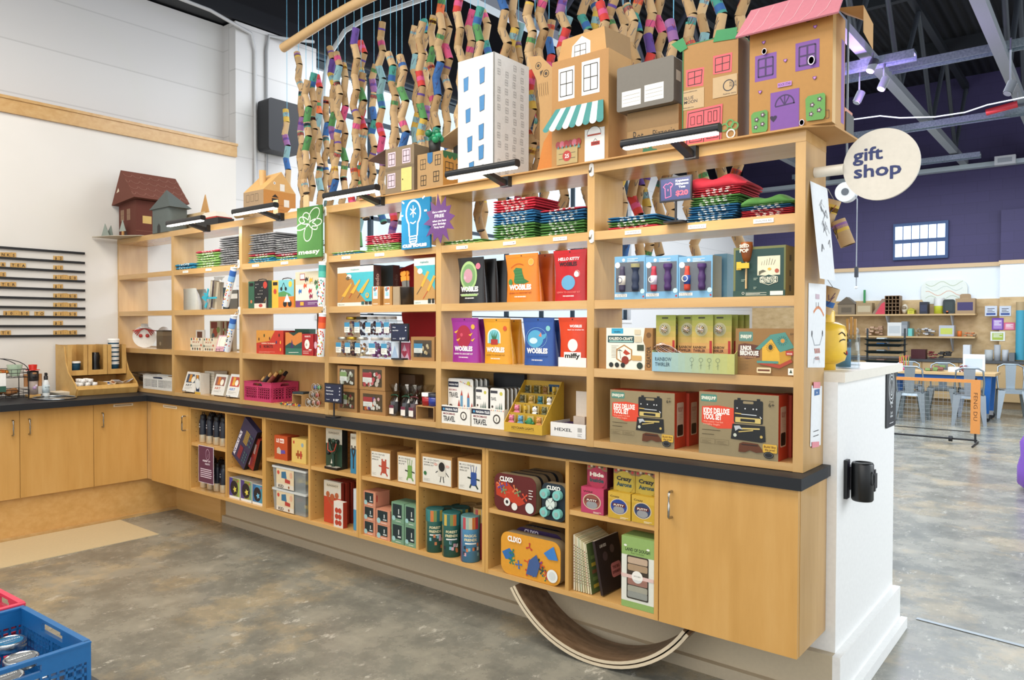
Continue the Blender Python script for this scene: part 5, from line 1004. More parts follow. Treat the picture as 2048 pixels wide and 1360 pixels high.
# white tower
x0,x1,zt = span(916,988,103,.0,200); W_ = x1-x0; H_ = zt-ZS; D = .27
e = empty('paper_tower',(x0,.0,ZS)); tag(e,'tall white box tower with blue shaded windows and rows of tiny ones','paper tower')
m = MB(); m.box(0,W_,0,D,0,H_,'e6e3de/r.7'); F = m.face((0,0,0),(1,0,0),(0,0,1))
for a,b,h_ in ((.17,.74,.12),(.23,.48,.12),(.28,.24,.13),(.33,.08,.08),(.62,.77,.13),(.62,.55,.13),(.6,.32,.13),(.6,.16,.12),(.6,.04,.08)):
    F.poly([(W_*a,H_*b),(W_*(a+.12),H_*(b+.01)),(W_*(a+.13),H_*(b+h_)),(W_*(a-.01),H_*(b+h_-.01))],'3f7fb4'); F.line([(W_*a,H_*b),(W_*(a+.12),H_*(b+.01)),(W_*(a+.13),H_*(b+h_)),(W_*(a-.01),H_*(b+h_-.01)),(W_*a,H_*b)],.0014,'2a2a2a')
G = m.face((W_,0,0),(0,1,0),(0,0,1)); rnd = random.Random(5)
for c_ in range(4):
    for r_ in range(13):
        if rnd.random() < .06: continue
        G.k = 1
        win(G,D*(.10+.22*c_)+rnd.uniform(-.004,.004),H_*(.035+.073*r_)+rnd.uniform(-.003,.003),.020,.027,None,'35302c',.0014,0)
G.line([(.001,0),(.001,H_)],.003,'1a1a1a'); F.line([(W_-.0015,0),(W_-.0015,H_)],.003,'1a1a1a'); m.build('walls',e)
# bird cut-out
p = at(1080,150,y=.10); e = empty('paper_bird',(p.x,.10,ZS)); tag(e,'kraft cardboard owl cut-out leaning between the white tower and flower shop','paper owl')
m = MB(); z_ = p.z-ZS; m.prism([(-.07,z_+.10),(.0,z_+.09),(.07,z_+.02),(.075,z_-.1),(.05,-.0),(.0,.0),(.0,z_-.16),(-.02,z_-.02),(-.05,z_+.04)],'y',0,.005,'b38b55'); F = m.face((0,-.0005,z_),(1,0,0),(0,0,1))
for cx,cz in ((-.01,.045),(.035,.0)): F.ring(cx,cz,.017,.003,'3a2a18'); F.circ(cx,cz,.008,'3a2a18',10)
F.poly([(.0,.015),(.018,.02),(.004,-.005)],'3a2a18')
for k in range(5): F.line([(-.005+.012*k,-.04),(.0+.012*k,-.10)],.0015,'5a4020')
m.build('body',e)
# flower shop
x0,x1,zt = span(1104,1217,95,.0,200); W_ = x1-x0; H_ = zt-ZS; D = .19
e = empty('paper_house',(x0,.0,ZS)); tag(e,'kraft flower shop house with a teal and white striped awning','paper house')
m = MB(); m.box(0,W_,0,D,0,H_,'cardboard'); F = m.face((0,0,0),(1,0,0),(0,0,1)); F.rect(0,0,W_,H_,'ab7c42')
win(F,W_*.12,H_*.62,W_*.29,H_*.30,'eceae6',lw=.004); win(F,W_*.54,H_*.62,W_*.31,H_*.31,'eceae6',lw=.004)
F.rect(W_*.60,0,W_*.94,H_*.30,'ebe9e4'); F.poly([(W_*.64,H_*.25)]+[(W_*(.76+.12*cos(t)),H_*(.25+.07*sin(t))) for t in [pi*(1-i/8) for i in range(9)]]+[(W_*.88,H_*.25)],'f4f2ee'); F.line([(W_*(.76+.12*cos(t)),H_*(.25+.07*sin(t))) for t in [pi*(1-i/8) for i in range(9)]],.002,'2a2622'); F.rect(W_*.645,H_*.235,W_*.88,H_*.25,'b0503c')
F.rect(W_*.71,H_*.145,W_*.86,H_*.18,'b8382c'); F.text('OPEN',W_*.785,H_*.152,H_*.02,'2a1010','C',W_*.12,.02); F.line([(W_*.75,H_*.18),(W_*.785,H_*.205),(W_*.82,H_*.18)],.0015,'2a2622')
for k in range(6): F.circ(W_*(.12+.075*k),H_*.205,.013,['9c3f42','c86a7c','a83a3c'][k % 3],10,1.2); F.poly([(W_*(.10+.075*k),H_*.15),(W_*(.125+.075*k),H_*.20),(W_*(.15+.075*k),H_*.15)],'4f8a88')
F.rect(W_*.10,H_*.015,W_*.48,H_*.165,'b09a68'); F.line([(W_*.14,H_*.115),(W_*.44,H_*.115)],.002,'2a2622'); F.line([(W_*.14,H_*.065),(W_*.44,H_*.065)],.002,'2a2622'); F.circ(W_*.29,H_*.09,W_*.08,'b03a34',18); F.text('25',W_*.29,H_*.072,H_*.036,'f4ece4','C',None,.02); m.build('walls',e)
m = MB(); n = 9; za,zb,ov = H_*.545,H_*.34,.055
for k in range(n):
    a0,a1 = k/n,(k+1)/n; t0,t1 = W_*.08+W_*.84*a0,W_*.08+W_*.84*a1; b0,b1 = -.01+(W_+.02)*a0,-.01+(W_+.02)*a1; c_ = '3f8a88' if k % 2 == 0 else 'eef0ee'
    m.add([(t0,-.003,za),(t1,-.003,za),(b1,-ov,zb),(b0,-ov,zb)],[(0,3,2,1)],c_); sc_ = [((b0+b1)/2+(b1-b0)/2*cos(t),-ov,zb-.014*sin(t)) for t in [pi*i/6 for i in range(7)]]; m.add(sc_,[list(range(7))],c_)
m.add([(W_*.92,-.003,za),(W_*.92,-.003,zb),(W_+.01,-ov,zb)],[(0,1,2)],'3f8a88'); m.build('awning',e)
m = MB(); m.prism([(W_*.02,H_),(W_*.9,H_),(W_*.86,H_+.11),(W_*.12,H_+.10)],'y',.03,.034,'cardboard'); F = m.face((0,.03,H_),(1,0,0),(0,0,1)); F.poly([(W_*.28,-.0),(W_*.30,.06),(W_*.47,.095),(W_*.62,.065),(W_*.62,.0)],'eceae6'); win(F,W_*.34,.005,W_*.2,.055,None,lw=.003,inset=0)
m.add([(W_*.9,.03,H_),(W_,D,H_),(W_*.97,D,H_+.10),(W_*.86,.03,H_+.11)],[(0,1,2,3)],'9a7a50'); m.build('roof_flap',e)
m = MB(); m.prism([(0,0),(.09,0),(.09,.19),(.04,.13)],'y',0,.004,'c2762a'); tag(m.build('paper_wing',None,(x0-.10,.02,ZS)),'orange cardboard wedge left of the flower shop house','cardboard')
# pizzeria
x0,x1,zt = span(1247,1352,112,.02,180); W_ = x1-x0; D = .13; H_ = zt-ZS
e = empty('paper_house',(x0,.035,ZS)); tag(e,'brown box pizzeria under a grey papered upper storey','paper house')
m = MB(); m.box(.01,W_+.005,0,D,0,H_*.50,'cardboard'); F = m.face((.01,0,0),(1,0,0),(0,0,1)); F.rect(0,0,W_-.005,H_*.50,'9c7a4c'); F.rect(0,H_*.29,W_-.005,H_*.50,'87683e'); F.text('Bot',W_*.12,H_*.165,H_*.12,'3a2c1c','L',W_*.2); F.circ(W_*.42,H_*.17,.003,'3a2c1c',6); F.circ(W_*.42,H_*.21,.003,'3a2c1c',6); F.text('Pizzoria',W_*.50,H_*.18,H_*.085,'3a2c1c','L',W_*.42); F.poly([(W_*.3,H_*.02),(W_*.32,H_*.08),(W_*.42,H_*.07),(W_*.46,H_*.10),(W_*.5,H_*.06),(W_*.58,H_*.05),(W_*.58,H_*.02)],'2c6a4a'); m.build('ground_floor',e)
m = MB(); m.prism(rr(-.02,H_*.505,W_,H_,.01),'y',-.035,D,'6f6a62',False); F = m.face((-.02,-.035,H_*.5),(1,0,0),(0,0,1)); F.rect(W_*.1,H_*.05,W_*.47,H_*.22,'e6e4de'); F.rect(W_*.54,H_*.06,W_*.90,H_*.24,'e6e4de')
for q in (.09,.13,.17): F.line([(W_*.12,H_*q),(W_*.45,H_*(q+.005))],.001,'8a8680'); F.line([(W_*.56,H_*(q+.01)),(W_*.88,H_*(q+.015))],.001,'8a8680')
G = m.face((W_,-.035,H_*.5),(0,1,0),(0,0,1)); G.rect(.02,H_*.25,.06,H_*.36,'e6e4de'); m.build('upper_floor',e)
# pink window house
x0,x1,zt = span(1366,1476,66,.0,150); W_ = x1-x0; H_ = zt-ZS; D = .11
e = empty('paper_house',(x0,.0,ZS)); tag(e,'kraft box house with coral pink windows and double doors, green taped top','paper house')
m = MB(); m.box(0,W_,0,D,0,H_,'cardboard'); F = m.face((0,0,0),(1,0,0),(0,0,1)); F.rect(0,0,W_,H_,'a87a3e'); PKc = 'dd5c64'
win(F,W_*.06,H_*.58,W_*.32,H_*.17,PKc,skew=.004); win(F,W_*.56,H_*.65,W_*.33,H_*.18,PKc,skew=.002)
F.rect(0,H_*.36,W_*.40,H_*.555,'c2a47a'); F.text('BLUE',W_*.03,H_*.46,H_*.032,'2a2a34','L',None,.01); F.text('MOON',W_*.03,H_*.42,H_*.032,'2a2a34','L',None,.01); F.text('bluemoonfabrics.com',W_*.01,H_*.53,H_*.014,'2a2a34','L',W_*.26); F.text('Fashion starts here',W_*.01,H_*.375,H_*.014,'2a2a34','L',W_*.2)
F.rect(W_*.56,H_*.42,W_*.99,H_*.62,'c2a47a'); F.ring(W_*.84,H_*.52,W_*.10,.004,'2a2a34',16); F.text('BLUE',W_*.86,H_*.53,H_*.024,'2a2a34','L',W_*.12); F.text('MOON',W_*.86,H_*.50,H_*.024,'2a2a34','L',W_*.12); F.text('Fashion starts',W_*.75,H_*.435,H_*.014,'2a2a34','L',W_*.22)
F.poly([(W_*.05,0),(W_*.09,H_*.345),(W_*.74,H_*.355),(W_*.72,0)],PKc); K = '1c1a18'
F.line([(W_*.08,0),(W_*.12,H_*.32),(W_*.70,H_*.33),(W_*.69,0)],.003,K); F.line([(W_*.40,0),(W_*.40,H_*.32)],.003,K)
for a,b,c_,d in ((.16,.20,.23,.28),(.28,.20,.36,.28),(.48,.20,.54,.30),(.58,.20,.64,.30),(.14,.03,.36,.12),(.46,.04,.66,.14)): F.line([(W_*a,H_*b),(W_*c_,H_*b),(W_*c_,H_*d),(W_*a,H_*d),(W_*a,H_*b)],.0022,K)
for dx,dz in ((0,0),(.022,.012),(.04,0)): F.ring(W_*.82+dx-.01,H_*.12+dz,.016,.005,'5a9a54',12)
F.ring(W_*.89,H_*.05,.018,.005,'e4e0d8',12)
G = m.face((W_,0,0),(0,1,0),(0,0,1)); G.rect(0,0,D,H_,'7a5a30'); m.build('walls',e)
m = MB(); m.box(0,W_,-.001,D,H_,H_+.004,'2f7a45/r.35'); m.prism([(W_*.56,H_-.012),(W_*.62,H_+.03),(W_*.98,H_+.022),(W_*.98,H_-.02)],'y',-.003,-.0015,'2f8a50/r.3'); m.box(-.0012,.0025,-.0025,-.0012,0,H_,'2f7a45/r.35'); m.prism([(-.05,H_+.02),(.0,H_+.035),(.02,H_-.01),(-.01,H_-.02)],'y',-.004,-.003,'2f8a50/r.3'); m.build('green_tape',e)
# purple house
x0,x1,zt = span(1498,1664,12,-.02,150); W_ = x1-x0; H_ = zt-ZS; D = .15
e = empty('paper_house',(x0,-.015,ZS)); tag(e,'large kraft house with purple windows and door under a pink roof','paper house')
m = MB(); m.box(0,W_,0,D,0,H_,'cardboard'); F = m.face((0,0,0),(1,0,0),(0,0,1)); F.rect(0,0,W_,H_,'b2803c'); PU = '7a4a9c'; PD = '3c2458'
win(F,W_*.07,H_*.48,W_*.27,H_*.24,PU,PD,.006,.16); win(F,W_*.57,H_*.50,W_*.28,H_*.25,PU,PD,.006,.16)
F.rect(W_*.27,0,W_*.62,H_*.35,PU); F.line([(W_*.33,H_*.215),(W_*.56,H_*.225)]+[(W_*(.445+.115*cos(t)),H_*(.22+.09*sin(t))) for t in [pi*i/10 for i in range(11)]],.005,PD)
for t in (60,90,120): F.line([(W_*.445,H_*.22),(W_*(.445+.115*cos(R(t))),H_*(.22+.09*sin(R(t))))],.004,PD)
def heart(F,x,y,s_,c_): F.poly([(x+s_*.9*sin(t)**3,y+s_*(.8*cos(t)-.3*cos(2*t)-.1*cos(3*t))) for t in [2*pi*i/18 for i in range(18)]][::-1],c_)
heart(F,W_*.31,H_*.115,.014,'2a1a3c')
for a,b in ((.18,.83),(.80,.86),(.45,.62),(.14,.38),(.80,.41)): heart(F,W_*a,H_*b,.008,'6a2f7c'); heart(F,W_*a,H_*b,.005,'c08ad0')
F.rect(W_*.36,H_*.385,W_*.53,H_*.425,'b884c8'); F.text('ROCK STAR',W_*.445,H_*.395,H_*.022,'5a2f78','C',W_*.15,.02)
for a,b,c_,d in ((.03,.01,.24,.205),(.70,.035,.93,.26)):
    F.poly([(W_*(a+.02),H_*b),(W_*(c_-.02),H_*(b-.005)),(W_*c_,H_*(b+.02)),(W_*c_,H_*(d-.02)),(W_*(c_-.02),H_*d),(W_*(a+.03),H_*(d-.005)),(W_*a,H_*(d-.03)),(W_*(a+.01),H_*(b+.02))],'5f9a4a')
    for q,r_ in ((.3,.25),(.7,.35),(.35,.6),(.72,.78)):
        X,Y = W_*(a+(c_-a)*q),H_*(b+(d-b)*r_)
        for k in range(5): F.circ(X+.006*cos(k*1.256),Y+.006*sin(k*1.256),.003,'5a3050',6)
        F.circ(X,Y,.0035,'e8c8e0',6)
for a,b in ((.195,.74),(.66,.03)): F.circ(W_*a,H_*b,.009,'dcd4e4',10,1.3); F.circ(W_*a,H_*b,.007,'3c2a6c',10,1.3)
F.circ(W_*.765,H_*.565,.012,'dcd4e4',10,1.4); F.circ(W_*.765,H_*.565,.009,PD,10,1.4)
for pts in ([(.71,.93),(.71,.91),(.75,.91)],[(.95,.91),(.95,.94)],[(.94,.03),(.975,.03),(.975,.10),(.94,.10)]): F.line([(W_*a,H_*b) for a,b in pts],.002,'2a2018')
G = m.face((W_,0,0),(0,1,0),(0,0,1)); G.rect(0,0,D*.25,H_,'d8b070'); G.rect(D*.7,H_*.05,D*.95,H_*.8,PU); m.build('walls',e)
m = MB(); zf = H_-.012; m.add([(-.035,-.05,zf-.03),(W_+.03,-.05,zf-.03),(W_+.03,.06,zf+.10),(-.02,.06,zf+.10),(-.035,-.045,zf-.034),(W_+.03,-.045,zf-.034),(W_+.03,.065,zf+.096),(-.02,.065,zf+.096)],[(0,1,2,3),(7,6,5,4),(0,4,5,1),(1,5,6,2),(3,7,4,0)],'d98a98/r.35')
F = m.face((-.035,-.0505,zf-.03),(1,0,0),(0,.11,.13))
for k in range(6): F.line([(.01+W_*.19*k,0),(.035+W_*.19*k,.04),(.05+W_*.19*k,.16)],.002,'f2c4cc')
m.build('roof',e)
m = MB(); m.add([(W_+.001,.02,H_),(W_+.09,.03,H_-.01),(W_+.095,.14,H_-.04),(W_+.001,.15,H_+.02),(W_+.09,.03,H_-.10),(W_+.095,.14,H_-.13)],[(0,1,2,3),(1,4,5,2)],'cardboard'); m.build('side_flap',e)
m = MB(); m.box(0,.05,0,.10,0,.09,'c8846a'); m.box(.05,.055,0,.10,0,.075,'3a3a34'); tag(m.build('salmon_box',None,(.02,.16,ZS+.0005)),'small salmon carton at the back of the shelving top right end','box')
# ================================================================ curtain of strung cardboard tubes behind the shelving
KR = ['b3946a','bfa076','a98a60','c4a67c','b79a72']
PNT = [('c8507c','pink'),('d86a3c','orange'),('5a3f8c','purple'),('3f8f84','teal'),('4f8a50','green'),('c9a84a','yellow'),('2f5f9c','blue'),('c23a34','red'),('7fa8b0','pale blue'),('8a5f94','mauve')]
TLIB = []
def tube_lib(main,bands,seed):
    rnd = random.Random(seed); m = MB(); L_ = .104; r_ = .023
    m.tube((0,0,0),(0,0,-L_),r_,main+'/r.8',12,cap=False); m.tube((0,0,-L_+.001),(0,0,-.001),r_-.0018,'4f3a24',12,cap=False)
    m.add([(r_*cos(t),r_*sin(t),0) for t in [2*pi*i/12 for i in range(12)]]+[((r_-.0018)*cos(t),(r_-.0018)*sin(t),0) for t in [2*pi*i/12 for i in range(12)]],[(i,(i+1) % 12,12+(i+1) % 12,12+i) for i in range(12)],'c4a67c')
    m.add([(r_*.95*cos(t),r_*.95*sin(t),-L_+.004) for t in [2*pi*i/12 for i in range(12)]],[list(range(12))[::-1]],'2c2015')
    for c_ in bands:
        z0 = rnd.uniform(.01,.06); m.tube((0,0,-z0),(0,0,-z0-rnd.uniform(.012,.035)),r_+.0004,c_+'/r.8',12,cap=False)
    for k in range(2):
        t0 = rnd.uniform(3.4,5.8); pts = [((r_+.0008)*cos(t0+.25*i),(r_+.0008)*sin(t0+.25*i),-.03-.02*sin(i*1.3+k)-.02*k) for i in range(4)]; m.path(pts,.0011,rnd.choice(['3a2a20','5a3a6c','a84a3a','3a5a7a']),4)
    o = m.build('cardboard_tube'); COL.objects.unlink(o); me = o.data; bpy.data.objects.remove(o); return me
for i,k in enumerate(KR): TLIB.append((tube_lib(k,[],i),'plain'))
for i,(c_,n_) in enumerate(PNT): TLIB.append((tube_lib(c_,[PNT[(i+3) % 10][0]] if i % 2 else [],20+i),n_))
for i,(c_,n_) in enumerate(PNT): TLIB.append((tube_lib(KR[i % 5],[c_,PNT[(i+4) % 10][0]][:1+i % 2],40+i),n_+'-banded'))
STR = [(597,105),(574,219),(612,162),(625,148),(637,151),(650,195),(663,94),(676,105),(690,127),(708,59),(724,83),(722,147),(748,131),(761,46),(781,106),(793,131),(804,111),(826,54),(841,46),(852,40),(863,34),(880,-5),(892,28),(915,-10),(941,22),(956,17),(970,21),(1005,-10),(1023,-10),(1037,49),(1056,-5),(1070,67),(1084,-8),(1098,43),(1123,-10),(1132,36),(1168,-5),(1188,-8),(1207,5),(1224,-5),(1246,17),(1260,10),(1274,-10),(1302,-10),(1316,-5),(1347,41),(1380,-10),(1406,-10),(1437,-10),(1487,-10)]
rs = random.Random(11); slots = []
for k,(px,py) in enumerate(STR):
    best = None
    for li in rs.sample(range(7),7):
        q = at(px,py,y=.35+.066*li); gap = min([abs(q.x-sx) for sx,sl in slots if sl == li]+[.5])
        if best is None or gap > best[0]+.02: best = (gap,li,q.x)
    slots.append((best[2],best[1])); yy = .35+.066*best[1]
    p = at(px,py,y=yy); zt = p.z; e = empty('tube_strand',(p.x,yy,zt+.002))
    zlow = (2.36 if 640 < px else 2.40)-rs.uniform(0,.06) if px < 700 else (1.85+rs.uniform(-.1,.15) if px > 1090 else 2.05+rs.uniform(-.1,.2))
    dx = dz = dyy = 0.0; j = 0; sgn = rs.choice((-1,1)); dx = -sgn*.02; topn = None; cols_ = []
    while zt+dz > zlow:
        me,nm = TLIB[rs.choice([0,1,2,3,4]*4+list(range(5,15))+list(range(15,25)) if j else list(range(len(TLIB))))]
        if topn is None: topn = nm
        if nm != 'plain': cols_.append(nm)
        tl = sgn*rs.uniform(.16,.48); tilt_y = rs.uniform(-.05,.05)
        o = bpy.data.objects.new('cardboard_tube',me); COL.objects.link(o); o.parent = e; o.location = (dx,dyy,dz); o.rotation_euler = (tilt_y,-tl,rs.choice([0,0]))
        L_ = .100; v = Matrix.Rotation(-tl,4,'Y') @ Matrix.Rotation(tilt_y,4,'X') @ Vector((0,0,-L_)); dx += v.x; dyy += v.y; dz += v.z; sgn = -sgn
        if abs(dx) > .026: sgn = -1 if dx > 0 else 1
        dyy *= .3; j += 1
    m = MB(); m.path([(0,0,3.98-zt),(0,0,.0)],.0022,'6ab8dc',4); m.build('string',e)
    second = cols_[1] if len(cols_) > 1 else 'plain'
    tag(e,'hanging strand of cardboard tubes with %s top tube, %s from the left' % (topn,ordn(k+1)),'tube strand','strands of cardboard tubes behind the shelving')
# curved pole, conduit
a = at(566,96,y=.55); pts = [at(px,py,y=yy) for px,py,yy in ((566,96,.27),(600,74,.27),(650,42,.27),(700,14,.27),(745,-8,.27),(820,-40,.27),(960,-80,.27),(1150,-110,.27))]
m = MB(); m.path(pts,.030,'c9a778',16)
tag(m.build('cardboard_pole'),'long curved brown cardboard pole hanging over the strands','pole')
m = MB(); m.path([at(px,py,y=1.5) for px,py in ((640,420),(648,330),(645,200),(650,150),(662,105),(690,62),(730,38),(800,14),(880,-14))],.02,'aeb3b6/r.4',10); tag(m.build('bent_pipe'),'pale bent pipe curving up behind the cardboard pole','pipe')
for k,(px0,col_) in enumerate(((510,'c2c3c4'),(533,'b4b6b8'))):
    m = MB(); t_ = at(px0,60,x=WX+.02); b_ = at(px0,420,x=WX+.02); pts = [(WX+.018,t_.y,2.2),(WX+.018,t_.y,t_.z-.2),(WX+.03,t_.y+(.02 if k else -.05),t_.z-.05),(WX+.12,t_.y+(.25 if k else -.5),4.20),(WX+.14,t_.y+(.45 if k else -2.2),4.24)]
    m.path(pts,.016,col_,8); tag(m.build('conduit'),['left of the two grey conduits running up the white pilaster','right grey conduit on the pilaster beside the black speaker'][k],'conduit')
m = MB(); p = at(557,257,x=WX+.12); m.prism(rr(p.y-.17,p.z-.24,p.y+.17,p.z+.24,.03),'x',WX+.04,WX+.22,'15171c/r.5'); m.box(WX+.002,WX+.04,p.y-.03,p.y+.03,p.z-.05,p.z+.05,'15171c'); tag(m.build('wall_speaker'),'black loudspeaker mounted on the white wall left of the strands','speaker')
# ================================================================ goods in the left upper bays
# bay 4, second row
def p_mk(F,w_,h):
    F.rect(0,0,w_,h,'a9773a'); F.poly([(w_*.24,h*.85),(w_,h*.85),(w_,h*.10),(w_*.80,h*.10),(w_*.52,h*.44),(w_*.45,h*.65)],'3fa8b4'); F.rect(0,h*.85,w_,h,'ded9cc'); F.rect(0,0,w_,h*.09,'ded9cc'); F.text('makedo',w_*.5,h*.90,h*.05,'2f8a94','C',w_*.24,.02); F.text('discover',w_*.03,h*.025,h*.035,'3a5a5a','L',w_*.18,.01)
    for a,b,c_ in ((.28,.42,'9a9488'),(.52,.50,'c24a2c'),(.76,.50,'3a3a3a')):
        X,Y = w_*a,h*b; F.poly([(X-.012-w_*.12,Y-h*.16),(X+w_*.10,Y+h*.16),(X+w_*.135,Y+h*.135),(X+.010-w_*.09,Y-h*.19)],'d8a23a'); F.line([(X-w_*.10,Y-h*.17),(X-w_*.19,Y-h*.30)],.003,c_); F.circ(X+w_*.12,Y+h*.155,.005,'8a9a94',8)
    F.circ(w_*.84,h*.26,w_*.05,'d8a23a',12); F.circ(w_*.84,h*.27,w_*.025,'3fa8b4',10); F.circ(w_*.34,h*.75,w_*.07,'eeeae0',12,.6); F.poly([(w_*.24,h*.70),(w_*.30,h*.77),(w_*.38,h*.72),(w_*.3,h*.67)],'5f5646')
    for k in range(3): F.rect(w_*(.68+.10*k),h*.03,w_*(.76+.10*k),h*.11,['2a5a5a','3a2a1a','1f1f1f'][k])
put('tool_kit','large teal and kraft cardboard-tool box at the left of its shelf','craft kit',675,747,533,S2,.055,'a9773a',p_mk,y=.015,side='4c2820',ps=lambda G,d,h: G.text('makedo',d*.7,h*.18,d*.45,'a89084','L',h*.62,.03,0,pi/2))
put('tool_kit','dark craft kit box standing behind the small kraft boxes','craft kit',757,786,531,S2,.05,'2c3a40',None,y=.13,side='4c2820',ps=lambda G,d,h: G.text('makedo',d*.7,h*.18,d*.45,'6a5048','L',h*.6,.03,0,pi/2))
def p_mk2(F,w_,h):
    F.rect(0,h*.84,w_,h,'ded9cc'); F.rect(0,h*.09,w_,h*.84,'b48a50'); F.poly([(w_*.05,h*.84),(w_*1.0,h*.84),(w_*1.0,h*.3),(w_*.75,h*.5)],'3fa8b4'); F.rect(0,0,w_,h*.09,'ded9cc'); F.text('makedo',w_*.5,h*.89,h*.05,'2f8a94','C',w_*.42,.02); F.text('explore',w_*.05,h*.025,h*.035,'2f8a94','L',w_*.28,.01)
    for a,b,c_ in ((.42,.52,'3a3a3a'),(.72,.42,'c24a2c')):
        X,Y = w_*a,h*b; F.poly([(X-w_*.10,Y-h*.12),(X+w_*.22,Y+h*.20),(X+w_*.32,Y+h*.17),(X-w_*.0,Y-h*.15)],'d8a23a'); F.line([(X-w_*.05,Y-h*.13),(X-w_*.28,Y-h*.30)],.0035,c_)
    F.circ(w_*.3,h*.72,w_*.12,'eeeae0',12,.8); F.rect(w_*.68,h*.02,w_*.82,h*.12,'1f2f2f'); F.rect(w_*.86,h*.02,w_*.98,h*.12,'1f1f1f')
put('tool_kit','narrower teal and kraft cardboard-tool box at the right end of its shelf','craft kit',828,870,516,S2,.06,'b48a50',p_mk2,y=.015)
def p_sm(F,w_,h): F.rect(w_*.12,h*.35,w_*.72,h,'cdd3d4'); F.circ(w_*.35,h*.85,w_*.18,'6a7a84',8); F.circ(w_*.55,h*.9,w_*.12,'c8502a',8); F.rect(w_*.25,h*.5,w_*.6,h*.7,'8fc0cc'); F.text('makedo',w_*.15,h*.06,h*.06,'f0ece0','L',w_*.6,.02)
put('craft_box','small kraft accessory box with a grey sticker, left of two','craft kit',744,760,573,S2,.05,'ad7f45',p_sm,y=.012,group='small kraft accessory boxes')
put('craft_box','small kraft accessory box with a yellow dot, second from left','craft kit',767,784,573,S2,.05,'ad7f45',p_sm,y=.012,group='small kraft accessory boxes')
put('craft_box','plain corrugated side of a kraft accessory box beside the pen cup','craft kit',786,799,573,S2,.05,'9c8a70',None,y=.012,group='small kraft accessory boxes')
p = at(813,590,y=.05); e = empty('mesh_cup',(p.x,.055,S2)); tag(e,'dark mesh pen cup holding orange cutting tools beside the kraft boxes','pen cup')
m = MB(); m.lathe([(0,.001),(.036,.001),(.040,.092),(.041,.096),(.038,.096),(.034,.004),(0,.004)],'2b2420/r.4',20); m.build('cup',e)
for k,(dx,dy,t_) in enumerate(((-.012,0,-.12),(.0,.01,-.05),(-.02,.01,-.3))):
    m = MB(); m.box(-.011,.011,-.002,.002,0,.09,'9a9a96/m1/r.4'); m.box(-.014,.014,-.003,.003,.09,.115,'d88a28'); m.face((0,-.003,.115),(1,0,0),(0,0,1)).ring(0,.014,.013,.005,'d88a28',14); m.prism([(.014*cos(t),.129-.115+.115+.014*sin(t)) for t in [2*pi*i/12 for i in range(12)]],'y',-.003,.003,'d88a28')
    o = m.build('craft_saw',None,(p.x+dx,.055+dy*0.5,S2+.012+.03)); o.rotation_euler = (0,t_*.6,0); tag(o,'orange handled craft saw %s in the mesh cup' % ['at the left','in the middle','leaning furthest left'][k],'craft tool','orange tools in the mesh cup')
# bay 4, third row: jars
def jar(px,T,B,y,z,cap,fill,lab,lw='b9cfd6',wide=0):
    rpx = 9.0 if not wide else wide; p = at(px,B-5,y=y); r_ = (at(px+rpx,B,y=y).x-at(px-rpx,B,y=y).x)/2*.92; h = .116
    e = empty('craft_jar',(p.x,y+r_,z)); tag(e,lab,'jar','craft jars on the shelf')
    m = MB(); m.lathe([(0,.001),(r_*.95,.001),(r_,.004),(r_,h*.80),(r_*.85,h*.87),(r_*.85,h*.90)],'clear_plastic',18); m.build('glass',e)
    m = MB(); rnd = random.Random(px); c_ = fill
    for k in range(26): a_ = rnd.uniform(0,6.28); q = r_*.72*rnd.random()**.4; m.ball((q*cos(a_),q*sin(a_),.012+rnd.random()*h*.62),r_*.24,c_[k % len(c_)],6)
    m.build('beads',e)['kind'] = 'stuff'
    m = MB(); m.lathe([(r_*.90,h*.86),(r_*.93,h*.88),(r_*.93,h*.97),(r_*.88,h),(0,h)],cap,18); m.build('jar_lid',e)
    m = MB(); m.box(-r_*.62,r_*.62,-r_*1.02,-r_*.98,h*.22,h*.72,'e9e6dc'); F = m.face((-r_*.62,-r_*1.02,h*.22),(1,0,0),(0,0,1)); F.rect(0,h*.28,r_*1.24,h*.5,'3f8ab0'); lines(F,r_*.1,h*.2,r_*.9,3,h*.06,'6a6a66',h*.015); m.build('label',e)
    return h
dk = ['3a1f3a','5a2a2a','2a2440','6a4a3a']; mx_ = ['c8beb0','8a3a3a','d8c8a0','5a4a6a','c87a3a']; pp = ['7a2f7a','8a4a8c','5a2a50','c8b8c8']
jar(677,682,715,.02,S3,'b8b4a8/m1/r.35',mx_,'bottom row craft jar at the far left with a silver lid')
jar(695,682,715,.02,S3,'b8963a/m1/r.35',dk,'bottom row craft jar with a gold lid and purple contents')
jar(715,682,716,.02,S3,'b8b4a8/m1/r.35',['d8923a','c8beb0','d8c8a0','8a6a5a'],'bottom row craft jar with an orange ball at the top')
jar(744,683,717,.015,S3,'b0aaa2/r.3',pp,'bottom row wider jar of purple rings with a cream label',wide=11)
jar(768,685,718,.015,S3,'b0aaa2/r.3',pp,'bottom row wider jar of rings nearest the little sign',wide=10)
h1 = at(690,681,y=.02).z
m = MB(); h1 = max(.105,h1-S3); x0 = at(676,680,y=.0).x; x1 = at(781,684,y=.0).x
for px,cap,fl,lab in ((694,'b8963a/m1/r.35',mx_,'upper row craft jar with a gold lid at the left'),(714,'2f2a1c',dk,'upper row dark jar behind its gold-lidded neighbour'),(736,'b0aaa2/r.3',dk,'upper row jar with a blue label in the middle'),(757,'b0aaa2/r.3',pp,'upper row jar of purple pieces beside the middle one'),(773,'b0aaa2/r.3',pp,'upper row jar of red and purple pieces nearest the little sign')): jar(px,646,681,.022,S3+.1165,cap,fl,lab)
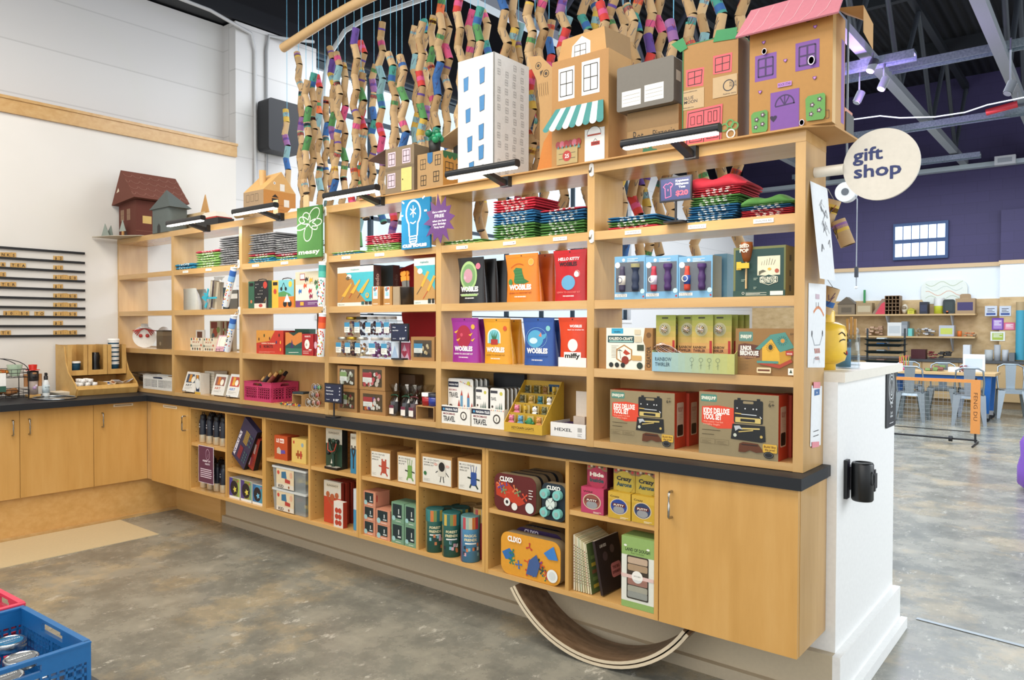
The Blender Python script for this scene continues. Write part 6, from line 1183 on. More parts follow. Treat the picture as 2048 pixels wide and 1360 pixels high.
put('clear_card','pale pink heart card with a white mountain print behind the little sign','card',799,819,685,S3,.01,'b04a64',lambda F,w_,h: [F.poly([(0,0),(w_*.5,h*.9),(w_,0)],'c8a8b8'),heart(F,w_*.5,h*.35,w_*.3,'a0344a')],y=.04)
put('clear_card','pale blue mountain card left of the little sign pole','card',782,797,684,S3,.01,'c8d4e0',lambda F,w_,h: F.poly([(0,0),(w_*.5,h*.8),(w_,0)],'9ab4d0'),y=.04)
def winbox(Lp,Rp,T,z,lab,lc,cont,y=.012,h=None,tagc='e9e6dc',px_l=.15):
    def p_(F,w_,h):
        F.rect(w_*.12,h*.14,w_*.88,h*.86,'4a3a28'); rnd = random.Random(Lp)
        for k in range(26): F.mb.add([F.P(*q) for q in [(w_*(.16+.66*rnd.random())+.012*cos(t),h*(.2+.55*rnd.random()*.9)+.012*sin(t)) for t in [0]]]+[F.P(0,0)],[],'e9e6dc')
        for k in range(22): F.circ(w_*(.2+.6*rnd.random()),h*(.22+.5*rnd.random()),w_*.06*(.6+rnd.random()*.6),cont[k % len(cont)],8)
        F.rect(w_*px_l,h*.32,w_*(px_l+.36),h*.72,tagc); F.rect(w_*px_l,h*.52,w_*(px_l+.36),h*.72,lc); lines(F,w_*(px_l+.04),h*.45,w_*.26,3,h*.045,'8a8880',.0012); F.rect(w_*.12,h*.14,w_*.88,h*.86,'clear_plastic')
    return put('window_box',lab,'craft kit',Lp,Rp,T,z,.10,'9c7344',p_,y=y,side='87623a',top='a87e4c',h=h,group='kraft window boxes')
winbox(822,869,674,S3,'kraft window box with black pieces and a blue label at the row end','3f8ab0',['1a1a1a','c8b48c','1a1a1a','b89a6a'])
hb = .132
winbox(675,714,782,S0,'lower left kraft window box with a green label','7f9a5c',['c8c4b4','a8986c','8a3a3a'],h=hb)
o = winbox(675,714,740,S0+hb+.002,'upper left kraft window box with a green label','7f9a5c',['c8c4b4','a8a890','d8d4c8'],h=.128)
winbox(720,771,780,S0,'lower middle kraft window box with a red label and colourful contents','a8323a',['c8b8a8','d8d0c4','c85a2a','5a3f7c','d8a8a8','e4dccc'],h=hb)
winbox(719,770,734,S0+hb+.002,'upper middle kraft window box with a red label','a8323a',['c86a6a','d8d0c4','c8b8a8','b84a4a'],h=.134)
put('dark_carton','dark brown carton standing behind the cellophane bags','box',782,830,742,S0,.06,'4a3420',lambda F,w_,h: [F.rect(w_*.05,h*.7,w_*.25,h*.85,'c8b89a'),F.rect(w_*.05,h*.4,w_*.25,h*.5,'c8b89a')],y=.14,h=.22)
for k,(px,yy,T,rib) in enumerate(((783,.03,772,'1c4a34'),(806,.015,776,'1c4a34'),(822,.012,770,'5a1c24'),(812,.10,755,'1c4a34'),(845,.085,757,'5a1c24'))):
    p = at(px,825,y=yy); r_ = .034; h = .12
    if yy == .10: p.x -= .0
    e = empty('cellophane_bag',(p.x,yy+r_,S0)); tag(e,['cellophane gift bag with green ribbon beside the window boxes','cellophane gift bag in the middle with a purple label','cellophane gift bag with a dark red ribbon, nearest the red jar','tall cellophane bag behind the middle ones','tall cellophane bag behind the red paint jar'][k],'gift bag','cellophane gift bags')
    m = MB(); n = 14; m.loft([[(r_*s_*cos(t)*(1+.08*sin(3*t+i)),r_*s_*sin(t)*(1+.08*cos(4*t+i)),z) for t in [2*pi*q/n for q in range(n)]] for i,(z,s_) in enumerate(((.001,.9),(.03,1.0),(.08,.98),(h*.88,.6),(h*.94,.25),(h*1.1,.7),(h*1.45,1.25)))],'cellophane',False,False); m.build('wrapper',e)
    m = MB(); m.box(-r_*.55,r_*.55,-r_*.5,r_*.5,.003,.075,['2a1c1c','1c1414','5a2430','3a3420','4a4038'][k]); m.build('contents',e)
    m = MB(); m.box(-r_*.5,r_*.5,-r_*1.03,-r_*1.01,.012,.06,'e6e0d6'); F = m.face((-r_*.5,-r_*1.03,.012),(1,0,0),(0,0,1)); F.rect(0,.032,r_,.048,'6a2a40'); m.build('label',e)
    m = MB(); m.lathe([(r_*.27,h*.93),(r_*.36,h*.95),(r_*.27,h*.97)],rib,10); m.path([(-.03,-.012,h*.9),(-.012,-.014,h*.96),(0,-.012,h*.95),(.012,-.014,h*.97),(.032,-.012,h*.9)],.0035,rib,5); m.build('ribbon',e)
x0 = at(831,830,y=.0).x; x1 = at(867,834,y=.0).x; m = MB(); w_ = x1-x0; h = .075; t = .005
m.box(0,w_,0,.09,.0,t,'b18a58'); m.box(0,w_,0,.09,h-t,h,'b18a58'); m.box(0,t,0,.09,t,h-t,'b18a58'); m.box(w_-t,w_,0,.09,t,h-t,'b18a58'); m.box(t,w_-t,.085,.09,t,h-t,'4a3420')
tag(m.build('open_box',None,(x0,.004,S0+.0005)),'small open kraft box lying on its side under the paint jars','box')
for k,(dx,c_,nm) in enumerate(((.045,'9c1c24','red'),(.122,'2a3a8c','blue'))):
    e = empty('paint_jar',(x0+dx,.05,S0+h+.001)); tag(e,'%s paint jar with a white lid on the small open box' % nm,'jar','paint jars'); m = MB(); m.lathe([(0,.001),(.034,.001),(.034,.048),(0,.048)],c_+'/r.2',20); m.build('jar',e); m = MB(); m.lathe([(.036,.048),(.036,.066),(0,.066)],'e4e1da/r.4' if k == 0 else '16182a',20); m.build('jar_lid',e)
    if k: e.location.x = min(e.location.x,-1.8653-.037)
# red cloth behind bay 4
m = MB(); a = at(815,632,y=.42); b = at(905,560,y=.42); pts = [at(803,540,y=.30),at(905,500,y=.3),at(898,652,y=.3),at(838,684,y=.3),at(812,640,y=.3)]; zl = min(p.z for p in pts)-1.2625
m.prism([(p.x,p.z-(zl if i == 3 else 0)) for i,p in enumerate(pts)],'y',.27,.30,'a51320/r.7'); tag(m.build('red_board'),'large bright red foam board seen through the open back of the shelving','board')
# bay 3, second row
def p_case1(F,w_,h): F.rect(0,0,w_*.30,h,'2f5f48'); F.rect(w_*.30,0,w_,h,'15171b'); F.rect(w_*.30,0,w_*.86,h*.18,'d8cdbf'); F.circ(w_*.84,h*.84,w_*.10,'b83a2c',12); F.rect(w_*.05,h*.82,w_*.26,h*.94,'111111'); F.circ(w_*.15,h*.25,w_*.05,'c8784a',8); F.circ(w_*.62,h*.10,w_*.10,'a83a34',8,.5); [F.circ(w_*(.4+.1*(k % 4)),h*(.4+.12*(k % 5)),.003,'e8e4d8',6) for k in range(12)]; F.line([(w_*.9,0),(w_*.9,h*.4)],.004,'e0dcd0'); F.line([(w_*.8,h*.22),(w_*.86,h*.34),(w_*.92,h*.3)],.004,'b08a4a')
def p_case2(F,w_,h): F.rect(0,0,w_*.30,h,'d8a838'); F.rect(w_*.30,h*.4,w_,h,'6fb4bc'); F.rect(w_*.30,0,w_,h*.4,'d0742a'); F.poly([(w_*.3,h*.4),(w_*.3,h*.55),(w_*.55,h*.6),(w_*.8,h*.5),(w_*.9,h*.42)],'4f8a50'); F.rect(w_*.05,h*.82,w_*.26,h*.94,'111111'); F.circ(w_*.84,h*.84,w_*.08,'e8b83a',10); F.line([(w_*.45,h*.72),(w_*.55,h*.9),(w_*.62,h*.7)],.004,'16181c'); F.circ(w_*.44,h*.68,w_*.05,'16181c',10); F.circ(w_*.64,h*.68,w_*.05,'16181c',10); F.circ(w_*.6,h*.14,w_*.085,'16181c',12); F.circ(w_*.82,h*.14,w_*.085,'16181c',12); F.poly([(w_*.56,h*.2),(w_*.7,h*.5),(w_*.85,h*.2)],'dcdcdc'); F.circ(w_*.15,h*.6,w_*.07,'b83a2c',10)
for nm,L_,R_,T,pr,sd,lab in (('robot',497,537,562,p_case1,'2f5f48','green carry-case kit with a dark space picture'),('rover',544,588,560,p_case2,'c89a30','yellow carry-case kit with a rover picture')):
    o = put('carry_kit',lab,'craft kit',L_,R_,T,S2,.05,sd,pr,y=.02,side=sd); w_ = o['w']; h = at((L_+R_)/2,T,y=.02).z-S2
    m = MB(); m.path([(w_*.35,.02,h),(w_*.40,.02,h+.010),(w_*.6,.02,h+.013),(w_*.75,.02,h+.008),(w_*.78,.02,h)],.003,'16181c',6); m.build('handle',o)
def p_ball(F,w_,h):
    F.rect(0,0,w_,h*.19,'6a3a70'); F.rect(w_*.0,h*.64,w_,h,'c4bca4'); F.rect(w_*.18,h*.76,w_*.38,h*.95,'8a2f34'); F.rect(w_*.2,h*.80,w_*.36,h*.93,'e8e4dc')
    for a,b,c_ in ((.12,.45,'2a6aa8'),(.32,.6,'c8502a'),(.38,.78,'2a2a2a'),(.52,.45,'b82a34'),(.55,.30,'8a2a4a'),(.8,.55,'3a8a50'),(.84,.38,'2f7a9c'),(.55,.75,'d8a23a'),(.75,.68,'3a5a3a')): F.poly([(w_*a,h*b),(w_*(a+.05),h*(b+.08)),(w_*(a+.10),h*(b+.03)),(w_*(a+.14),h*(b+.08)),(w_*(a+.12),h*(b-.06)),(w_*(a+.07),h*(b-.02)),(w_*(a+.03),h*(b-.09))],c_)
    F.rect(w_*.2,h*.05,w_*.34,h*.15,'d8a23a'); lines(F,w_*.5,h*.12,w_*.4,2,h*.04,'e0d4e4',.002)
put('balloon_kit','white and purple balloon animal kit box beside the teal toy tube','craft kit',591,642,543,S2,.05,'d4d0c6',p_ball,y=.02)
# bay 3, third row
def p_red1(F,w_,h):
    F.rect(0,0,w_,h,'b5301f'); F.poly([(0,h),(0,h*.45),(w_*.5,h*.55),(w_*.7,h)],'c88a3a'); F.text('LEARN TO BUILD',w_*.45,h*.42,h*.05,'f0dcc0','C',w_*.5,.02); F.text('ROBOTS',w_*.45,h*.26,h*.11,'4a1410','C',w_*.34,.04); [F.circ(w_*a,h*b,.007,c_,8,1.6) for a,b,c_ in ((.1,.62,'3a1c14'),(.3,.78,'2a3a20'),(.5,.66,'5a1c14'),(.75,.5,'1f3a6a'),(.85,.8,'2a1c14'),(.15,.3,'6a1c14'),(.9,.5,'e8a83a'),(.9,.2,'e8a83a'))]; lines(F,w_*.1,h*.08,w_*.6,2,h*.04,'e0a088',.0015)
put('robot_kit','large orange-red robot building kit box at the left of its shelf','craft kit',513,567,661,S3,.09,'b5301f',p_red1,y=.02,side='9c2318')
def p_scene(F,w_,h): F.rect(0,0,w_,h*.4,'2f6a5a'); F.rect(0,h*.4,w_,h,'c87a3a'); F.poly([(0,h*.4),(w_*.3,h*.55),(w_*.6,h*.42),(w_,h*.6),(w_,h*.3),(0,h*.3)],'1f4a44'); F.poly([(w_*.3,h*.3),(w_*.4,h*.7),(w_*.5,h*.3)],'3a2a5a'); F.line([(w_*.2,h*.1),(w_*.8,h*.12)],.003,'e8e4d8'); F.poly([(w_*.2,h),(w_*.5,h*.85),(w_*.8,h)],'1c3a34')
put('robot_kit','dark green and orange landscape kit box between the two red ones','craft kit',571,604,665,S3,.06,'1c4a40',p_scene,y=.018,side='1c3a34')
def p_red2(F,w_,h): F.text('ROBOTS',w_*.5,h*.85,h*.07,'f0e0d8','C',w_*.5,.02); F.circ(w_*.45,h*.52,w_*.22,'e8e4dc',10,1.2); F.circ(w_*.4,h*.5,w_*.08,'b5a8a0',8); lines(F,w_*.1,h*.2,w_*.7,2,h*.05,'e0b0a8',.002); lines(F,w_*.1,h*.08,w_*.5,1,h*.05,'e0b0a8',.003); F.rect(w_*.6,h*.25,w_*.85,h*.29,'e8e4dc')
put('robot_kit','small crimson kit box with a white gear picture','craft kit',604,627,668,S3,.06,'a01c20',p_red2,y=.015,side='7a1418')
put('robot_kit','crimson and purple kit box at the right end behind the toy tube','craft kit',627,641,669,S3,.06,'6a2460',lambda F,w_,h: [F.rect(0,0,w_*.5,h,'8c1c24'),F.circ(w_*.3,h*.5,w_*.22,'d8b0c0',8,1.5)],y=.02)
put('robot_kit','dark green box topped carton behind the landscape kit','craft kit',590,618,658,S3,.05,'2f5a48',None,y=.10,group=None)
m = MB(); m.box(0,.25,0,.01,0,.35,'5c5046'); tag(m.build('grey_panel',None,(at(622,640,y=.5).x,.55,1.262)),'tall brown-grey board leaning on the half wall behind the red kits','board')
# bay 3 bottom: pink crate
def crate(name,lab,x,y,z,W_,D_,H_,c_,rz=0,cat='crate',wt=.006):
    e = empty(name,(x,y,z),rz); tag(e,lab,cat)
    def wall(o_,u,n_,L_,nm):
        m = MB(); o_ = Vector(o_); u = Vector(u); n_ = Vector(n_)
        def bx(a0,b0,a1,b1,t0=0,t1=None):
            t1 = wt if t1 is None else t1
            vs = [o_+u*a+n_*t+Vector((0,0,b)) for t in (t0,t1) for a,b in ((a0,b0),(a1,b0),(a1,b1),(a0,b1))]
            m.add(vs,[(0,3,2,1),(4,5,6,7),(0,1,5,4),(1,2,6,5),(2,3,7,6),(3,0,4,7)],c_)
        bx(0,0,L_,H_*.16); bx(0,H_*.90,L_*.36,H_); bx(L_*.64,H_*.90,L_,H_); bx(L_*.36,H_*.94,L_*.64,H_); bx(0,H_*.72,L_,H_*.80); bx(0,H_*.8,L_*.33,H_*.9); bx(L_*.67,H_*.8,L_,H_*.9)
        bx(0,H_*.16,.012,H_*.72); bx(L_-.012,H_*.16,L_,H_*.72)
        for k in range(4): bx(0,H_*(.28+.12*k),L_,H_*(.32+.12*k),.001,wt-.001)
        n = max(4,int(L_/.022))
        for k in range(1,n): bx(L_*k/n-.003,H_*.16,L_*k/n+.003,H_*.72,.001,wt-.001)
        bx(L_*.5-.008,H_*.16,L_*.5+.008,H_*.72); bx(0,H_*.982,L_,H_*1.006,-.003,wt+.003)
        m.build(nm,e)
    wall((0,0,0),(1,0,0),(0,1,0),W_,'wall_panel'); wall((W_,D_,0),(-1,0,0),(0,-1,0),W_,'wall_panel'); wall((W_,wt,0),(0,1,0),(-1,0,0),D_-2*wt,'wall_panel'); wall((0,D_-wt,0),(0,-1,0),(1,0,0),D_-2*wt,'wall_panel')
    m = MB(); m.box(wt,W_-wt,wt,D_-wt,.001,.005,c_); m.build('bottom',e); return e
p = at(489,790,y=.01); q = at(541,800,y=.01); crate('storage_crate','pink folding crate full of glue bottles in the bay above the worktop',p.x,.008,S0+.0005,q.x-p.x+.01,.205,.125,'b93560/r.4')
for k in range(9):
    m = MB(); m.tube((0,0,0),(0,0,.10),.015,['7a3a2a','3a2418','8a4a34','2a2428','35402a','1f2430'][k % 6],12); m.tube((0,0,.10),(0,0,.13),.011,['c89a5a','b0a050','1a1a1a'][k % 3],10); o = m.build('glue_bottle',None,(p.x+.05+.026*k,.05+.035*(k % 3),S0+.06+.012*(k % 2))); o.rotation_euler = (-.2,.75,0)
    o.location.x = min(o.location.x,p.x+.19); o.location.z += .018*(k//3); tag(o,'dark tube with %s lying in the pink crate' % ['tan nozzle nearest the front','olive nozzle near the left','black nozzle near the left','tan nozzle in the middle','olive nozzle in the middle','black nozzle in the middle','tan nozzle at the back','olive nozzle at the back','black nozzle at the back'][k],'tube','dark tubes piled in the pink crate')
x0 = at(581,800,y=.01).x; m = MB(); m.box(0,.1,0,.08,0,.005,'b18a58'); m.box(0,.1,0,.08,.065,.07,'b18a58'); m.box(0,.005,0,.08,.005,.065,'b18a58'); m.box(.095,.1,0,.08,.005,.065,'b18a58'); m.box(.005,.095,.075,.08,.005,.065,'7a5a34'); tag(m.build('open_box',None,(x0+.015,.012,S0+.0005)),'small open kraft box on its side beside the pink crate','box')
m = MB(); m.box(-.05,.03,-.0,.06,0,.012,'1f3038'); tag(m.build('dark_packet',None,(x0+.075,.02,S0+.072),.3),'small dark packet lying on the open kraft box by the crate','packet')
for k,(dx,dz,c_) in enumerate(((0,0,'a8a4a0'),(.052,0,'b07a60'),(.104,0,'a8483a'),(.026,.046,'8a7a70'),(.078,.046,'b04a3c'),(.045,.092,'4a5a9c'),(.085,.092,'5a9a5a'))):
    xx = x0+.14+dx*.80; e = empty('toy_capsule',(xx,.045+.004*k,S0+.024+dz)); tag(e,'clear round capsule with %s filling, %s' % (['grey','tan','red','brown','coral','blue','green'][k],['bottom left of the pile','bottom middle of the pile','bottom right of the pile','second layer left','second layer right','at the top left','at the top right'][k]),'capsule','clear capsules piled by the upright')
    m = MB(); m.lathe([(0,-.023),(.012,-.0225),(.0215,-.015),(.0225,0),(.0215,.015),(.012,.0225),(0,.023)],'clear_plastic',14); o = m.build('shell',e); o.rotation_euler = (R(90),0,0)
    m = MB(); m.ball((0,.003,0),.014,c_,8); m.build('filling',e); m = MB(); m.path([(.0225*cos(t),-.01,.0225*sin(t)) for t in [R(30*j) for j in range(13)]],.0013,'dcdad4',5); m.build('rim',e)
for k in range(9):
    m = MB(); m.box(-.011,.011,-.007,.007,0,.008,['2f6a4a','b83a2c','d8a83a','2a4a8a','c8c0b0'][k % 5]); m.ball((.008,0,.010),.005,['c8a83a','8a2a1c','2a2a2a'][k % 3],6); tag(m.build('small_toy',None,(x0-.08+.022*k if k < 8 else x0+.1,-.006+.008+.004*(k % 2)-.0,S0+.001),k*1.1),'small %s toy lying at the front edge by the pink crate' % ['green','red','yellow','blue','cream','second green','second red','second yellow','second blue'][k],'toy','small toys at the shelf edge')
# bay 2 second row
def soft_bag(px0,px1,T,B,y,z,c_,lab,dep=.05):
    x0,x1 = at(px0,B,y=y).x,at(px1,B,y=y).x; h = at((px0+px1)/2,T,y=y).z-z; w_ = x1-x0; m = MB(); m.loft([[(ox,0,u*h),(w_/2,-.006*sin(pi*u),u*h),(w_-ox,0,u*h),(w_-ox,d_,u*h),(w_/2,d_*1.1,u*h),(ox,d_,u*h)] for u,d_,ox in ((0,dep,.002),(.3,dep*.95,.0),(.7,dep*.6,.002),(.92,dep*.2,.0),(1,.006,.0))],c_,True)
    return tag(m.build('foil_bag',None,(x0,y,z+.0005)),lab,'bag','silver foil bags')
soft_bag(367,391,577,618,.02,S2,'b5b4ac/m.3/r.4','silver foil bag at the left, in front'); soft_bag(388,410,579,618,.09,S2,'8b8a84/m.3/r.4','silver foil bag behind the front one')
p = at(424,600,y=.04); e = empty('gift_bag',(p.x,.05,S2)); tag(e,'cellophane gift pack with a turquoise bow leaning on its shelf','gift bag')
m = MB(); m.box(-.045,.06,-.01,.03,.0,.19,'b0a690'); F = m.face((-.045,-.01,0),(1,0,0),(0,0,1)); F.rect(.025,0,.05,.19,'4a3a44').rect(.062,0,.072,.19,'8a7458').rect(.02,.0,.024,.19,'d8d4c8'); o = m.build('contents',e); o.rotation_euler = (0,.16,0); o.location.z = .012
m = MB(); m.loft([[(sx*cos(t)*s_+dx,.012+.028*s_*sin(t),z) for t in [2*pi*i/10 for i in range(10)]] for z,s_,sx,dx in ((.001,1,.055,0),(.1,1.0,.058,.02),(.19,1.0,.06,.04),(.215,.7,.06,.05),(.23,.9,.07,.06))],'cellophane',False,False); m.build('wrapper',e)
m = MB(); BW_ = '2fa4bc/r.4'
m.box(-.055,.085,-.024,-.021,.075,.088,BW_); m.prism([(-.05,.055),(-.115,.085),(-.09,.1),(-.05,.095)],'y',-.026,-.022,BW_); m.prism([(-.055,.09),(-.085,.12),(-.04,.115),(-.03,.09)],'y',-.028,-.023,BW_); m.prism([(-.05,.05),(-.075,.02),(-.05,.01),(-.03,.05)],'y',-.028,-.023,BW_); m.prism([(-.05,.09),(-.03,.15),(-.015,.14),(-.035,.08)],'y',-.027,-.022,BW_); m.build('bow',e)
put('dark_carton','dark blue-green packet leaning behind the candy tube in the second row','packet',446,456,575,S2,.02,'23343c',None,y=.05); put('picture_card','dark grey framed card standing at the right beside the upright','card',458,475,580,S2,.01,'55534e',lambda F,w_,h: F.rect(0,h*.55,w_,h*.8,'c8c6c0'),y=.06)
# bay 2 third row: small white kit boxes, books
def p_kit(F,w_,h): F.text('KIT',w_*.5,h*.62,h*.12,'a8502a','C',w_*.6,.02); [F.circ(w_*a,h*b,w_*.06,c_,6) for a,b,c_ in ((.1,.9,'2f5a50'),(.3,.92,'b84a2c'),(.55,.9,'d8a23a'),(.8,.9,'3a3a4a'),(.2,.15,'4a4a4a'),(.4,.15,'6a4a2a'),(.6,.15,'3a4a4a'),(.8,.15,'8a4a2a'),(.9,.45,'b84a2c'),(.08,.4,'2f5a50'))]; lines(F,w_*.15,h*.42,w_*.7,2,h*.08,'8a8074',.0015)
put('mini_kit','small cream patterned kit box at the left of the third row','craft kit',381,405,676,S3,.05,'d8ccb4',p_kit,y=.012,group='small cream kit boxes'); put('mini_kit','small cream patterned kit box second from the left in the third row','craft kit',407,429,677,S3,.05,'d8ccb4',p_kit,y=.01,group='small cream kit boxes')
put('picture_card','white framed card with dark picture standing behind the left kit box','card',392,408,660,S3,.012,'d4cec4',lambda F,w_,h: F.rect(w_*.15,h*.35,w_*.8,h*.92,'5a3424'),y=.09); 
for k,(a,b,T,yy) in enumerate(((420,441,642,.10),(441,452,642,.12),(452,466,642,.13))):
    put('craft_book',['patterned tall box with a dark red banner behind the kit boxes','beige patterned tall box beside the dark red banner one','patterned tall box with red banner nearest the toy tube'][k],'craft kit',a,b,T,S3,.03,'a89a80',lambda F,w_,h: [F.rect(w_*.1,h*.75,w_*.7,h*.97,'6e2418'),F.circ(w_*.5,h*.6,w_*.25,'8a3a20',8),F.circ(w_*.3,h*.5,w_*.15,'3a4a4a',8),F.circ(w_*.8,h*.7,w_*.16,'6a7a3a',8),F.rect(w_*.3,h*.3,w_*.9,h*.45,'c8bca4')],y=yy)
def lean_box(name,lab,cat,px0,px1,T,z,y,c_,pr,lean=-.28,dep=.03,group=None,hh=None,side='cfc8b8'):
    x0,x1 = at(px0,T+30,y=y).x,at(px1,T+30,y=y).x; h = hh or (at((px0+px1)/2,T,y=y).z-z)/cos(lean); w_ = x1-x0
    x0,x1 = clampx(x0,x1,z,y); w_ = x1-x0
    m = MB(); m.box(0,w_,0,dep,0,h,c_); F = m.face((0,0,0),(1,0,0),(0,0,1)); m2 = m.face((w_,0,0),(0,1,0),(0,0,1)).rect(0,0,dep,h,side); pr(F,w_,h); o = m.build(name,None,(x0,y,z+.001+dep*sin(-lean))); o.rotation_euler = (lean,0,0); return tag(o,lab,cat,group)
def p_cardk(tint,c1,c2):
    def f_(F,w_,h): F.rect(w_*.08,h*.08,w_*.92,h*.9,'d8d4cc'); F.rect(w_*.12,h*.45,w_*.88,h*.88,c1); F.rect(w_*.3,h*.5,w_*.5,h*.86,c2); F.circ(w_*.65,h*.62,w_*.14,'e6dfcc',10); F.text('ART',w_*.15,h*.28,h*.1,tint,'L',w_*.5,.02); lines(F,w_*.15,h*.2,w_*.6,2,h*.05,'7a766c',.0015)
    return f_
lean_box('easel_book','pink activity book on a black wire easel beside the toy tube','book',430,452,672,S3,.015,'c99aa8',lambda F,w_,h: [F.rect(w_*.08,h*.3,w_*.92,h*.92,'e4dccf'),F.ring(w_*.5,h*.6,w_*.3,.002,'8a5a50',14,1.2)],dep=.01)
# wire easels
def easel(px,z,y,lab):
    p = at(px,700,y=y); m = MB()
    for s_ in (-.022,.022): m.path([(s_,.06,.0015),(s_,-.016,.0015),(s_,-.016,.022)],.0016,'141414',5)
    m.path([(-.022,-.016,.018),(.022,-.016,.018)],.0016,'141414',5); m.path([(-.022,.06,.0015),(0,.055,.10),(.022,.06,.0015)],.0016,'141414',5)
    tag(m.build('wire_easel',None,(p.x,y,z+.0005)),lab,'easel','small black wire easels')
easel(440,S3,.012,'black wire easel under the pink activity book')
# bay 2 bottom
lean_box('craft_kit','white framed colour kit leaning at the left of the bottom row','craft kit',364,388,747,S0,.02,'dcd8d0',p_cardk('2a2a3a','37465c','c8862a'),lean=-.30); easel(372,S0,.012,'black wire easel at the far left under the colour kit')
put('craft_kit','white kit box with a round window and yellow base','craft kit',390,401,747,S0,.07,'d6d0c4',lambda F,w_,h: [F.rect(0,0,w_,h*.1,'c8a23a'),F.rect(w_*.2,h*.12,w_*.8,h*.92,'2a3a54'),F.rect(w_*.3,h*.6,w_*.7,h*.92,'c8862a'),F.circ(w_*.5,h*.5,w_*.36,'dcdcd8',12,1.4)],y=.02)
for k in range(8): 
    x0 = at(408,770,y=.10).x; m = MB(); m.box(0,.13,0,.10,0,.019,'c9c0ae'); m.face((0,0,0),(1,0,0),(0,0,1)).rect(.004,.004,.126,.006,'8a8272'); tag(m.build('flat_kit',None,(x0+.003*(k % 2),.105,S0+.001+.020*k)),'flat cream kit box, %s from the bottom of the pile in the bottom row' % ordn(k+1),'craft kit','flat cream kit boxes in a pile')
lean_box('craft_kit','white and teal based colour kit leaning in the middle of the bottom row','craft kit',422,446,752,S0,.015,'d8d6ce',p_cardk('b8502a','8a5a50','c8702a'),lean=-.28)
lean_box('craft_kit','white and blue lettered kit leaning at the right of the bottom row','craft kit',451,475,752,S0,.012,'dcdcd8',p_cardk('2f6ab0','b84a3a','d8a03a'),lean=-.28); easel(460,S0,.004,'black wire easel under the blue lettered kit')
# bay 1: plate face, jug, baskets
p = at(283,665,y=.06); e = empty('plate_face',(p.x,.085,S3),R(50)); tag(e,'white paper plate face with red yarn hair and a little hat','craft face')
m = MB(); rp = .088; m.lathe([(0,.0),(rp*.7,.0),(rp,.012)],'dedad2',26); o = m.build('plate',e); o.rotation_euler = (R(-82),0,0); o.location = (0,0,rp+.002); o.rotation_euler = (R(98),0,0)
m = MB(); [m.ball((dx,-.010,rp+.01),.015,'a82820',8,(1,.4,1)) for dx in (-.028,.022)]; m.build('cheeks',e)['kind'] = 'stuff'
m = MB(); [m.path([(0,-.012,rp*2-.02),(s_*(.03+.012*k),-.016,rp*2-.035),(s_*(.055+.01*k),-.016,rp*1.15+.012*k)],.004,'a82820',6) for s_ in (-1,1) for k in range(4)]; m.build('yarn_hair',e)['kind'] = 'stuff'
m = MB(); m.lathe([(0,.0),(.042,0),(.042,.005),(.028,.006),(.026,.035),(0,.037)],'cfcac0',16,(0,.0,rp*2-.018)); m.build('hat',e)
m = MB(); m.ball((0,0,.085),.083,'cdc8c0',20,(1,.6,1)); tag(m.build('white_balloon',None,(p.x+.15,.168,S3+.003)),'round pale balloon lantern behind the paper plate face','lantern')
x0 = at(313,670,y=.05).x; m = MB(); m.box(0,.10,0,.08,0,.10,'5a4a34'); m.box(.0,.10,.0,.08,.10,.135,'6e5c42'); m.box(-.005,.105,-.005,.085,.135,.142,'3a2e20'); m.face((0,0,0),(1,0,0),(0,0,1)).rect(.015,.145-.01,.085,.142,'d8d4cc').circ(.06,.04,.015,'8a7a60',10); tag(m.build('brown_house',None,(x0,.05,S3+.001)),'small brown box shack beside the paper plate face','paper house')
p = at(285,775,y=.0); q = at(343,778,y=.0)
e = crate('storage_crate','white plastic crate with cut-down front in the corner bay',p.x,-.02+.025,S0+.0005,-4.594-p.x,.12,.105,'dcdad4/r.4')
m = MB(); m.box(.02,.12,.03,.07,.006,.08,'1c2a50'); o = m.build('blue_packet',None,(p.x+.05,.03,S0+.008)); o.location = (p.x+.03,.02,S0+.006); tag(o,'dark blue packet in the white crate','packet')
e = empty('wire_basket',(at(262,770,y=.06).x,.05,S0)); tag(e,'grey wire basket with dark bags left of the white crate','basket')
m = MB()
for s_,z in ((.75,.003),(.85,.04),(.95,.08),(1.0,.105)): m.path([(.13*s_*a+.10,.065*s_*b+.08,z) for a,b in ((-1,-1),(1,-1),(1,1),(-1,1),(-1,-1))],.0018 if z < .1 else .003,'a2a09a/m1/r.3',5)
for k in range(11):
    for b in (-1,1): a = -1+.2*k; m.path([(.10*a+.10,.05*b+.08,.003),(.13*a+.10,.065*b+.08,.105)],.0014,'a2a09a/m1/r.3',4)
m.build('wires',e)
for k in range(4): m = MB(); m.ball((0,0,0),.028,['241c18','3a2a20','1c1a1c','4a3a2a'][k],8,(1.1,.9,.9)); tag(m.build('snack_bag',None,(e.location.x+.04+.042*k,.13,S0+.06+.008*(k % 2))),'dark snack bag in the grey wire basket, %s from the left' % ordn(k+1),'snack','dark snack bags in the wire basket')
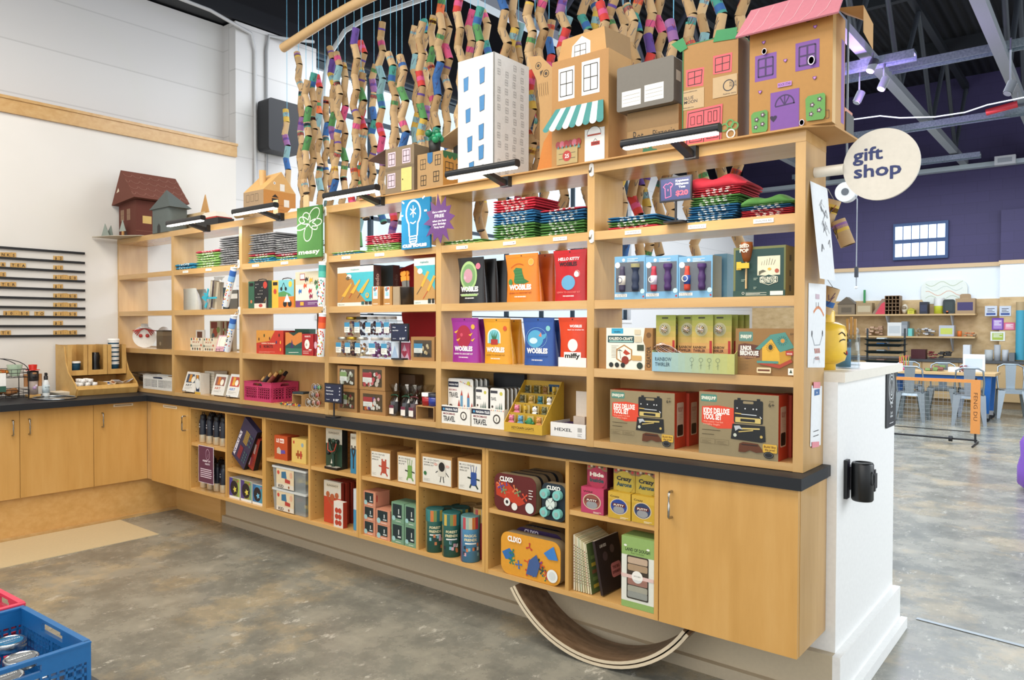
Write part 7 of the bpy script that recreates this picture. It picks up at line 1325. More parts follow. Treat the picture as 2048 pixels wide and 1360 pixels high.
# ================================================================ goods in the lower cubbies
ZL = .3015; YL = -.072; L1,L2 = .6205,.4985
def bottle(px,y,z,lab,short=0):
    e = empty('water_bottle',(min(max(at(px,870,y=y).x,LBAYS[0][0]+.03),LBAYS[0][1]-.03),y,z+.0005)); tag(e,lab,'bottle','navy steel-based water bottles')
    m = MB(); m.lathe([(0,0),(.026,0),(.028,.004),(.028,.055)],'d4c8ae/m.6/r.3',18); m.build('steel_base',e)
    m = MB(); m.lathe([(.0283,.055),(.0283,.145),(.022,.165),(.018,.168)],'151a28/r.4',18); F = m.face((-.02,-.0286,.10),(1,0,0),(0,0,1)); F.circ(.02,.028,.005,'c8ccd4',8); F.rect(.012,.012,.028,.015,'c8ccd4'); F.rect(.014,.006,.026,.009,'c8ccd4'); m.build('body',e)
    m = MB(); m.lathe([(.021,.166),(.021,.188),(.012,.194),(0,.195)],'0c0e12/r.5',16); m.path([(-.016,0,.188),(-.012,0,.207),(.012,0,.207),(.016,0,.188)],.003,'0c0e12',6); m.build('cap',e)
for k,px in enumerate((407,421,435,448)): bottle(px,-.03,L1,'upper shelf water bottle, %s from the left in the front row' % ordn(k+1))
for k,px in enumerate((412,427,441)): bottle(px,.05,L1,'upper shelf water bottle, %s from the left in the back row' % ordn(k+1))
for k,px in enumerate((408,422,435,448)): bottle(px,-.02,ZL,'lower shelf water bottle, %s from the left behind the plum sign' % ordn(k+1))
for k,px in enumerate((412,427,442)): bottle(px,.06,ZL,'lower shelf water bottle, %s from the left in the back row' % ordn(k+1))
def p_hot(F,w_,h):
    F.rect(.003,.003,w_-.003,h-.003,'5a2c48'); F.ring(w_*.62,h*.78,w_*.13,.0022,'d8b8cc',14,1.5); F.line([(w_*.62,h*.7),(w_*.66,h*.8)],.002,'d8b8cc'); F.text('KEEP IT',w_*.55,h*.58,h*.042,'f0e4ec','C',w_*.5,.03); F.text('HOT!',w_*.6,h*.50,h*.042,'f0e4ec','C',w_*.3,.03)
    for k in range(5): F.rect(w_*.14,h*(.36-.052*k),w_*(.86+.03*(k % 2)),h*(.36-.052*k)+.006,'dcc8d6')
x0,x1 = at(397,925,y=-.094).x,at(427,935,y=-.094).x; z1,z0 = at(410,892,y=-.094).z,at(410,966,y=-.094).z
m = MB(); m.box(0,x1-x0,0,.002,0,z1-z0,'e4dce4'); p_hot(m.face((0,0,0),(1,0,0),(0,0,1)),x1-x0,z1-z0); tag(m.build('plum_sign',None,(x0,-.094,z0)),'plum card sign reading keep it hot clipped to the cubby shelf','sign')
def tilt_box(nm,lab,pb,pt,wpx,T,z,y,dep,c_,pr,cat='game box',group=None,side='15151a'):
    a = at(pb,T+80,y=y); b = at(pt,T,y=y); zt = b.z-z; ang = atan2(b.x-a.x,zt); L_ = min(hypot(b.x-a.x,zt),.322/cos(ang)); w_ = (at(pb+wpx,T+80,y=y).x-a.x)*cos(ang)
    L_ = min(L_,(.345-w_*sin(ang))/cos(ang)); m = MB(); m.box(0,w_,0,dep,0,L_,c_); pr(m.face((0,0,0),(1,0,0),(0,0,1)),w_,L_); m.face((w_,0,0),(0,1,0),(0,0,1)).rect(0,0,dep,L_,side)
    if pb == 463: a.x += .004
    o = m.build(nm,None,(min(a.x,LBAYS[1][1]-w_*cos(ang)-L_*sin(ang)-.002),y,z+w_*sin(ang)+.001)); o.rotation_euler = (0,ang,0); return tag(o,lab,cat,group)
def p_acc(c_,c2):
    def f_(F,w_,h):
        F.text('ACCESSORY PACK',w_*.17,h*.06,w_*.14,'f0eaf4','L',h*.62,.04,0,pi/2)
        for k in range(9): F.rect(w_*.38,h*(.50+.035*k),w_*.66,h*(.518+.035*k),'b8942a' if c_ else 'c8c0b8')
        F.rect(w_*.32,h*.10,w_*.56,h*.40,'7c2430')
        for k in range(8): F.circ(w_*(.72+.14*(k % 2)),h*(.14+.07*(k//2)),w_*.05,c2,8)
        for k in range(6): F.circ(w_*(.74+.13*(k % 2)),h*(.56+.11*(k//2)),w_*.05,c2,8)
    return f_
tilt_box('accessory_pack','purple accessory pack box leaning to the right in its cubby',463,491,33,857,L2,-.06,.035,'2f2c4c',p_acc(1,'3f5a64'))
tilt_box('accessory_pack','red accessory pack box leaning behind the purple one',496,510,12,880,L2,-.04,.035,'8f2c20',p_acc(0,'6a2018'))
def p_gl(c1,c2,c3):
    def f_(F,w_,h):
        for i in range(6): t = i/5; F.mb.add([F.P(w_*i/6,h*.12),F.P(w_*(i+1)/6,h*.12),F.P(w_*(i+1)/6,h),F.P(w_*i/6,h)],[(0,1,2,3)],[c1,c1,c2,c2,c2,c3][i])
        F.k += 1; F.circ(w_*.48,h*.52,w_*.38,'1a1420',18,.95*h/w_ if h > w_ else 1); F.poly([(w_*(.55+.2*cos(t)*(1 if i % 2 else .5)),h*(.45+.17*sin(t)*(1 if i % 2 else .5))) for i,t in enumerate([2*pi*i/10 for i in range(10)])],'d8c850' if c3 != '3a8a9c' else '6fb8d8'); F.rect(0,0,w_,h*.12,'e8e6e0'); F.circ(w_*.85,h*.88,w_*.06,'c8485a',8)
    return f_
for k,(a,b,T,c) in enumerate(((456,479,956,('4a3f8c','7a7a4a','9ab04a')),(482,503,962,('4a3a7c','8a8a3a','6fa07a')),(505.5,525,970,('2f6a9c','3f8ab0','3a8a9c')))): put('putty_box',['small glow cube box at the left of three','small glow cube box in the middle of three','small blue glow cube box at the right of three'][k],'toy box',a,b,T,ZL,.09,'e4e2dc',p_gl(*c),y=YL,side='d8d4c8',group='small glow cube boxes')
put('brick_box','orange building brick box on the upper shelf','toy box',549,575,872,.6175,.085,'b8481c',lambda F,w_,h: [F.text('LE',w_*.15,h*.72,h*.14,'f2e8dc','L',None,.04),F.rrect(w_*.42,h*.70,w_*.74,h*.88,.004,'f2e8dc'),F.text('BIG',w_*.58,h*.74,h*.09,'b8481c','C',w_*.26,.03),F.poly([(w_*.2,h*.25),(w_*.2,h*.45),(w_*.35,h*.52),(w_*.5,h*.42),(w_*.5,h*.22)],'c8b8a0'),F.poly([(w_*.5,h*.25),(w_*.5,h*.4),(w_*.8,h*.42),(w_*.85,h*.28)],'5a4a9c')],y=YL,side='8a3414')
put('brick_box','pale yellow building brick box beside the orange one','toy box',583.5,612,878,.6175,.09,'d8b864',lambda F,w_,h: [F.rect(w_*.1,h*.78,w_*.2,h*.9,'b83a2c'),F.circ(w_*.75,h*.76,w_*.09,'8aa0a8',10),F.rect(w_*.3,h*.28,w_*.75,h*.40,'9c4a1c'),F.rect(w_*.40,h*.18,w_*.5,h*.52,'9c4a1c'),F.rect(w_*.6,h*.18,w_*.7,h*.5,'b83a2c')],y=YL)
# clear tubs
def tub(z,lab,px0=545,px1=613):
    x0 = at(px0,985,y=YL).x; x1 = min(at(px1,990,y=YL).x,LBAYS[2][1]); e = empty('brick_tub',(x0,YL,z)); tag(e,lab,'tub','clear tubs with picture labels'); w_ = x1-x0-.004; H = .125
    m = MB(); m.add([(.012,.006,.001),(w_-.012,.006,.001),(w_-.012,.17,.001),(.012,.17,.001),(.004,.0,H),(w_-.004,0,H),(w_-.004,.18,H),(.004,.18,H)],[(3,2,1,0),(0,1,5,4),(1,2,6,5),(2,3,7,6),(3,0,4,7)],'b4bcbc/r.2/a.45'); m.build('tub',e)
    m = MB(); m.prism(rr(-.004,-.006,w_+.002,.186,.012),'z',H,H+.012,'c8ccca/r.25'); m.build('tub_lid',e)
    m = MB(); rnd = random.Random(int(z*999)); [m.box(x_,x_+.03,y_,y_+.03,z_,z_+.02,rnd.choice(['b8a890','a84a34','4a6a8c','c8b04a','5a7a5a','d8d0c0'])) for x_,y_,z_ in [(.02+rnd.random()*(w_-.07),.02+rnd.random()*.12,.004+rnd.random()*.085) for _ in range(34)]]; m.build('bricks_inside',e)['kind'] = 'stuff'
    m = MB(); m.box(w_*.14,w_*.66,-.004,-.002,.006,H,'dcc8a4'); F = m.face((w_*.14,-.004,.006),(1,0,0),(0,0,1)); W2 = w_*.52; F.rect(0,0,W2,H*.22,'d8cfc0').text('KID',W2*.12,H*.03,H*.14,'3a2a22','L',W2*.3,.03); F.circ(W2*.72,H*.10,H*.07,'8a5a34',8); F.poly([(W2*.3,H*.5),(W2*.3,H*.8),(W2*.55,H*.85),(W2*.6,H*.5)],'2f6a8c'); F.poly([(W2*.5,H*.3),(W2*.5,H*.5),(W2*.8,H*.45),(W2*.8,H*.28)],'b03a34'); F.circ(W2*.85,H*.7,H*.12,'d8a88a',10,1.3); F.circ(W2*.12,H*.75,H*.10,'c84a3c',10)
    m.build('picture_label',e)
tub(ZL,'clear tub with picture label, lower of the two'); tub(ZL+.138,'clear tub with picture label, upper of the two')
m = MB(); m.box(0,.15,0,.14,0,.02,'15171a'); tag(m.build('black_tray',None,(at(551,945,y=-.02).x+.02,-.03,ZL+.138+.138+.001),.06),'flat black tray on top of the clear tubs','tray')
# slingshots
def p_sl(bg,sc):
    def f_(F,w_,h):
        F.rect(0,0,w_,h*.62,bg); F.rect(w_*.1,h*.85,w_*.9,h*.96,'c8bca4'); F.text('SLINGSHOT',w_*.5,h*.875,h*.045,'3a3020','C',w_*.66,.02)
        F.line([(w_*.5,h*.12),(w_*.5,h*.40),(w_*.28,h*.55),(w_*.22,h*.70)],.010,sc); F.line([(w_*.5,h*.40),(w_*.74,h*.55),(w_*.78,h*.70)],.010,sc); F.circ(w_*.24,h*.68,w_*.11,sc,10); F.circ(w_*.76,h*.68,w_*.11,sc,10); F.circ(w_*.5,h*.62,w_*.14,sc,10); F.circ(w_*.5,h*.14,w_*.08,sc,10)
    return f_
put('slingshot_box','white and green slingshot box standing behind the mounted slingshot','toy box',652,684,858,.6195,.04,'cfc8b4',p_sl('24402e','1c1c1a'),y=-.045,side='121614',group='boxed slingshots')
put('slingshot_box','white and blue slingshot box at the right of the upper shelf','toy box',701,713,868,.6195,.10,'cfc8b4',p_sl('2f7a9c','2a2420'),y=YL,group='boxed slingshots')
x_ = at(667,930,y=-.065).x; e = empty('slingshot_stand',(x_,-.062,.6195)); tag(e,'dark green wooden slingshot figure mounted on a black base','slingshot'); G_ = '1e3a2a/r.35'
m = MB(); m.box(-.058,.055,-.022,.012,.0005,.014,'16161a/r.3'); m.box(-.05,.05,-.018,.008,.014,.016,'b8b0a0'); m.build('base',e)
m = MB(); m.path([(0,-.005,.014),(0,-.005,.07),(0,-.005,.09)],.011,G_,10); m.path([(0,-.005,.085),(-.024,-.005,.112),(-.036,-.005,.15),(-.03,-.005,.17)],.009,G_,10); m.path([(0,-.005,.085),(.024,-.005,.112),(.038,-.005,.15),(.03,-.005,.17)],.009,G_,10); m.ball((0,-.005,.16),.014,G_,10,(1.2,.7,1)); m.ball((-.042,-.005,.09),.013,'101410',10); m.prism([(-.008,.035),(.008,.035),(.0,.062)],'y',-.017,-.0165,'d8d0c0'); m.build('fork',e)
m = MB(); m.path([(-.036,-.012,.15),(-.03,-.02,.11),(0,-.022,.10),(.03,-.02,.11),(.038,-.012,.15)],.003,'b83a24',6); m.build('band',e)
for k in range(4): put('slingshot_box','white and red slingshot box, %s in the row from the left' % ordn(k+1),'toy box',648+11*k,682+11*k,963-1*k,ZL,.02,['c8c0b0','8a2c1c'][k > 0],p_sl('b83c20','a8542c') if k == 0 else None,y=-.05+.035*k,side='8a2c1c',group='boxed slingshots')
put('ball_pack','small white and red box of red slingshot balls','toy box',667.5,686,1004,ZL,.03,'d8d0c4',lambda F,w_,h: [F.circ(w_*(.32+.34*(k % 2)),h*(.18+.24*(k//2)),w_*.19,'b03a24',12) for k in range(6)],y=-.083,side='a8361f')
put('slingshot_box','white and blue box edge at the right end of the lower shelf','toy box',707,713,978,ZL,.10,'c8ccd0',lambda F,w_,h: F.rect(0,0,w_,h*.5,'3f8ab0'),y=-.06,group='boxed slingshots')
# sewing creature kits
def p_cr(t2,t3,kind,body):
    def f_(F,w_,h):
        F.rect(w_*.05,h*.03,w_*.97,h*.90,'dcd8cc'); K = '2f2a26'; F.text('MR. SOGS CREATURES',w_*.09,h*.79,h*.055,K,'L',w_*.62,.005); F.text(t2,w_*.09,h*.70,h*.05,K,'L',w_*.4,.005); F.text(t3,w_*.09,h*.61,h*.05,K,'L',w_*.32,.005); lines(F,w_*.09,h*.16,w_*.2,3,h*.03,'8a867c',.001)
        cx,by = w_*.68,h*.12
        if kind == 'sheep': F.line([(cx-.002,by+h*.3),(cx-.012,by)],.005,'1a1a1a'); F.line([(cx+.006,by+h*.3),(cx+.014,by)],.005,'1a1a1a'); F.line([(cx-.015,by+h*.42),(cx-w_*.2,by+h*.30)],.004,'1a1a1a'); F.line([(cx+.015,by+h*.42),(cx+w_*.22,by+h*.22)],.004,'1a1a1a'); F.rrect(cx-w_*.13,by+h*.2,cx+w_*.13,by+h*.48,.008,'cfcabc'); F.circ(cx,by+h*.54,w_*.13,'cfcabc',14,1.1); F.circ(cx,by+h*.52,w_*.10,'1a1a1a',14,1.1); F.circ(cx-w_*.2,by+h*.58,w_*.06,'d8a89a',8,.5); F.circ(cx+w_*.18,by+h*.56,w_*.06,'d8a89a',8,.5); F.circ(w_*.14,h*.35,w_*.05,'2f6a3a',8)
        else:
            F.rrect(cx-w_*.12,by+h*.08,cx+w_*.12,by+h*.50,.006,body); F.line([(cx-w_*.10,by+h*.12),(cx-w_*.16,by)],.009,body if kind != 'blue' else '2a3a30'); F.line([(cx+w_*.08,by+h*.12),(cx+w_*.18,by)],.009,body if kind != 'blue' else '2a3a30'); F.line([(cx-w_*.1,by+h*.3),(cx-w_*.25,by+h*.32)],.007,body if kind == 'red' else '2f3a2a'); F.line([(cx+w_*.1,by+h*.3),(cx+w_*.25,by+h*.28)],.007,body if kind == 'red' else '2f3a2a')
            if kind == 'red': F.circ(cx-w_*.08,by+h*.53,w_*.04,body,8); F.circ(cx+w_*.09,by+h*.53,w_*.04,body,8)
            else: F.line([(cx-w_*.09,by+h*.5),(cx-w_*.12,by+h*.70)],.003,body); F.line([(cx+w_*.09,by+h*.5),(cx+w_*.12,by+h*.70)],.003,body); F.line([(cx,by+h*.5),(cx,by+h*.68)],.003,body)
    return f_
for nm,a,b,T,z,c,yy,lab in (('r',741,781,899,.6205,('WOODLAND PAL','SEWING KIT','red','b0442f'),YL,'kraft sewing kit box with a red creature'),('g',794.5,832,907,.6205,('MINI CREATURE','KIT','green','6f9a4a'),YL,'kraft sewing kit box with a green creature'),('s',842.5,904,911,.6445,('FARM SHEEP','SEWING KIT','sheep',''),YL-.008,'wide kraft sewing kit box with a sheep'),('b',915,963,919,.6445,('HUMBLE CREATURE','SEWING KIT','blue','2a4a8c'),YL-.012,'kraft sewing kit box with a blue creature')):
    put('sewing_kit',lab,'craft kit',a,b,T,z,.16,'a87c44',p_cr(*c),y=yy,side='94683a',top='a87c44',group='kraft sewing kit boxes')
def tiny(px0,px1,z,h,body,lab,grp,y=YL,dep=.1):
    def p_(F,w_,h_): F.rect(w_*.1,h_*.22,w_*.82,h_*.92,'14282c'); F.circ(w_*.18,h_*.22,w_*.14,'9ac0c0',8); F.rect(w_*.5,h_*.3,w_*.75,h_*.38,'c8ccc8'); F.rect(w_*.55,h_*.45,w_*.62,h_*.7,'c8ccc8'); lines(F,w_*.35,h_*.08,w_*.4,1,.01,'f0ece4',.0022)
    return put('mini_figure_box',lab,'toy box',px0,px1,1000,z,dep,body,p_,y=y,h=h,group=grp,side=body,ps=lambda G,d,hh: G.rect(d*.06,hh*.35,d*.14,hh*.8,'b03a34'))
sa,gr = 'c8886c','6f9478'; G2 = 'small salmon windowed boxes'; G3 = 'small sage windowed boxes'; hs = .078
for k in range(3): tiny(726,751,ZL+k*(hs+.001),hs,sa,'salmon windowed box, %s of the left stack' % ['bottom','middle','top'][k],G2)
for k in range(2): tiny(752.5,780,ZL+k*(hs+.001),hs,sa,'salmon windowed box, %s of the second stack' % ['bottom','top'][k],G2,y=YL-.008)
hg = .106
for c_,(a,b) in enumerate(((783,808),(809.5,833))):
    for k in range(2): tiny(a,b,ZL+k*(hg+.001),hg,gr,'sage green windowed box, %s %s' % (['lower','upper'][k],['left','right'][c_]),G3,y=YL-.010)
# round canisters
def can(px,y,T,lab,bc,lid,stripes,txt,tc,z=ZL,rp=16.5):
    x_ = max(min(at(px,1080,y=y).x,LBAYS[5][1]-.0485),LBAYS[5][0]+.0485); r_ = .0465; h = at(px,T,y=y).z-z; e = empty('craft_canister',(x_,y+r_,z)); tag(e,lab,'canister','round sewing kit canisters')
    m = MB(); m.lathe([(0,.001),(r_,.001),(r_,h*.72)],bc,28); F = m
    ph0 = atan2(CAM.y-(y+r_),CAM.x-x_)
    def cy(a0,z0,a1,z1,c_,lift=.0005): n = max(1,int(abs(a1-a0)/.25)); rr2 = r_+lift; m.add([(rr2*cos(ph0+a0+(a1-a0)*i/n),rr2*sin(ph0+a0+(a1-a0)*i/n),zz) for i in range(n+1) for zz in (z0,z1)],[(2*i,2*i+2,2*i+3,2*i+1) for i in range(n)],c_)
    if txt:
        cy(-1.5,.0,-1.05,h*.72,tc); cy(-.6,h*.40,.6,h*.43,'e8e4dc'); rnd = random.Random(px)
        for k in range(10): a_ = rnd.uniform(-.9,.9); zz = rnd.uniform(.02,h*.36); cy(a_-.12,zz,a_+.12,zz+.016,rnd.choice(['e0d8c8','c8784a','2a2a34','d8a8b0','7fb0b8']),.0008)
        for li,(word,zz) in enumerate(((txt[0],h*.56),(txt[1],h*.47))):
            vs,fs,q0,q1,_,_ = text_mesh(word,.03); sc = h*.055/.7; W_ = (q1-q0)*sc; sc2 = min(1,.062/W_); m.add([((r_+.001)*cos(ph0+((vx-q0)*sc-W_/2)*sc2/r_),(r_+.001)*sin(ph0+((vx-q0)*sc-W_/2)*sc2/r_),zz+vy*sc) for vx,vy in vs],fs,'e8dcae' if li == 0 else 'e8dcae')
    m.build('body',e); m = MB(); m.lathe([(r_+.0006,h*.72),(r_+.0006,h*.985),(r_-.002,h),(r_-.006,h*.985),(0,h*.985)],lid,28)
    for k,c_ in enumerate(stripes): cy(-.85+.34*k,h*.725,-.85+.34*(k+1),h*.98,c_,.0012)
    m.build('lid',e)
TEAL = '2a5f55'; ST = ['2f7a78','d8702a','7a8a4a','2f6a64','c8a84a']
can(857,-.085,1019,'teal canister at the left of the front row',TEAL,'2c6a68',ST,('FOREST','FRIENDS'),'d8b060'); can(890,-.088,1027,'teal canister in the middle of the front row',TEAL,'2c6a68',ST[::-1],('FOREST','FRIENDS'),'d8b060')
can(928,-.089,1033,'pink and blue unicorn canister at the right of the front row','4f8ab0','5a8a8c',['b8404a','9ab0a0','c8c0a0','c8702a','b83a4a'],('MAGICAL','FRIENDS'),'b83a5c')
for k,(px,yy,c_) in enumerate(((877,.02,TEAL),(909,.02,TEAL),(953,-.015,'a02f44'),(893,.115,TEAL),(925,.115,'3a2a30'),(957,.10,'a02f44'))): can(px,yy,1020-6*(yy > .05)-3,'canister behind the front row, %s' % ['second row left, teal','second row middle, teal','second row right, crimson','third row left, teal','third row middle, dark','third row right, crimson'][k],c_,'2c5a58' if c_ == TEAL else 'b89a6a',ST if c_ == TEAL else ['b8404a','d8a84a','c8c0a0'],None,'')
# magnetic toy tins
def clx(px0,px1,T,z,y,col,lab,pr,dep=.04):
    x0,x1 = at(px0,T+40,y=y).x,at(px1,T+40,y=y).x; x0,x1 = clampx(x0,x1,z,y); h = at((px0+px1)/2,T,y=y).z-z; w_ = x1-x0; m = MB(); m.prism(rr(0,0,w_,h,min(w_,h)*.22,6),'y',.002,dep,'8a7a60/r.4',True); m.prism(rr(0,0,w_,h,min(w_,h)*.22,6),'y',0,.002,col)
    if pr: pr(m.face((0,0,0),(1,0,0),(0,0,1)),w_,h)
    return tag(m.build('magnet_toy_tin',None,(x0,y,z+.001)),lab,'toy tin','rounded toy tins')
def blobs(F,w_,h,cols,n,seed,s_=1):
    rnd = random.Random(seed); k0 = F.k
    for k in range(n):
        X,Y = w_*rnd.uniform(.12,.86),h*rnd.uniform(.15,.8); c_ = cols[k % len(cols)]; t = rnd.uniform(0,6); r_ = h*.05*s_
        for q in range(3+k % 3): a_ = t+q*2*pi/(3+k % 3); F.k = k0+2*k+.4*q; F.line([(X,Y),(X+r_*2*cos(a_),Y+r_*2*sin(a_))],r_*.7,c_); F.k -= .8; F.circ(X+r_*2*cos(a_),Y+r_*2*sin(a_),r_*.65,c_,8)
def p_c1(F,w_,h): F.poly([(w_*.03,h*.72),(w_*.3,h*.8),(w_*.5,h*.6),(w_*.75,h*.3),(w_*.6,h*.2),(w_*.05,h*.4)],'b8381c'); blobs(F,w_,h,['c8482c','7a8a5c','d8784a','5a4a8c'],8,3,.9); F.circ(w_*.32,h*.26,h*.11,'e4e0d8',12); F.circ(w_*.32,h*.26,h*.05,'2a1a1a',8); F.circ(w_*.5,h*.17,h*.10,'e4e0d8',12); F.text('CLIXO',w_*.14,h*.80,h*.12,'f0ece4','L',w_*.33,.05); F.circ(w_*.86,h*.2,h*.14,'d8e0dc',16); lines(F,w_*.84,h*.65,w_*.1,4,h*.07,'e0dcd4',.004)
def p_c2(F,w_,h): F.poly([(w_*.02,h*.5),(w_*.15,h*.62),(w_*.24,h*.5),(w_*.18,h*.35),(w_*.08,h*.34)],'2f6aa8'); blobs(F,w_,h,['c8502a','2f7a5a','7a3a7c','3a6ab0','2a4a44','d8a23a','b83a34'],16,9,.8); F.poly([(w_*.45,h*.12),(w_*.5,h*.45),(w_*.62,h*.62),(w_*.68,h*.4),(w_*.62,h*.1)],'3f5a8c'); F.poly([(w_*.74,h*.7),(w_*.9,h*.9),(w_*.97,h*.6),(w_*.82,h*.58)],'3a7ac0'); F.text('CLIXO',w_*.13,h*.80,h*.12,'f4f0e8','L',w_*.24,.05); F.circ(w_*.88,h*.22,h*.15,'e4e6e0',16); F.circ(w_*.88,h*.22,h*.10,'d0d4d0',14)
for k in range(4): clx(989+19*k+4*(k > 0),1072+15*k,951-3*k,.5865,-.085+.06*k,['5c1a18','17181c','2a2420','1a1c22'][k],['dark red rounded tin with racing toy print, in front','black rounded tin second in the row','dark rounded tin third in the row','dark rounded tin at the back of the row'][k],p_c1 if k == 0 else None)
clx(1084,1130,968,.5865,-.083,'1c2a34','small dark blue rounded tin with mint magnets, at the right',lambda F,w_,h: [F.text('CLIXO',w_*.2,h*.83,h*.10,'f0ece4','L',w_*.6,.05),blobs(F,w_,h,['3a5a5c','2a4a54'],5,4,.7)])
x_ = at(1105,1010,y=-.09).x; e = empty('magnet_toy',(x_,-.088,.5865+.085)); 
m = MB(); [m.prism([(s1*.034+.021*cos(t),s2*.040+.021*sin(t)) for t in [2*pi*i/16 for i in range(16)]],'y',-.022,0,'7ac0b8/r.4') for s1 in (-1,1) for s2 in (-1,1)]; [m.prism([(s1*.034+.010*cos(t),s2*.040+.010*sin(t)) for t in [2*pi*i/12 for i in range(12)]],'y',-.0235,-.022,'8fa8a4') for s1 in (-1,1) for s2 in (-1,1)]
bpy.data.objects.remove(e); m.prism([(.024*cos(t),.024*sin(t)) for t in [2*pi*i/16 for i in range(16)]],'y',-.02,-.002,'d0dcd4'); [m.path([(0,-.01,0),(s1*.03,-.012,s2*.036)],.010,'2a3f44',6) for s1 in (-1,1) for s2 in (-1,1)]
tag(m.build('magnet_toy',None,(x_,-.0885,.5865+.078)),'mint four-petal magnet piece fixed on the small dark tin','toy')
clx(1002,1121,1074,ZL,-.083,'d8962c','large orange rounded tin printed with bright magnet animals',p_c2,.05); clx(1030,1126,1062,ZL,.0,'34204a','purple rounded tin behind the orange one',lambda F,w_,h: F.text('CLIXO',w_*.2,h*.88,h*.09,'d0c8d8','L',w_*.3,.05)); clx(1045,1128,1055,ZL,.08,'1a1a24','black rounded tin at the back behind the orange one',lambda F,w_,h: F.text('CLIXO',w_*.2,h*.88,h*.09,'a8a0b0','L',w_*.3,.05))
# putty boxes
def p_pu(c1,nm,c2,fc):
    def f_(F,w_,h): F.rect(0,h*.72,w_,h,c2); F.circ(w_*.48,h*.46,w_*.40,'c9b89a',20,.98*h/w_*.78); F.circ(w_*.48,h*.46,w_*.36,fc,20,.98*h/w_*.78); F.circ(w_*.48,h*.34,w_*.25,'8f8f90',12,.6); F.rect(w_*.2,h*.46,w_*.76,h*.58,'5a1c1c'); F.text('PUTTY',w_*.48,h*.48,h*.07,'f2ead8','C',w_*.44,.03); lines(F,w_*.55,h*.07,w_*.35,2,h*.04,'f0e4c8',.0016); F.text(nm,w_*.1,h*.80,h*.07,'3a2a14','L',w_*.4,.01)
    return f_
def p_hd(bg,t1,t2,c_):
    def f_(F,w_,h): F.rect(0,h*.75,w_,h,'8a6a4a'); [F.circ(w_*(.1+.13*k),h*(.88+.06*(k % 2)),w_*.06,['b83a3c','d8c8b0','4a3a2a'][k % 3],6) for k in range(7)]; F.circ(w_*.5,h*.4,w_*.46,bg,16,1); F.text(t1,w_*.5,h*.48,h*.17,c_,'C',w_*.7,.05); F.text(t2,w_*.5,h*.22,h*.17,'2f4a4c','C',w_*.7,.05)
    return f_
G4 = 'boxed tins of putty'; hA = .108
put('putty_box','pink putty box at the left, bottom of its pair','toy box',1162,1207,1000,.6505,.05,'b03a5c',p_pu('','Wild','b83a5c','8a4a3c'),y=-.085,h=hA,side='7a2438',group=G4)
put('putty_box','dark pink putty box stacked on the pink one','toy box',1174,1214,950,.6505+hA+.001,.05,'8f2a40',p_hd('a8344c','Hide','Inside','f4ead8'),y=-.06,h=.092,side='4a1420',group=G4)
for k,(a,b) in enumerate(((1216,1261),(1263,1309))): put('putty_box','yellow putty box with a round window, bottom %s' % ['left','right'][k],'toy box',a,b,1000,.6505,.05,'c09a2c',p_pu('','Crazy','c8a238','23408a' if k == 0 else '2a3a5c'),y=-.088,h=hA,side='a88424',group=G4)
for k,(a,b) in enumerate(((1227,1270),(1271,1315))): put('putty_box','olive yellow putty box with big lettering, top %s' % ['left','right'][k],'toy box',a,b,950,.6505+hA+.001,.05,'b89a34',p_hd('b8a03c','Crazy','Aarons','2a2a28'),y=-.06,h=.092,side='8a7428',group=G4)
# magazines
mg = ['d8d0b8','c8b894','d4cbb0','b8c0a4','d0c8a8','c0b890','d8cfb0','c4bc9c']
for k in range(8):
    xb = at(1146,1180,y=-.07).x+.0122*k+.003; sh = -.01-.019*k; L_ = .238-.004*k
    m = MB(); w_ = .0075; m.box(0,w_,0,.19,0,L_,mg[k]); F = m.face((0,0,0),(1,0,0),(0,0,1)); lines(F,w_*.2,L_*.8,w_*.6,14,L_*.05,['8a3a24','4a5a3a','3a3a3a'][k % 3],.005); m.face((w_,0,0),(0,1,0),(0,0,1)).rect(0,0,.19,L_,'c9b98e' if k < 7 else '5a6a3a')
    if k == 7: G = m.face((w_+.0006,0,0),(0,1,0),(0,0,1)); [G.rect(.02,.02+.03*q,.17,.035+.03*q,['c8a83a','7a8a4a','8a5a3a'][q % 3]) for q in range(5)]
    o = m.build('magazine',None,(xb,-.07,ZL+.002+0*k)); o.rotation_euler = (0,sh,0); tag(o,'leaning thin cream magazine, %s from the left in the row' % ordn(k+1),'magazine','cream magazines leaning in a row')
tb = at(1224,1195,y=-.06); m = MB(); m.box(-.012,0,0,.19,0,.225,'2a1c1a'); m.box(-.0115,-.001,.001,.189,.001,.2255,'d8cfb8')
G = m.face((0,0,0),(0,1,0),(0,0,1)); G.rect(0,0,.19,.225,'231a1a'); G.rrect(.09,.05,.17,.11,.015,'c87a78'); G.text('THE BIG',.13,.085,.012,'5a1c1c','C',.055,.03); G.text('EXPERIMENT',.13,.065,.011,'5a1c1c','C',.065,.03); G.text('LAB KIDS',.03,.19,.012,'e0d8c8','L',.05,.02); G.circ(.06,.15,.02,'4a3a3a',10); G.circ(.12,.17,.018,'5a4a44',10)
o = m.build('activity_book',None,(tb.x-.042,-.06,ZL+.006)); o.rotation_euler = (0,-.20,0); tag(o,'dark activity book with a pink title patch leaning on the magazines','book')
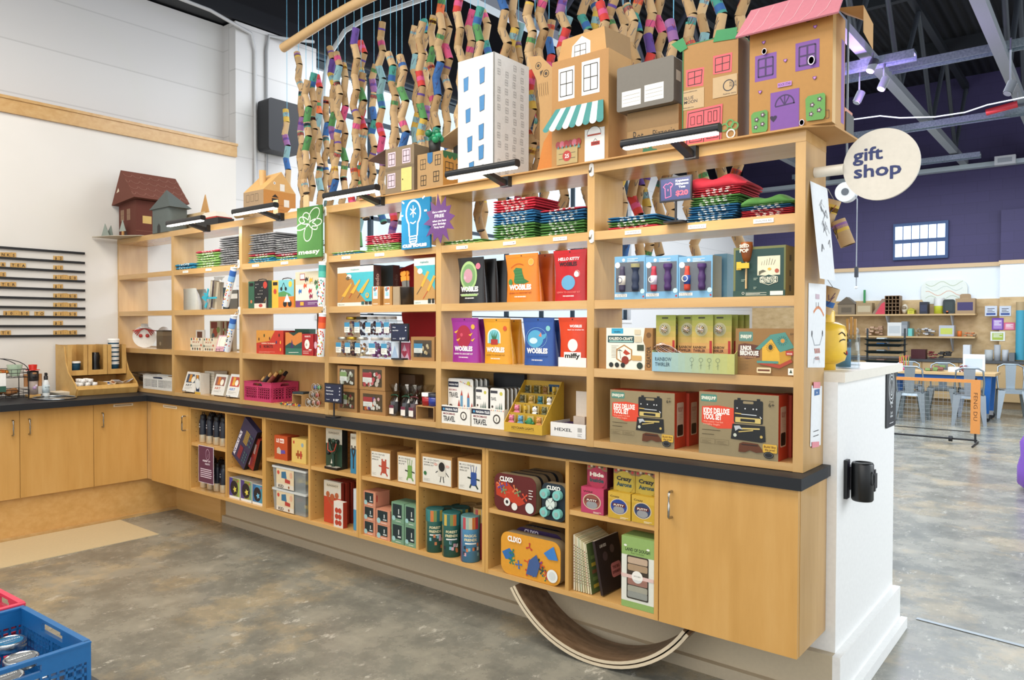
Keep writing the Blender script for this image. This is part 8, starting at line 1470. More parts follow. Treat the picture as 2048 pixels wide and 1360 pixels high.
def p_dough(F,w_,h):
    F.rect(0,h*.74,w_,h,'8aa860'); F.rect(0,0,w_,h*.09,'8aa860'); [F.circ(w_*a,h*b,w_*.05,'e8e8dc',8,.6) for a,b in ((.12,.87),(.82,.86))]; F.text('LAND OF DOUGH',w_*.5,h*.80,h*.045,'2f3a24','C',w_*.76,.02); F.text('PLAY DOUGH',w_*.5,h*.765,h*.02,'4a5a34','C',w_*.4)
    F.rrect(w_*.17,h*.13,w_*.84,h*.74,.006,'3a2f24'); [F.rrect(w_*.20,h*z,w_*.81,h*(z+.09),.006,c_) for z,c_ in ((.63,'b8a088'),(.53,'a48a6c'),(.33,'a87464'),(.23,'b0a894'),(.15,'9c9a90'))]; F.rect(0,h*.42,w_,h*.47,'d8b8b0'); F.circ(w_*.5,h*.45,w_*.17,'e8e4dc',18); F.text('KITCHEN',w_*.5,h*.45,h*.018,'3a3a34','C',w_*.2); F.rrect(w_*.17,h*.13,w_*.84,h*.41,.004,'clear_plastic')
put('dough_kit','white and green box with a window of dough rolls','craft kit',1243,1313,1077,ZL,.10,'d8d8cc',p_dough,y=-.088,top='8aa860')
# ================================================================ sign, end panel papers, half wall end
c = at(1762,329,y=.10); e = empty('round_sign',(c.x,.10,c.z)); tag(e,'round cream sign reading gift shop on a short post','sign')
m = MB(); m.tube((0,-.006,0),(0,.006,0),.1225,'d8d2c6/r.5',56,smooth=False); m.build('disc',e)
m = MB(); F = m.face((-.12,-.0062,-.12),(1,0,0),(0,0,1)); [(F.text('gift',.030+dx,.138+dz,.044,'1d2c66','L',.094),F.text('shop',.034+dx,.080+dz,.044,'1d2c66','L',.148)) for dx,dz in ((0,0),(.003,0),(0,.0025),(.003,.0025),(.0015,.001))]; m.build('lettering',e)
m = MB(); m.tube((-.0155-c.x,0,.0),(-.1205,0,.0),.019,'e4ded0/r.4',18); m.build('post',e)
XP = -.0145
def sheet(name,lab,tl,tr,br,bl,xb,pr=None,xt=XP,cat='drawing',col='e9ecee'):
    P = [at(*tl,x=xt),at(*tr,x=xt),at(*br,x=xb),at(*bl,x=xb)]; m = MB(); vs = P+[p+Vector((.0008,0,0)) for p in P]
    m.add(vs,[(3,2,1,0),(4,5,6,7)],col); m.add(vs,[(0,1,5,4),(1,2,6,5),(2,3,7,6),(3,0,4,7)],col)
    u = P[1]-P[0]; v = P[0]-P[3]; F = Face(m,P[3]+Vector((.001,0,0)),(u.x,u.y,0),v); 
    if pr: pr(F,hypot(u.x,u.y),v.length)
    tag(m.build(name),lab,cat)
def p_pen(F,w_,h):
    rnd = random.Random(2)
    for k in range(16): X,Y = w_*rnd.uniform(.3,.7),h*rnd.uniform(.3,.8); F.line([(X,Y),(X+w_*rnd.uniform(-.2,.2),Y+h*.05),(X+w_*rnd.uniform(-.2,.2),Y-h*.03)],.004,'6a6c70' if k % 2 else 'b8babd')
def p_face(F,w_,h):
    F.line([(w_*.28+w_*.6*i/8,h*(.62+.10*sin(pi*(i+1)/9))) for i in range(9)],.010,'d8824a'); [F.line([(w_*a,h*.78),(w_*a,h*.72)],.004,'2a2a30') for a in (.42,.55)]; F.rect(w_*.38,h*.82,w_*.6,h*.88,'c8b0bc'); [F.circ(w_*a,h*.4,.006,'2a2a30',8,2) for a in (.2,.8)]; F.line([(w_*.2,h*.38),(w_*.35,h*.26),(w_*.65,h*.26),(w_*.82,h*.4)],.003,'9aa0a8'); [F.line([(w_*(.36+.08*k),h*.22),(w_*(.4+.08*k),h*.16)],.006,'c8502a') for k in range(4)]; [F.line([(w_*(.4+.08*k),h*.12),(w_*(.44+.08*k),h*.08)],.005,'c8502a') for k in range(3)]; F.line([(w_*.3,h*.04),(w_*.34,h*.1),(w_*.6,h*.1),(w_*.64,h*.04)],.003,'9aa0a8')
def p_tape(F,w_,h): F.rect(w_*.25,h*.82,w_*.75,h*.92,'1f5f9c'); F.text('Art',w_*.5,h*.85,h*.035,'e4eef4','C',None,.02); [lines(F,w_*.25,h*z,w_*.5,1,.01,'2a2a2a',.003) for z in (.22,.14)]
sheet('pencil_drawing','tall white sheet with pencil sketch curling off the end panel',(1620,362),(1654,377),(1670,562),(1640,557),.035,p_pen); sheet('face_drawing','white sheet with a crayon face taped on the end panel',(1617,566),(1652,569),(1649,735),(1615,735),XP,p_face)
sheet('taped_notice','narrow white notice with a blue square taped low on the end panel',(1623,771),(1644,772),(1641,890),(1620,893),XP,p_tape,cat='notice')
sheet('pink_tape','upper piece of pink tape holding the narrow notice',(1627,764),(1640,764),(1640,776),(1627,776),XP+.003,None,XP+.003,'tape','e08a94'); sheet('pink_tape','lower piece of pink tape holding the narrow notice',(1624,884),(1638,883),(1638,893),(1624,896),XP+.003,None,XP+.003,'tape','e08a94')
# dangling tubes at the back corner
for k,(px,T,n) in enumerate(((1668,400,2),(1666,575,1))):
    p = at(px,T,y=.33); e = empty('tube_cluster',(p.x,.33,p.z)); tag(e,['upper pinned bunch of patterned paper tubes behind the end panel','lower pinned bunch of striped paper tubes behind the end panel'][k],'paper tubes')
    for j in range(n): o = bpy.data.objects.new('cardboard_tube',TLIB[16+(k*5+j*4) % 9][0]); COL.objects.link(o); o.parent = e; o.location = (.012*(j % 2),.01*j,-.08*j); o.rotation_euler = (.1*j,.35*(-1)**j,0); o.scale = (1.2,1.2,1)
    m = MB(); m.path([(0,0,.0),(0,-.08,.03),(0,-.093,.03)],.0015,'9a9a94',4); m.build('string',e)
# retractable belt post head on the wall end
e = empty('belt_barrier',(.036,.40,.80)); tag(e,'black wall-mounted retractable belt barrier on the half wall end','barrier'); K = '101214/r.35'
m = MB(); m.box(.0002,.012,-.075,-.035,-.03,.12,K); m.box(.0002,.014,-.035,.02,.0,.09,K); m.build('wall_bracket',e)
m = MB(); m.lathe([(0,-.036),(.036,-.036),(.040,-.03),(.040,.105),(.036,.112),(.030,.112),(.028,.108),(0,.108)],K,28,(.056,-.03,0)); m.path([(.094,-.045,.03),(.099,-.045,.035),(.099,-.045,.075),(.094,-.045,.08)],.003,'2a2d30',6); m.build('cassette',e)
m = MB(); m.box(.05,.09,.012,.032,-.005,.08,K); m.box(.055,.085,.032,.075,.0,.058,K); m.box(.06,.07,.04,.06,.058,.064,K); m.build('belt_clip',e)
# dark plaque
m = MB(); m.prism(rr(.985,.972,1.172,1.222,.012),'x',.0355,.041,'1b2022/r.5'); F = m.face((.0412,.985,.972),(0,1,0),(0,0,1)); W_,H_ = .187,.25
for r_,s_ in ((.30,1.35),(.24,1.3),(.14,1.6)): F.ring(W_*.5,H_*.74,W_*r_,.004,'e0e4e6',24,s_)
F.line([(W_*.38,H_*.82),(W_*.5,H_*.62),(W_*.62,H_*.82)],.004,'e0e4e6')
for t_,z in (('Kaufman',.42),('Zoe',.36),('Zoe &',.24),('Addison',.18)): F.text(t_,W_*.5,H_*z,H_*.045,'e0e4e6','C',None,.02)
lines(F,W_*.3,H_*.07,W_*.4,1,.01,'e0e4e6',.003); tag(m.build('wall_plaque'),'dark grey plaque with a white crest on the half wall end','plaque')
# yellow storage head
hx,hy = -.065,.40; e = empty('yellow_head',(hx,hy,1.2625)); tag(e,'yellow round storage head with a winking painted face on the wall cap','storage head'); YL_ = 'ecc23c/r.3'; r_ = .085
m = MB(); m.lathe([(0,0),(.045,0),(.045,.022),(.055,.026),(.078,.038),(r_,.06),(r_,.15),(.078,.175),(.052,.188),(.040,.19)],YL_,36); m.build('body',e)
m = MB(); m.lathe([(.040,.188),(.040,.232),(.036,.236),(0,.236)],YL_,28); m.build('stud',e)
m = MB(); a0 = atan2(-1.0,.85)
def onh(da,z): a_ = a0+da+.55; return ((r_+.0012)*cos(a_),(r_+.0012)*sin(a_),z)
for pts,w_,c_ in (([(-.3,.142),(-.12,.150),(.05,.143),(.15,.135)],.0022,'2a1c14'),([(.4,.135),(.55,.145),(.7,.14)],.0022,'2a1c14'),([(-.2,.118),(-.02,.122),(.12,.120)],.0025,'1c1410'),([(-.25,.112),(-.2,.118)],.0015,'1c1410'),([(.05,.070),(.2,.064),(.35,.060),(.45,.066)],.0022,'3a1414')): m.path([onh(a,z) for a,z in pts],w_,c_,5)
m.ball(onh(.33,.068),.009,'a81c24',8,(.5,.5,1)); m.ball(onh(.55,.118),.006,'1c1410',8); m.build('painted_face',e)['kind'] = 'stuff'
e = empty('craft_jar',(.005,.60,1.2625)); e.location.x = -.03; tag(e,'clear jar of blue beads and wooden sticks beside the yellow head','jar')
m = MB(); m.lathe([(0,.001),(.05,.001),(.05,.14),(.047,.14),(.047,.004)],'clear_plastic',24); m.build('glass',e)
m = MB(); m.lathe([(0,.004),(.03,.004),(.03,.12),(0,.12)],'4f86a0/r.6',16,(-.012,-.01,0)); m.lathe([(.0305,.085),(.031,.105),(.0305,.11)],'2a2a34',16,(-.012,-.01,0)); m.build('blue_tube',e)
m = MB(); [m.box(x-.0045,x+.0045,.0,.01,.12,.205+.008*(k % 2),'c89a5c') for k,x in enumerate((-.0,.015,.03))]; m.build('wood_clips',e)['kind'] = 'stuff'
m = MB(); m.box(0,.1,0,.14,0,.002,'e4e6e8'); tag(m.build('paper_sheet',None,(-.14,.85,1.2628),.3),'white paper lying on the wall cap behind the jar','paper')
# rocker board leaning under the cabinets
e = empty('balance_board',(-.78,-.2,0)); tag(e,'curved brown wooden balance board with pale edges lying under the cabinets','balance board')
pts = [at(px,py,y=-.33) for px,py in ((1013,1190),(1040,1222),(1080,1262),(1130,1296),(1190,1318),(1240,1318),(1290,1304),(1330,1282),(1358,1258))]
n = len(pts); A = pts[0]; Bp = pts[-1]
# circular arc through ends and lowest point, leaning back onto the base wall
W_ = .425; cx = (A.x+Bp.x)/2; sag = .232; Rr = (W_*W_+sag*sag)/(2*sag); half = math.asin(min(1,W_/Rr)); N = 28; lean = math.radians(10)
def arc(t,dr): a_ = -half+2*half*t; return (Rr-dr)*sin(a_),Rr-(Rr-dr)*cos(a_)
for nm,d0,d1,c_,y0,y1 in (('top_board',.018,.030,'bentwood_brown',0,.19),('bottom_board',0,.012,'bentwood_brown',0,.19),('top_edge',.0178,.0302,'d8c8ac',-.003,-.0002),('bottom_edge',-.0002,.0122,'d8c8ac',-.003,-.0002)):
    m = MB(); vs = []
    for i in range(N+1):
        for dr in (d0,d1):
            for y in (y0,y1): x,z = arc(i/N,dr); vs.append((x,y,z))
    fs = []
    for i in range(N): b = 4*i; fs += [(b,b+4,b+6,b+2),(b+1,b+3,b+7,b+5),(b,b+1,b+5,b+4),(b+2,b+6,b+7,b+3)]
    fs += [(0,2,3,1),(4*N,4*N+1,4*N+3,4*N+2)]; m.add(vs,fs,c_); o = m.build(nm,e)
e.location = (-.862,-.06,.004); e.rotation_euler = (0,R(1),R(4))
# ================================================================ the hall behind
YB = 13.7
def bshelf(x0,x1,z,lab,y=13.38):
    e = empty('wall_shelf',(x0,y,z)); tag(e,lab,'shelf','long wall shelves on the far wall'); m = MB(); m.box(0,x1-x0,0,.32,-.03,0,'c8a877'); m.build('shelf_board',e)
    for x in (.4,(x1-x0)/2,x1-x0-.4): m = MB(); m.prism([(.0,-.03),(.30,-.03),(.30,-.28),(.28,-.28)],'x',x,x+.02,'b8bcc0'); m.build('bracket',e)
z1 = at(1880,627.5,y=13.38).z; z2 = at(1880,673,y=13.38).z
bshelf(-4.2,-1.16,z1,'upper long shelf of craft models on the far wall'); bshelf(-4.2,-1.16,z2,'lower long shelf of scrap materials on the far wall')
def bg(name,lab,cat,a,b,T,z,y,dep,c_,kind='box',c2=None,group=None):
    x0,x1 = at(a,T,y=y).x,at(b,T,y=y).x; h = at((a+b)/2,T,y=y).z-z; w_ = x1-x0; m = MB(); c2 = c2 or c_
    if kind == 'box': m.box(0,w_,0,dep,0,h,c_); m.face((0,0,0),(1,0,0),(0,0,1)).rect(w_*.1,h*.2,w_*.9,h*.75,c2)
    elif kind == 'house': m.box(0,w_,0,dep,0,h*.6,c_); m.prism([(-.02,h*.58),(w_+.02,h*.58),(w_*.5,h)],'y',-.01,dep,c2); m.face((0,0,0),(1,0,0),(0,0,1)).rect(w_*.2,h*.1,w_*.8,h*.4,c2)
    elif kind == 'flat': m.prism(rr(0,0,w_,h,min(w_,h)*.2),'y',0,.02,c_); m.face((0,-.0005,0),(1,0,0),(0,0,1)).rect(w_*.2,h*.2,w_*.8,h*.8,c2)
    elif kind == 'pile':
        rnd = random.Random(a); n = 14
        for k in range(n): m.box(*(lambda x,z_,s: (x,x+s,rnd.random()*.1,.12+rnd.random()*.1,z_,z_+s*.5))(w_*rnd.uniform(0,.8),h*rnd.uniform(0,.7),w_*.22),[c_,c2][k % 2])
    elif kind == 'can': m.lathe([(0,0),(w_/2,0),(w_/2,h),(0,h)],c_,16,(w_/2,dep/2,0)); m.lathe([(w_/2+.002,h*.5),(w_/2+.002,h)],c2,16,(w_/2,dep/2,0))
    elif kind == 'ball': m.ball((w_/2,dep/2,h/2),h/2,c_,14,(w_/h,1,1)); m.ball((w_/2,dep*.2,h*.6),h*.22,c2,10)
    elif kind == 'wedge': m.add([(0,0,0),(w_,0,0),(w_,dep,0),(0,dep,0),(w_*.75,.02,h),(w_,.02,h),(w_,dep,h),(w_*.75,dep,h)],[(3,2,1,0),(0,1,5,4),(1,2,6,5),(2,3,7,6),(3,0,4,7),(4,5,6,7)],c_); m.face((0,-.001,0),(1,0,0),(0,0,1)).poly([(w_*.25,0),(w_,0),(w_,h*.8),(w_*.75,h*.7)],c2)
    elif kind == 'grid':
        t = w_*.04; [m.box(w_*k/4-t/2,w_*k/4+t/2,0,dep,0,h,c_) for k in range(5)]; [m.box(0,w_,0,dep,h*k/5-t/2+(t if k == 0 else 0),h*k/5+t/2,c_) for k in range(6)]; m.box(0,w_,dep-.01,dep,.02,h,'2a2018')
    return tag(m.build(name,None,(x0,y,z+.002)),lab,cat,group)
CM = ('craft_model','craft model')
for a,b,T,c_,k_,c2,lab in ((1676,1710,594,'7a6a54','house','5f5240','brown box shack at the left of the upper far shelf'),(1712,1744,606,'9c8460','box','b8a888','kraft box model with a white label on the upper far shelf'),(1744,1770,598,'8a7058','wedge','c8384a','long wedge-shaped kraft model painted red and rainbow'),
        (1770,1799,592,'8a6c4c','grid',None,'tall lattice-sided cardboard tower on the upper far shelf'),(1801,1814,608,'d8ccb8','ball','8a7860','white round-ended roll on the upper far shelf'),(1815,1828,616,'c8c03a','house','b0a82a','small yellow-green model on the upper far shelf'),(1839,1855,604,'1c2030','box','2a3048','dark navy tall model on the upper far shelf'),
        (1866,1887,596,'c8cc3a','can','dcdcd8','lime model with a round white top on the upper far shelf'),(1886,1910,599,'24302f','flat','2f3c3a','black rounded panel on the upper far shelf'),(1892,1897,613,'c8642c','box',None,'small orange block before the black panel'),(1911,1950,597,'a08460','box','3a3060','wide kraft model with a purple front at the shelf end'),(1920,1942,588,'a08460','flat','b09870','kraft topper behind the purple-fronted model')):
    bg(*CM[:1],lab,CM[1],a,b,T,z1,13.40 if c_ != 'a08460' or k_ != 'flat' else 13.64,.22 if k_ != 'flat' else .02,c_,k_,c2,'craft models on the upper far shelf')
bg('green_stick','upright green stick standing behind the labelled kraft box','stick',1727,1731,580,z1,13.65,.02,'2f8a4a')
for a,b,T,c_,k_,c2,lab in ((1688,1702,647,'8a7460','can','a89880','glass jars cluster at the left of the lower far shelf'),(1704,1716,655,'b8b4ac','ball','8a8478','small silver wrapped lump on the lower far shelf'),(1728,1763,648,'c4a284','pile','a88468','heap of tan wood scraps on the lower far shelf'),(1775,1803,645,'d8d8d4','box','c0c4c4','white egg tray leaning on the lower far shelf'),
        (1803,1815,643,'7f8488','box','94989c','grey ridged carton on the lower far shelf'),(1816,1824,657,'6fc0b8','box',None,'mint green box on the lower far shelf'),(1829,1840,650,'8f8a84','pile','b0aca4','pile of grey cups on the lower far shelf'),(1842,1870,652,'5f5c5c','pile','c8c8c8','dark bag heap with white shapes on the lower far shelf'),
        (1878,1908,651,'b4b8c0','box','c0c85a','pale bin with a green label on the lower far shelf'),(1913,1922,662,'d8702c','can',None,'small orange gourd on the lower far shelf'),(1926,1950,665,'a89070','pile','c8703a','low pile of scraps at the lower far shelf end')):
    bg('scrap_material',lab,'scrap',a,b,T,z2,13.40,.2,c_,k_,c2,'scrap materials on the lower far shelf')
# far cabinets and counter
e = empty('long_counter',(-3,12.95,0)); tag(e,'long plywood counter with cupboards along the far wall','counter')
m = MB(); m.box(-1.4,6,.06,.58,.0,.12,'8a7350'); m.build('plinth',e); m = MB(); m.box(-1.4,6,.02,.58,.12,.80,'b89a6c'); m.build('body',e); m = MB(); m.box(-1.45,6.05,-.02,.585,.80,.84,'4a4c4e'); m.build('counter_top',e)
for k in range(12): m = MB(); x = -1.35+.6*k; m.box(x+.01,x+.59,0,.02,.13,.79,'c0a274'); o = m.build('door',e)
for a,b,T,c_,k_,lab in ((1822,1851,699,'4a1c20','box','maroon carton on the far counter'),(1852,1873,699,'7c2028','pile','row of red books on the far counter'),(1874,1904,700,'2a2724','pile','stack of dark magazines on the far counter'),(1926,1940,690,'d8dce0','box','white switch box on the far counter'),(1968,1985,700,'c0c4c4','can','left clear jar on the far counter'),(1987,2000,690,'b8bcc0','can','taller clear jar with a white label on the far counter'),(2003,2016,700,'c8ccd0','can','right clear jar on the far counter'),(2018,2029,706,'6a6e70','box','grey low tray at the right of the far counter')):
    bg('counter_item',lab,'counter item',a,b,T,.84,13.2,.2,c_,k_,None,'things standing on the far counter')
# notices on the pier
yp = 13.555
for a,b,T,B,c_,c2,lab in ((1970,1994,612,632,'c8d0dc','2f4a8c','left white clipboard notice on the plywood pier'),(1999,2022,612,632,'c8d0dc','2f4a8c','right white clipboard notice on the plywood pier'),(1984,2007,636,660,'6a3a9c','a884c8','purple notice on the plywood pier'),(2008,2030,645,660,'d85a80','e898ac','pink notice on the plywood pier'),(1981,2010,663,682,'e4e6e0','a8bc4a','white sheet with a green centre on the plywood pier')):
    p,q = at(a,T,y=yp),at(b,B,y=yp); m = MB(); m.box(p.x,q.x,yp-.004,yp,q.z,p.z,c_); F = m.face((p.x,yp-.0045,q.z),(1,0,0),(0,0,1)); w_,h = q.x-p.x,p.z-q.z; F.rect(w_*.12,h*.1,w_*.88,h*(.3 if c_ == 'c8d0dc' else .85),c2); lines(F,w_*.2,h*.7,w_*.6,3,h*.15,'f0f0f4' if c_ != 'c8d0dc' else '3a3a44',h*.06); tag(m.build('wall_notice'),lab,'notice','notices on the far pier')
m = MB(); p = at(2041,640,y=13.4); m.tube((p.x,13.4,.86),(p.x,13.4,1.75),.07,'3f9cb4',18); m.tube((p.x,13.4,1.75),(p.x,13.4,1.9),.07,'b09870',18); tag(m.build('paper_roll'),'tall turquoise paper roll standing at the right end of the far counter','paper roll')
p,q = at(1843,562,y=13.72),at(1935,607,y=13.72); m = MB(); m.prism(rr(p.x,q.z,q.x,p.z,.15),'y',13.69,13.74,'dfe4dc'); F = m.face((p.x,13.689,q.z),(1,0,0),(0,0,1)); [F.line([((q.x-p.x)*(.1+.8*i/12),(p.z-q.z)*(.25+.2*k+.1*sin(i*.9+k))) for i in range(13)],.012,['b8c4a8','d8a88c','c0ccc4'][k % 3]) for k in range(4)]; tag(m.build('wall_relief'),'large pale paper relief of a face on the far wall','artwork')
# drying rack with black trays
p,q = at(1727,700,y=12.3),at(1806,700,y=12.3); e = empty('tray_rack',(p.x,12.3,0)); tag(e,'rack of stacked black trays standing before the far shelves','rack'); w_ = q.x-p.x
for k,py in enumerate((678,688,702,721,740)):
    z = at(1765,py,y=12.3).z; m = MB(); m.add([(0,0,z),(w_,0,z),(w_,.45,z),(0,.45,z),(.08,.05,z-.05),(w_-.08,.05,z-.05),(w_-.08,.4,z-.05),(.08,.4,z-.05)],[(4,7,6,5),(0,1,2,3),(0,4,5,1),(1,5,6,2),(2,6,7,3),(3,7,4,0)],'1e2a2b/r.3'); m.box(w_*.3,w_*.5,.1,.3,z+.001,z+.02,['c8d0d0','2f6a9c','a8b0b0','8a6a5a','b0b4b4'][k]); m.build('tray',e)
for x in (0,w_-.03): m = MB(); m.box(x,x+.03,.2,.23,0,1.42,'2a3234'); m.build('upright',e)
# activity table
def post(e,nm,a,b,r_,c_,n=8): m = MB(); m.tube(a,b,r_,c_,n); return m.build(nm,e)
e = empty('activity_table',(-1.4,10.9,0)); tag(e,'long wooden activity table on blue steel legs with casters','table'); BL_ = '1c5fa8/r.4'
m = MB(); m.box(-.9,.86,-.35,.35,.70,.74,'d0ae7a'); m.build('table_top',e); m = MB(); m.box(-.8,.78,-.30,-.26,.64,.70,BL_); m.box(-.8,.78,.26,.30,.64,.70,BL_); m.build('apron',e)
for x in (-.55,.76):
    for y in (-.28,.28):
        m = MB(); m.add([(x-.05,y-.03,.13),(x+.02,y-.03,.13),(x+.02,y+.03,.13),(x-.05,y+.03,.13),(x-.04,y-.03,.70),(x+.05,y-.03,.70),(x+.05,y+.03,.70),(x-.04,y+.03,.70)],[(3,2,1,0),(0,1,5,4),(1,2,6,5),(2,3,7,6),(3,0,4,7),(4,5,6,7)],BL_); l = m.build('leg',e)
        m = MB(); m.tube((x-.02,y-.02,.06),(x-.02,y+.02,.06),.06,'15171a',18); m.box(x-.05,x+.02,y-.026,y+.026,.06,.13,'c8ccd0/m1/r.3'); m.build('caster',l)
T_ = .7405
for a,b,T,B,c_,k_,c2,lab in ((1797,1820,733,750,'c84a90','can','e080b0','pink cup of colour pencils on the activity table'),(1846,1892,731,750,'8a5a54','pile','7a9a5c','clear tray of mixed scraps on the activity table'),(1896,1918,735,751,'e4e8ec','box','d0d4d8','white tub on the activity table'),(1918,1936,728,750,'d8c0c0','pile','8a3a3a','bunch of pink and red craft pieces on the activity table')):
    bg('table_item',lab,'craft supply',a,b,T,T_,10.72,.2,c_,k_,c2)
for k in range(12): p = at(1799+1.6*k,735,y=10.8); post(None,'colour_pencil',(p.x,10.8+.01*(k % 3),T_+.05),(p.x+.02*sin(k*2),10.8,T_+.22+.012*(k % 3)),.008,['d8703a','c8a84a','8a9a4a','c84a6a'][k % 4],6); tag(COL.objects[-1],'colour pencil standing in the pink cup','pencil','colour pencils in the pink cup')
bg('flyer_stand','white flyer stand with blue headings on the activity table','flyer',1926,1970,709,T_,10.95,.06,'dfe8f0','box','c4d4e4'); m = MB(); m.box(-.55,1.3,-.3,.3,.70,.73,'1c2836'); [m.tube((x,y,0),(x,y,.7),.03,'1c2836',8) for x in (-.45,1.1) for y in (-.25,.25)]; tag(m.build('black_table',None,(.25,12.4,0)),'dark table at the right edge behind the activity table','table')
# metal chairs
def chair(x,y,rz,lab):
    e = empty('metal_chair',(x,y,0),rz); tag(e,lab,'chair','galvanised metal cafe chairs'); C_ = '9aa6ae/m1/r.3'
    m = MB(); m.prism(rr(-.18,-.18,.18,.18,.06),'z',.43,.455,C_); m.add([(-.19,-.19,.39),(.19,-.19,.39),(.19,.19,.39),(-.19,.19,.39),(-.175,-.175,.44),(.175,-.175,.44),(.175,.175,.44),(-.175,.175,.44)],[(0,1,5,4),(1,2,6,5),(2,3,7,6),(3,0,4,7)],C_); m.build('seat',e)
    for sx in (-1,1):
        for sy in (-1,1): m = MB(); m.add([(sx*.20+dx*.022,sy*.21+dy*.022,.0) for dx,dy in ((-1,-1),(1,-1),(1,1),(-1,1))]+[(sx*.155+dx*.05,sy*.155+dy*.05,.44) for dx,dy in ((-1,-1),(1,-1),(1,1),(-1,1))],[(3,2,1,0),(0,1,5,4),(1,2,6,5),(2,3,7,6),(3,0,4,7)],C_); m.build('leg',e)
    m = MB(); m.path([(-.17,.17,.44),(-.185,.19,.62),(-.17,.20,.80),(-.10,.205,.84),(.10,.205,.84),(.17,.20,.80),(.185,.19,.62),(.17,.17,.44)],.013,C_,8); m.build('back_frame',e); m = MB(); m.prism([(-.06,.44),(.06,.44),(.075,.83),(-.075,.83)],'y',.185,.198,C_); m.build('back_splat',e)
for x,y,rz,lab in ((-1.58,10.15,pi,'metal chair at the near left side of the activity table'),(-1.38,11.45,.1,'metal chair on the far side behind the left near one'),(-.83,10.2,pi+.15,'metal chair behind the orange net post'),(-.93,11.42,.2,'metal chair on the far side at the table right end'),(-1.9,11.6,.3,'metal chair at the far left end of the table'),(-.42,11.6,.2,'metal chair at the right edge by the dark table')): chair(x,y,rz,lab)
# portable net
e = empty('sports_net',(-.46,7.9,0)); tag(e,'portable court net with black frame and orange end sleeve','net')
m = MB(); m.box(-.052,.048,-.012,.012,.14,.80,'d8904a'); F = m.face((-.052,-.0125,.14),(1,0,0),(0,0,1)); F.text('FENG DU',.032,.50,.040,'5a3418','L',.34,.0,0,-pi/2); m.build('sleeve',e)
m = MB(); m.tube((0,0,0.03),(0,0,.82),.012,'15171a',8); m.tube((-3.2,0,.06),(0.02,0,.06),.012,'15171a',8); m.tube((0,-.25,.01),(0,.25,.01),.010,'15171a',8); m.tube((-.28,-.02,.06),(-.24,-.02,.06),.035,'15171a',12); m.build('frame',e)
m = MB(); m.box(-3.2,-.05,-.01,.01,.76,.80,'d8904a'); m.build('top_band',e); m = MB(); [m.box(-3.2,-.05,-.002,.002,.16+.05*k,.1620+.05*k,'9aa0a4') for k in range(12)]; [m.box(-3.2+.05*k,-3.198+.05*k,-.002,.002,.16,.76,'9aa0a4') for k in range(63)]; m.box(-3.2,-.05,-.004,.004,.155,.165,'15171a'); m.build('netting',e)['kind'] = 'stuff'
m = MB(); m.loft([[(.35*s_*cos(t),.35*s_*sin(t),z) for t in [2*pi*i/20 for i in range(20)]] for z,s_ in ((0.001,.8),(.06,1),(.2,1),(.3,.93),(.42,.95),(.52,.8),(.56,.4))],'7a4ab8/r.4'); tag(m.build('purple_bouncer',None,(.53,5.3,0)),'purple inflated seat at the right edge of the hall floor','seat')
m = MB(); a,b = at(1833,1236,z=.003),at(2048,1292,z=.003); d = (b-a).normalized(); nn = Vector((-d.y,d.x,0))*.014; m.add([a-nn,b+d-nn,b+d+nn,a+nn],[(0,1,2,3)],'a4adb2'); tag(m.build('floor_tape'),'strip of grey tape stuck on the hall floor','tape')
# lamps and cables overhead
def spot(px,py,y,lab,on=True):
    p = at(px,py,y=y); e = empty('ceiling_spot',tuple(p)); tag(e,lab,'lamp'); m = MB(); m.tube((0,0,0),(.04,.04,.12),.045,'2a2d33',14); m.build('housing',e); m = MB(); m.tube((-.002,-.002,-.006),(0,0,-.001),.038,'c8a0ff/e22' if on else '8a8e94',14); m.build('lens',e); m = MB(); m.path([(.03,.03,.10),(.02,.03,.14),(.02,.03,max(.2,4.42-p.z))],.01,'4a4e55',6); m.build('yoke',e)
    if on: l = bpy.data.lights.new('purple_spot','POINT'); l.energy = 30; l.color = (.6,.35,1); l.shadow_soft_size = .05; o = bpy.data.objects.new('purple_spot',l); COL.objects.link(o); o.location = p+Vector((-.03,-.06,-.08))
spot(1740,142,6.1,'upper glowing purple spotlight on the grey truss'); spot(1762,178,6.3,'lower glowing purple spotlight on the grey truss'); spot(1713,205,6.4,'unlit grey spotlight left of the purple ones',False); spot(2015,187,6.5,'black round stage lamp at the right edge',False)
a,b = at(1972,225,y=9),at(2035,208,y=9); m = MB(); m.tube(a,b,.045,'b8303a',10); m.tube(b+Vector((0,0,.02)),(b.x,b.y,4.55),.01,'8a8e92',6); tag(m.build('red_fixture'),'red tube fixture hanging below the right truss','lamp')
m = MB(); m.path([at(px,py,y=7.6) for px,py in ((1700,240),(1760,232),(1800,236),(1870,234),(1930,225),(1975,210),(2048,195))],.009,'c8ccd0',5); tag(m.build('overhead_cable'),'white cable drooping between the grey trusses','cable')
p = at(1693,385,y=5); e = empty('cord_reel',(p.x,5,p.z)); tag(e,'white ceiling cord reel with a hanging cord behind the round sign','cord reel'); m = MB(); m.tube((0,-.05,0),(0,.05,0),.095,'dcdee0',24); m.tube((0,-.055,0),(0,-.049,0),.035,'5a6068',16); m.build('reel',e); m = MB(); m.box(-.008,.008,-.008,.008,.08,4.62-p.z,'5a5e62'); m.build('bracket',e)
q = at(1714,430,y=5); q2 = at(1715,575,y=5); m = MB(); m.path([(.08,0,-.02),(q.x-p.x,0,-.08),(q.x-p.x,0,q2.z-p.z)],.006,'9aa0a8',6); m.box(q.x-p.x-.014,q.x-p.x+.014,-.02,.02,q2.z-p.z+.10,q2.z-p.z+.2,'3a3f48'); m.ball((q.x-p.x,0,q2.z-p.z),.016,'e4e6e8',8); m.build('cord',e)
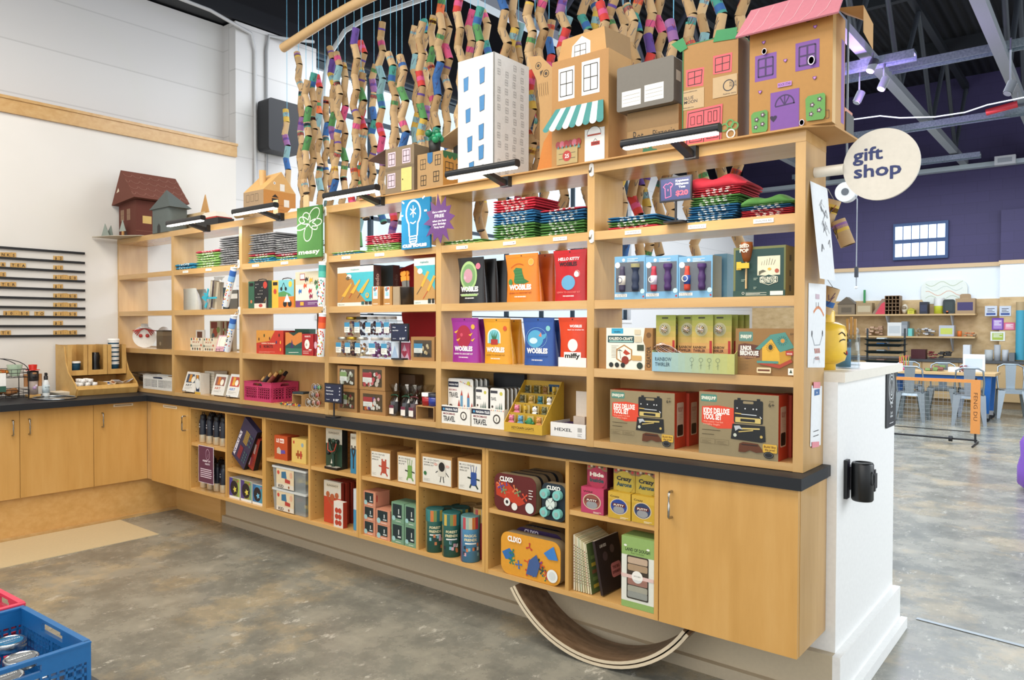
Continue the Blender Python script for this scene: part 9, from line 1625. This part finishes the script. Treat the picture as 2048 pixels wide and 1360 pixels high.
a = at(2008,326,y=13.4); m = MB(); m.box(a.x-.15,a.x+.17,13.42,13.54,a.z-.02,a.z+.14,'d8dce0'); m.box(a.x-.1,a.x+.12,13.415,13.42,a.z+.02,a.z+.10,'a8b0b8'); tag(m.build('emergency_light'),'white boxed light fitting above the far beam','lamp')
# ================================================================ crates in the foreground at lower left
zc = .50
def rcrate(nm,lab,corner,u,W_,D_,zt,H_,c_,tins):
    ang = atan2(u.y,u.x); e = crate(nm,lab,corner.x,corner.y,zt-H_,W_,D_,H_,c_,ang,wt=.012); return e
c0 = at(182,1283,z=zc); c1 = at(0,1342,z=zc); c2 = at(60,1208,z=zc)
u = (c0-c1).normalized(); v = (c2-c0); D_ = v.length; W_ = .40; org = c0-u*W_
m = MB(); m.box(-.55,.10,-.10,.85,0,zc-.2-.001,'3a3f44/r.6'); o = m.build('display_plinth',None,(c0.x,c0.y,0),atan2(u.y,u.x)); tag(o,'dark grey plinth under the two plastic crates','plinth')
e1 = rcrate('plastic_crate','blue plastic crate holding round putty tins, at the lower left corner',org,u,W_,D_,zc,.2,'1a64a0/r.35',True)
perp = Vector((-u.y,u.x,0)); org2 = org+perp*(D_+.012)-u*.02
rcrate('plastic_crate','pink plastic crate behind the blue one at the left edge',org2,u,W_+.03,.30,zc+.004,.2,'d8405c/r.35',False)
for k,(px,py,tl) in enumerate(((42,1312,.0),(38,1282,.12),(10,1340,.05))):
    p = at(px,py,z=zc-.055); e = empty('putty_tin',(p.x-u.x*.02,p.y-.0,zc-.20+.013+.028*3-.002)); e.location.z = zc-.098+.014*(k == 0); tag(e,['round silver putty tin nearest the front of the blue crate','round silver putty tin with a blue label behind the front one','round silver putty tin at the left edge in the blue crate'][k],'putty tin','round putty tins in the blue crate')
    if k == 1: e.location += perp*.075
    m = MB(); m.lathe([(0,0),(.045,0),(.047,.003),(.047,.024),(.045,.027),(.041,.027),(.040,.025),(0,.025)],'c0c4c6/m1/r.25',32); m.build('tin',e)
    m = MB(); F = m.face((0,0,.0252),u,perp); F.circ(0,0,.038,['6a6e72','1f6a94','5a5e62'][k],24); F.text('THINKING PUTTY',0,.002,.008,'e8ecee','C',.066,.03); F.text("CRAZY AARON'S",0,.016,.005,'c8d0d4','C',.045,.02); lines(F,-.02,-.012,.04,2,.006,'c8d0d4',.0012); m.build('label',e)
for k in range(4): p = org+u*(.065+.088*k)+perp*.12; m = MB(); m.lathe([(0,0),(.043,0),(.043,.088),(0,.088)],'a8acae/m1/r.3',24); tag(m.build('putty_tin_pile',None,(p.x,p.y,zc-.199+.006)),'column of silver putty tins low in the blue crate, %s from the left' % ordn(k+1),'putty tins','round putty tins in the blue crate')
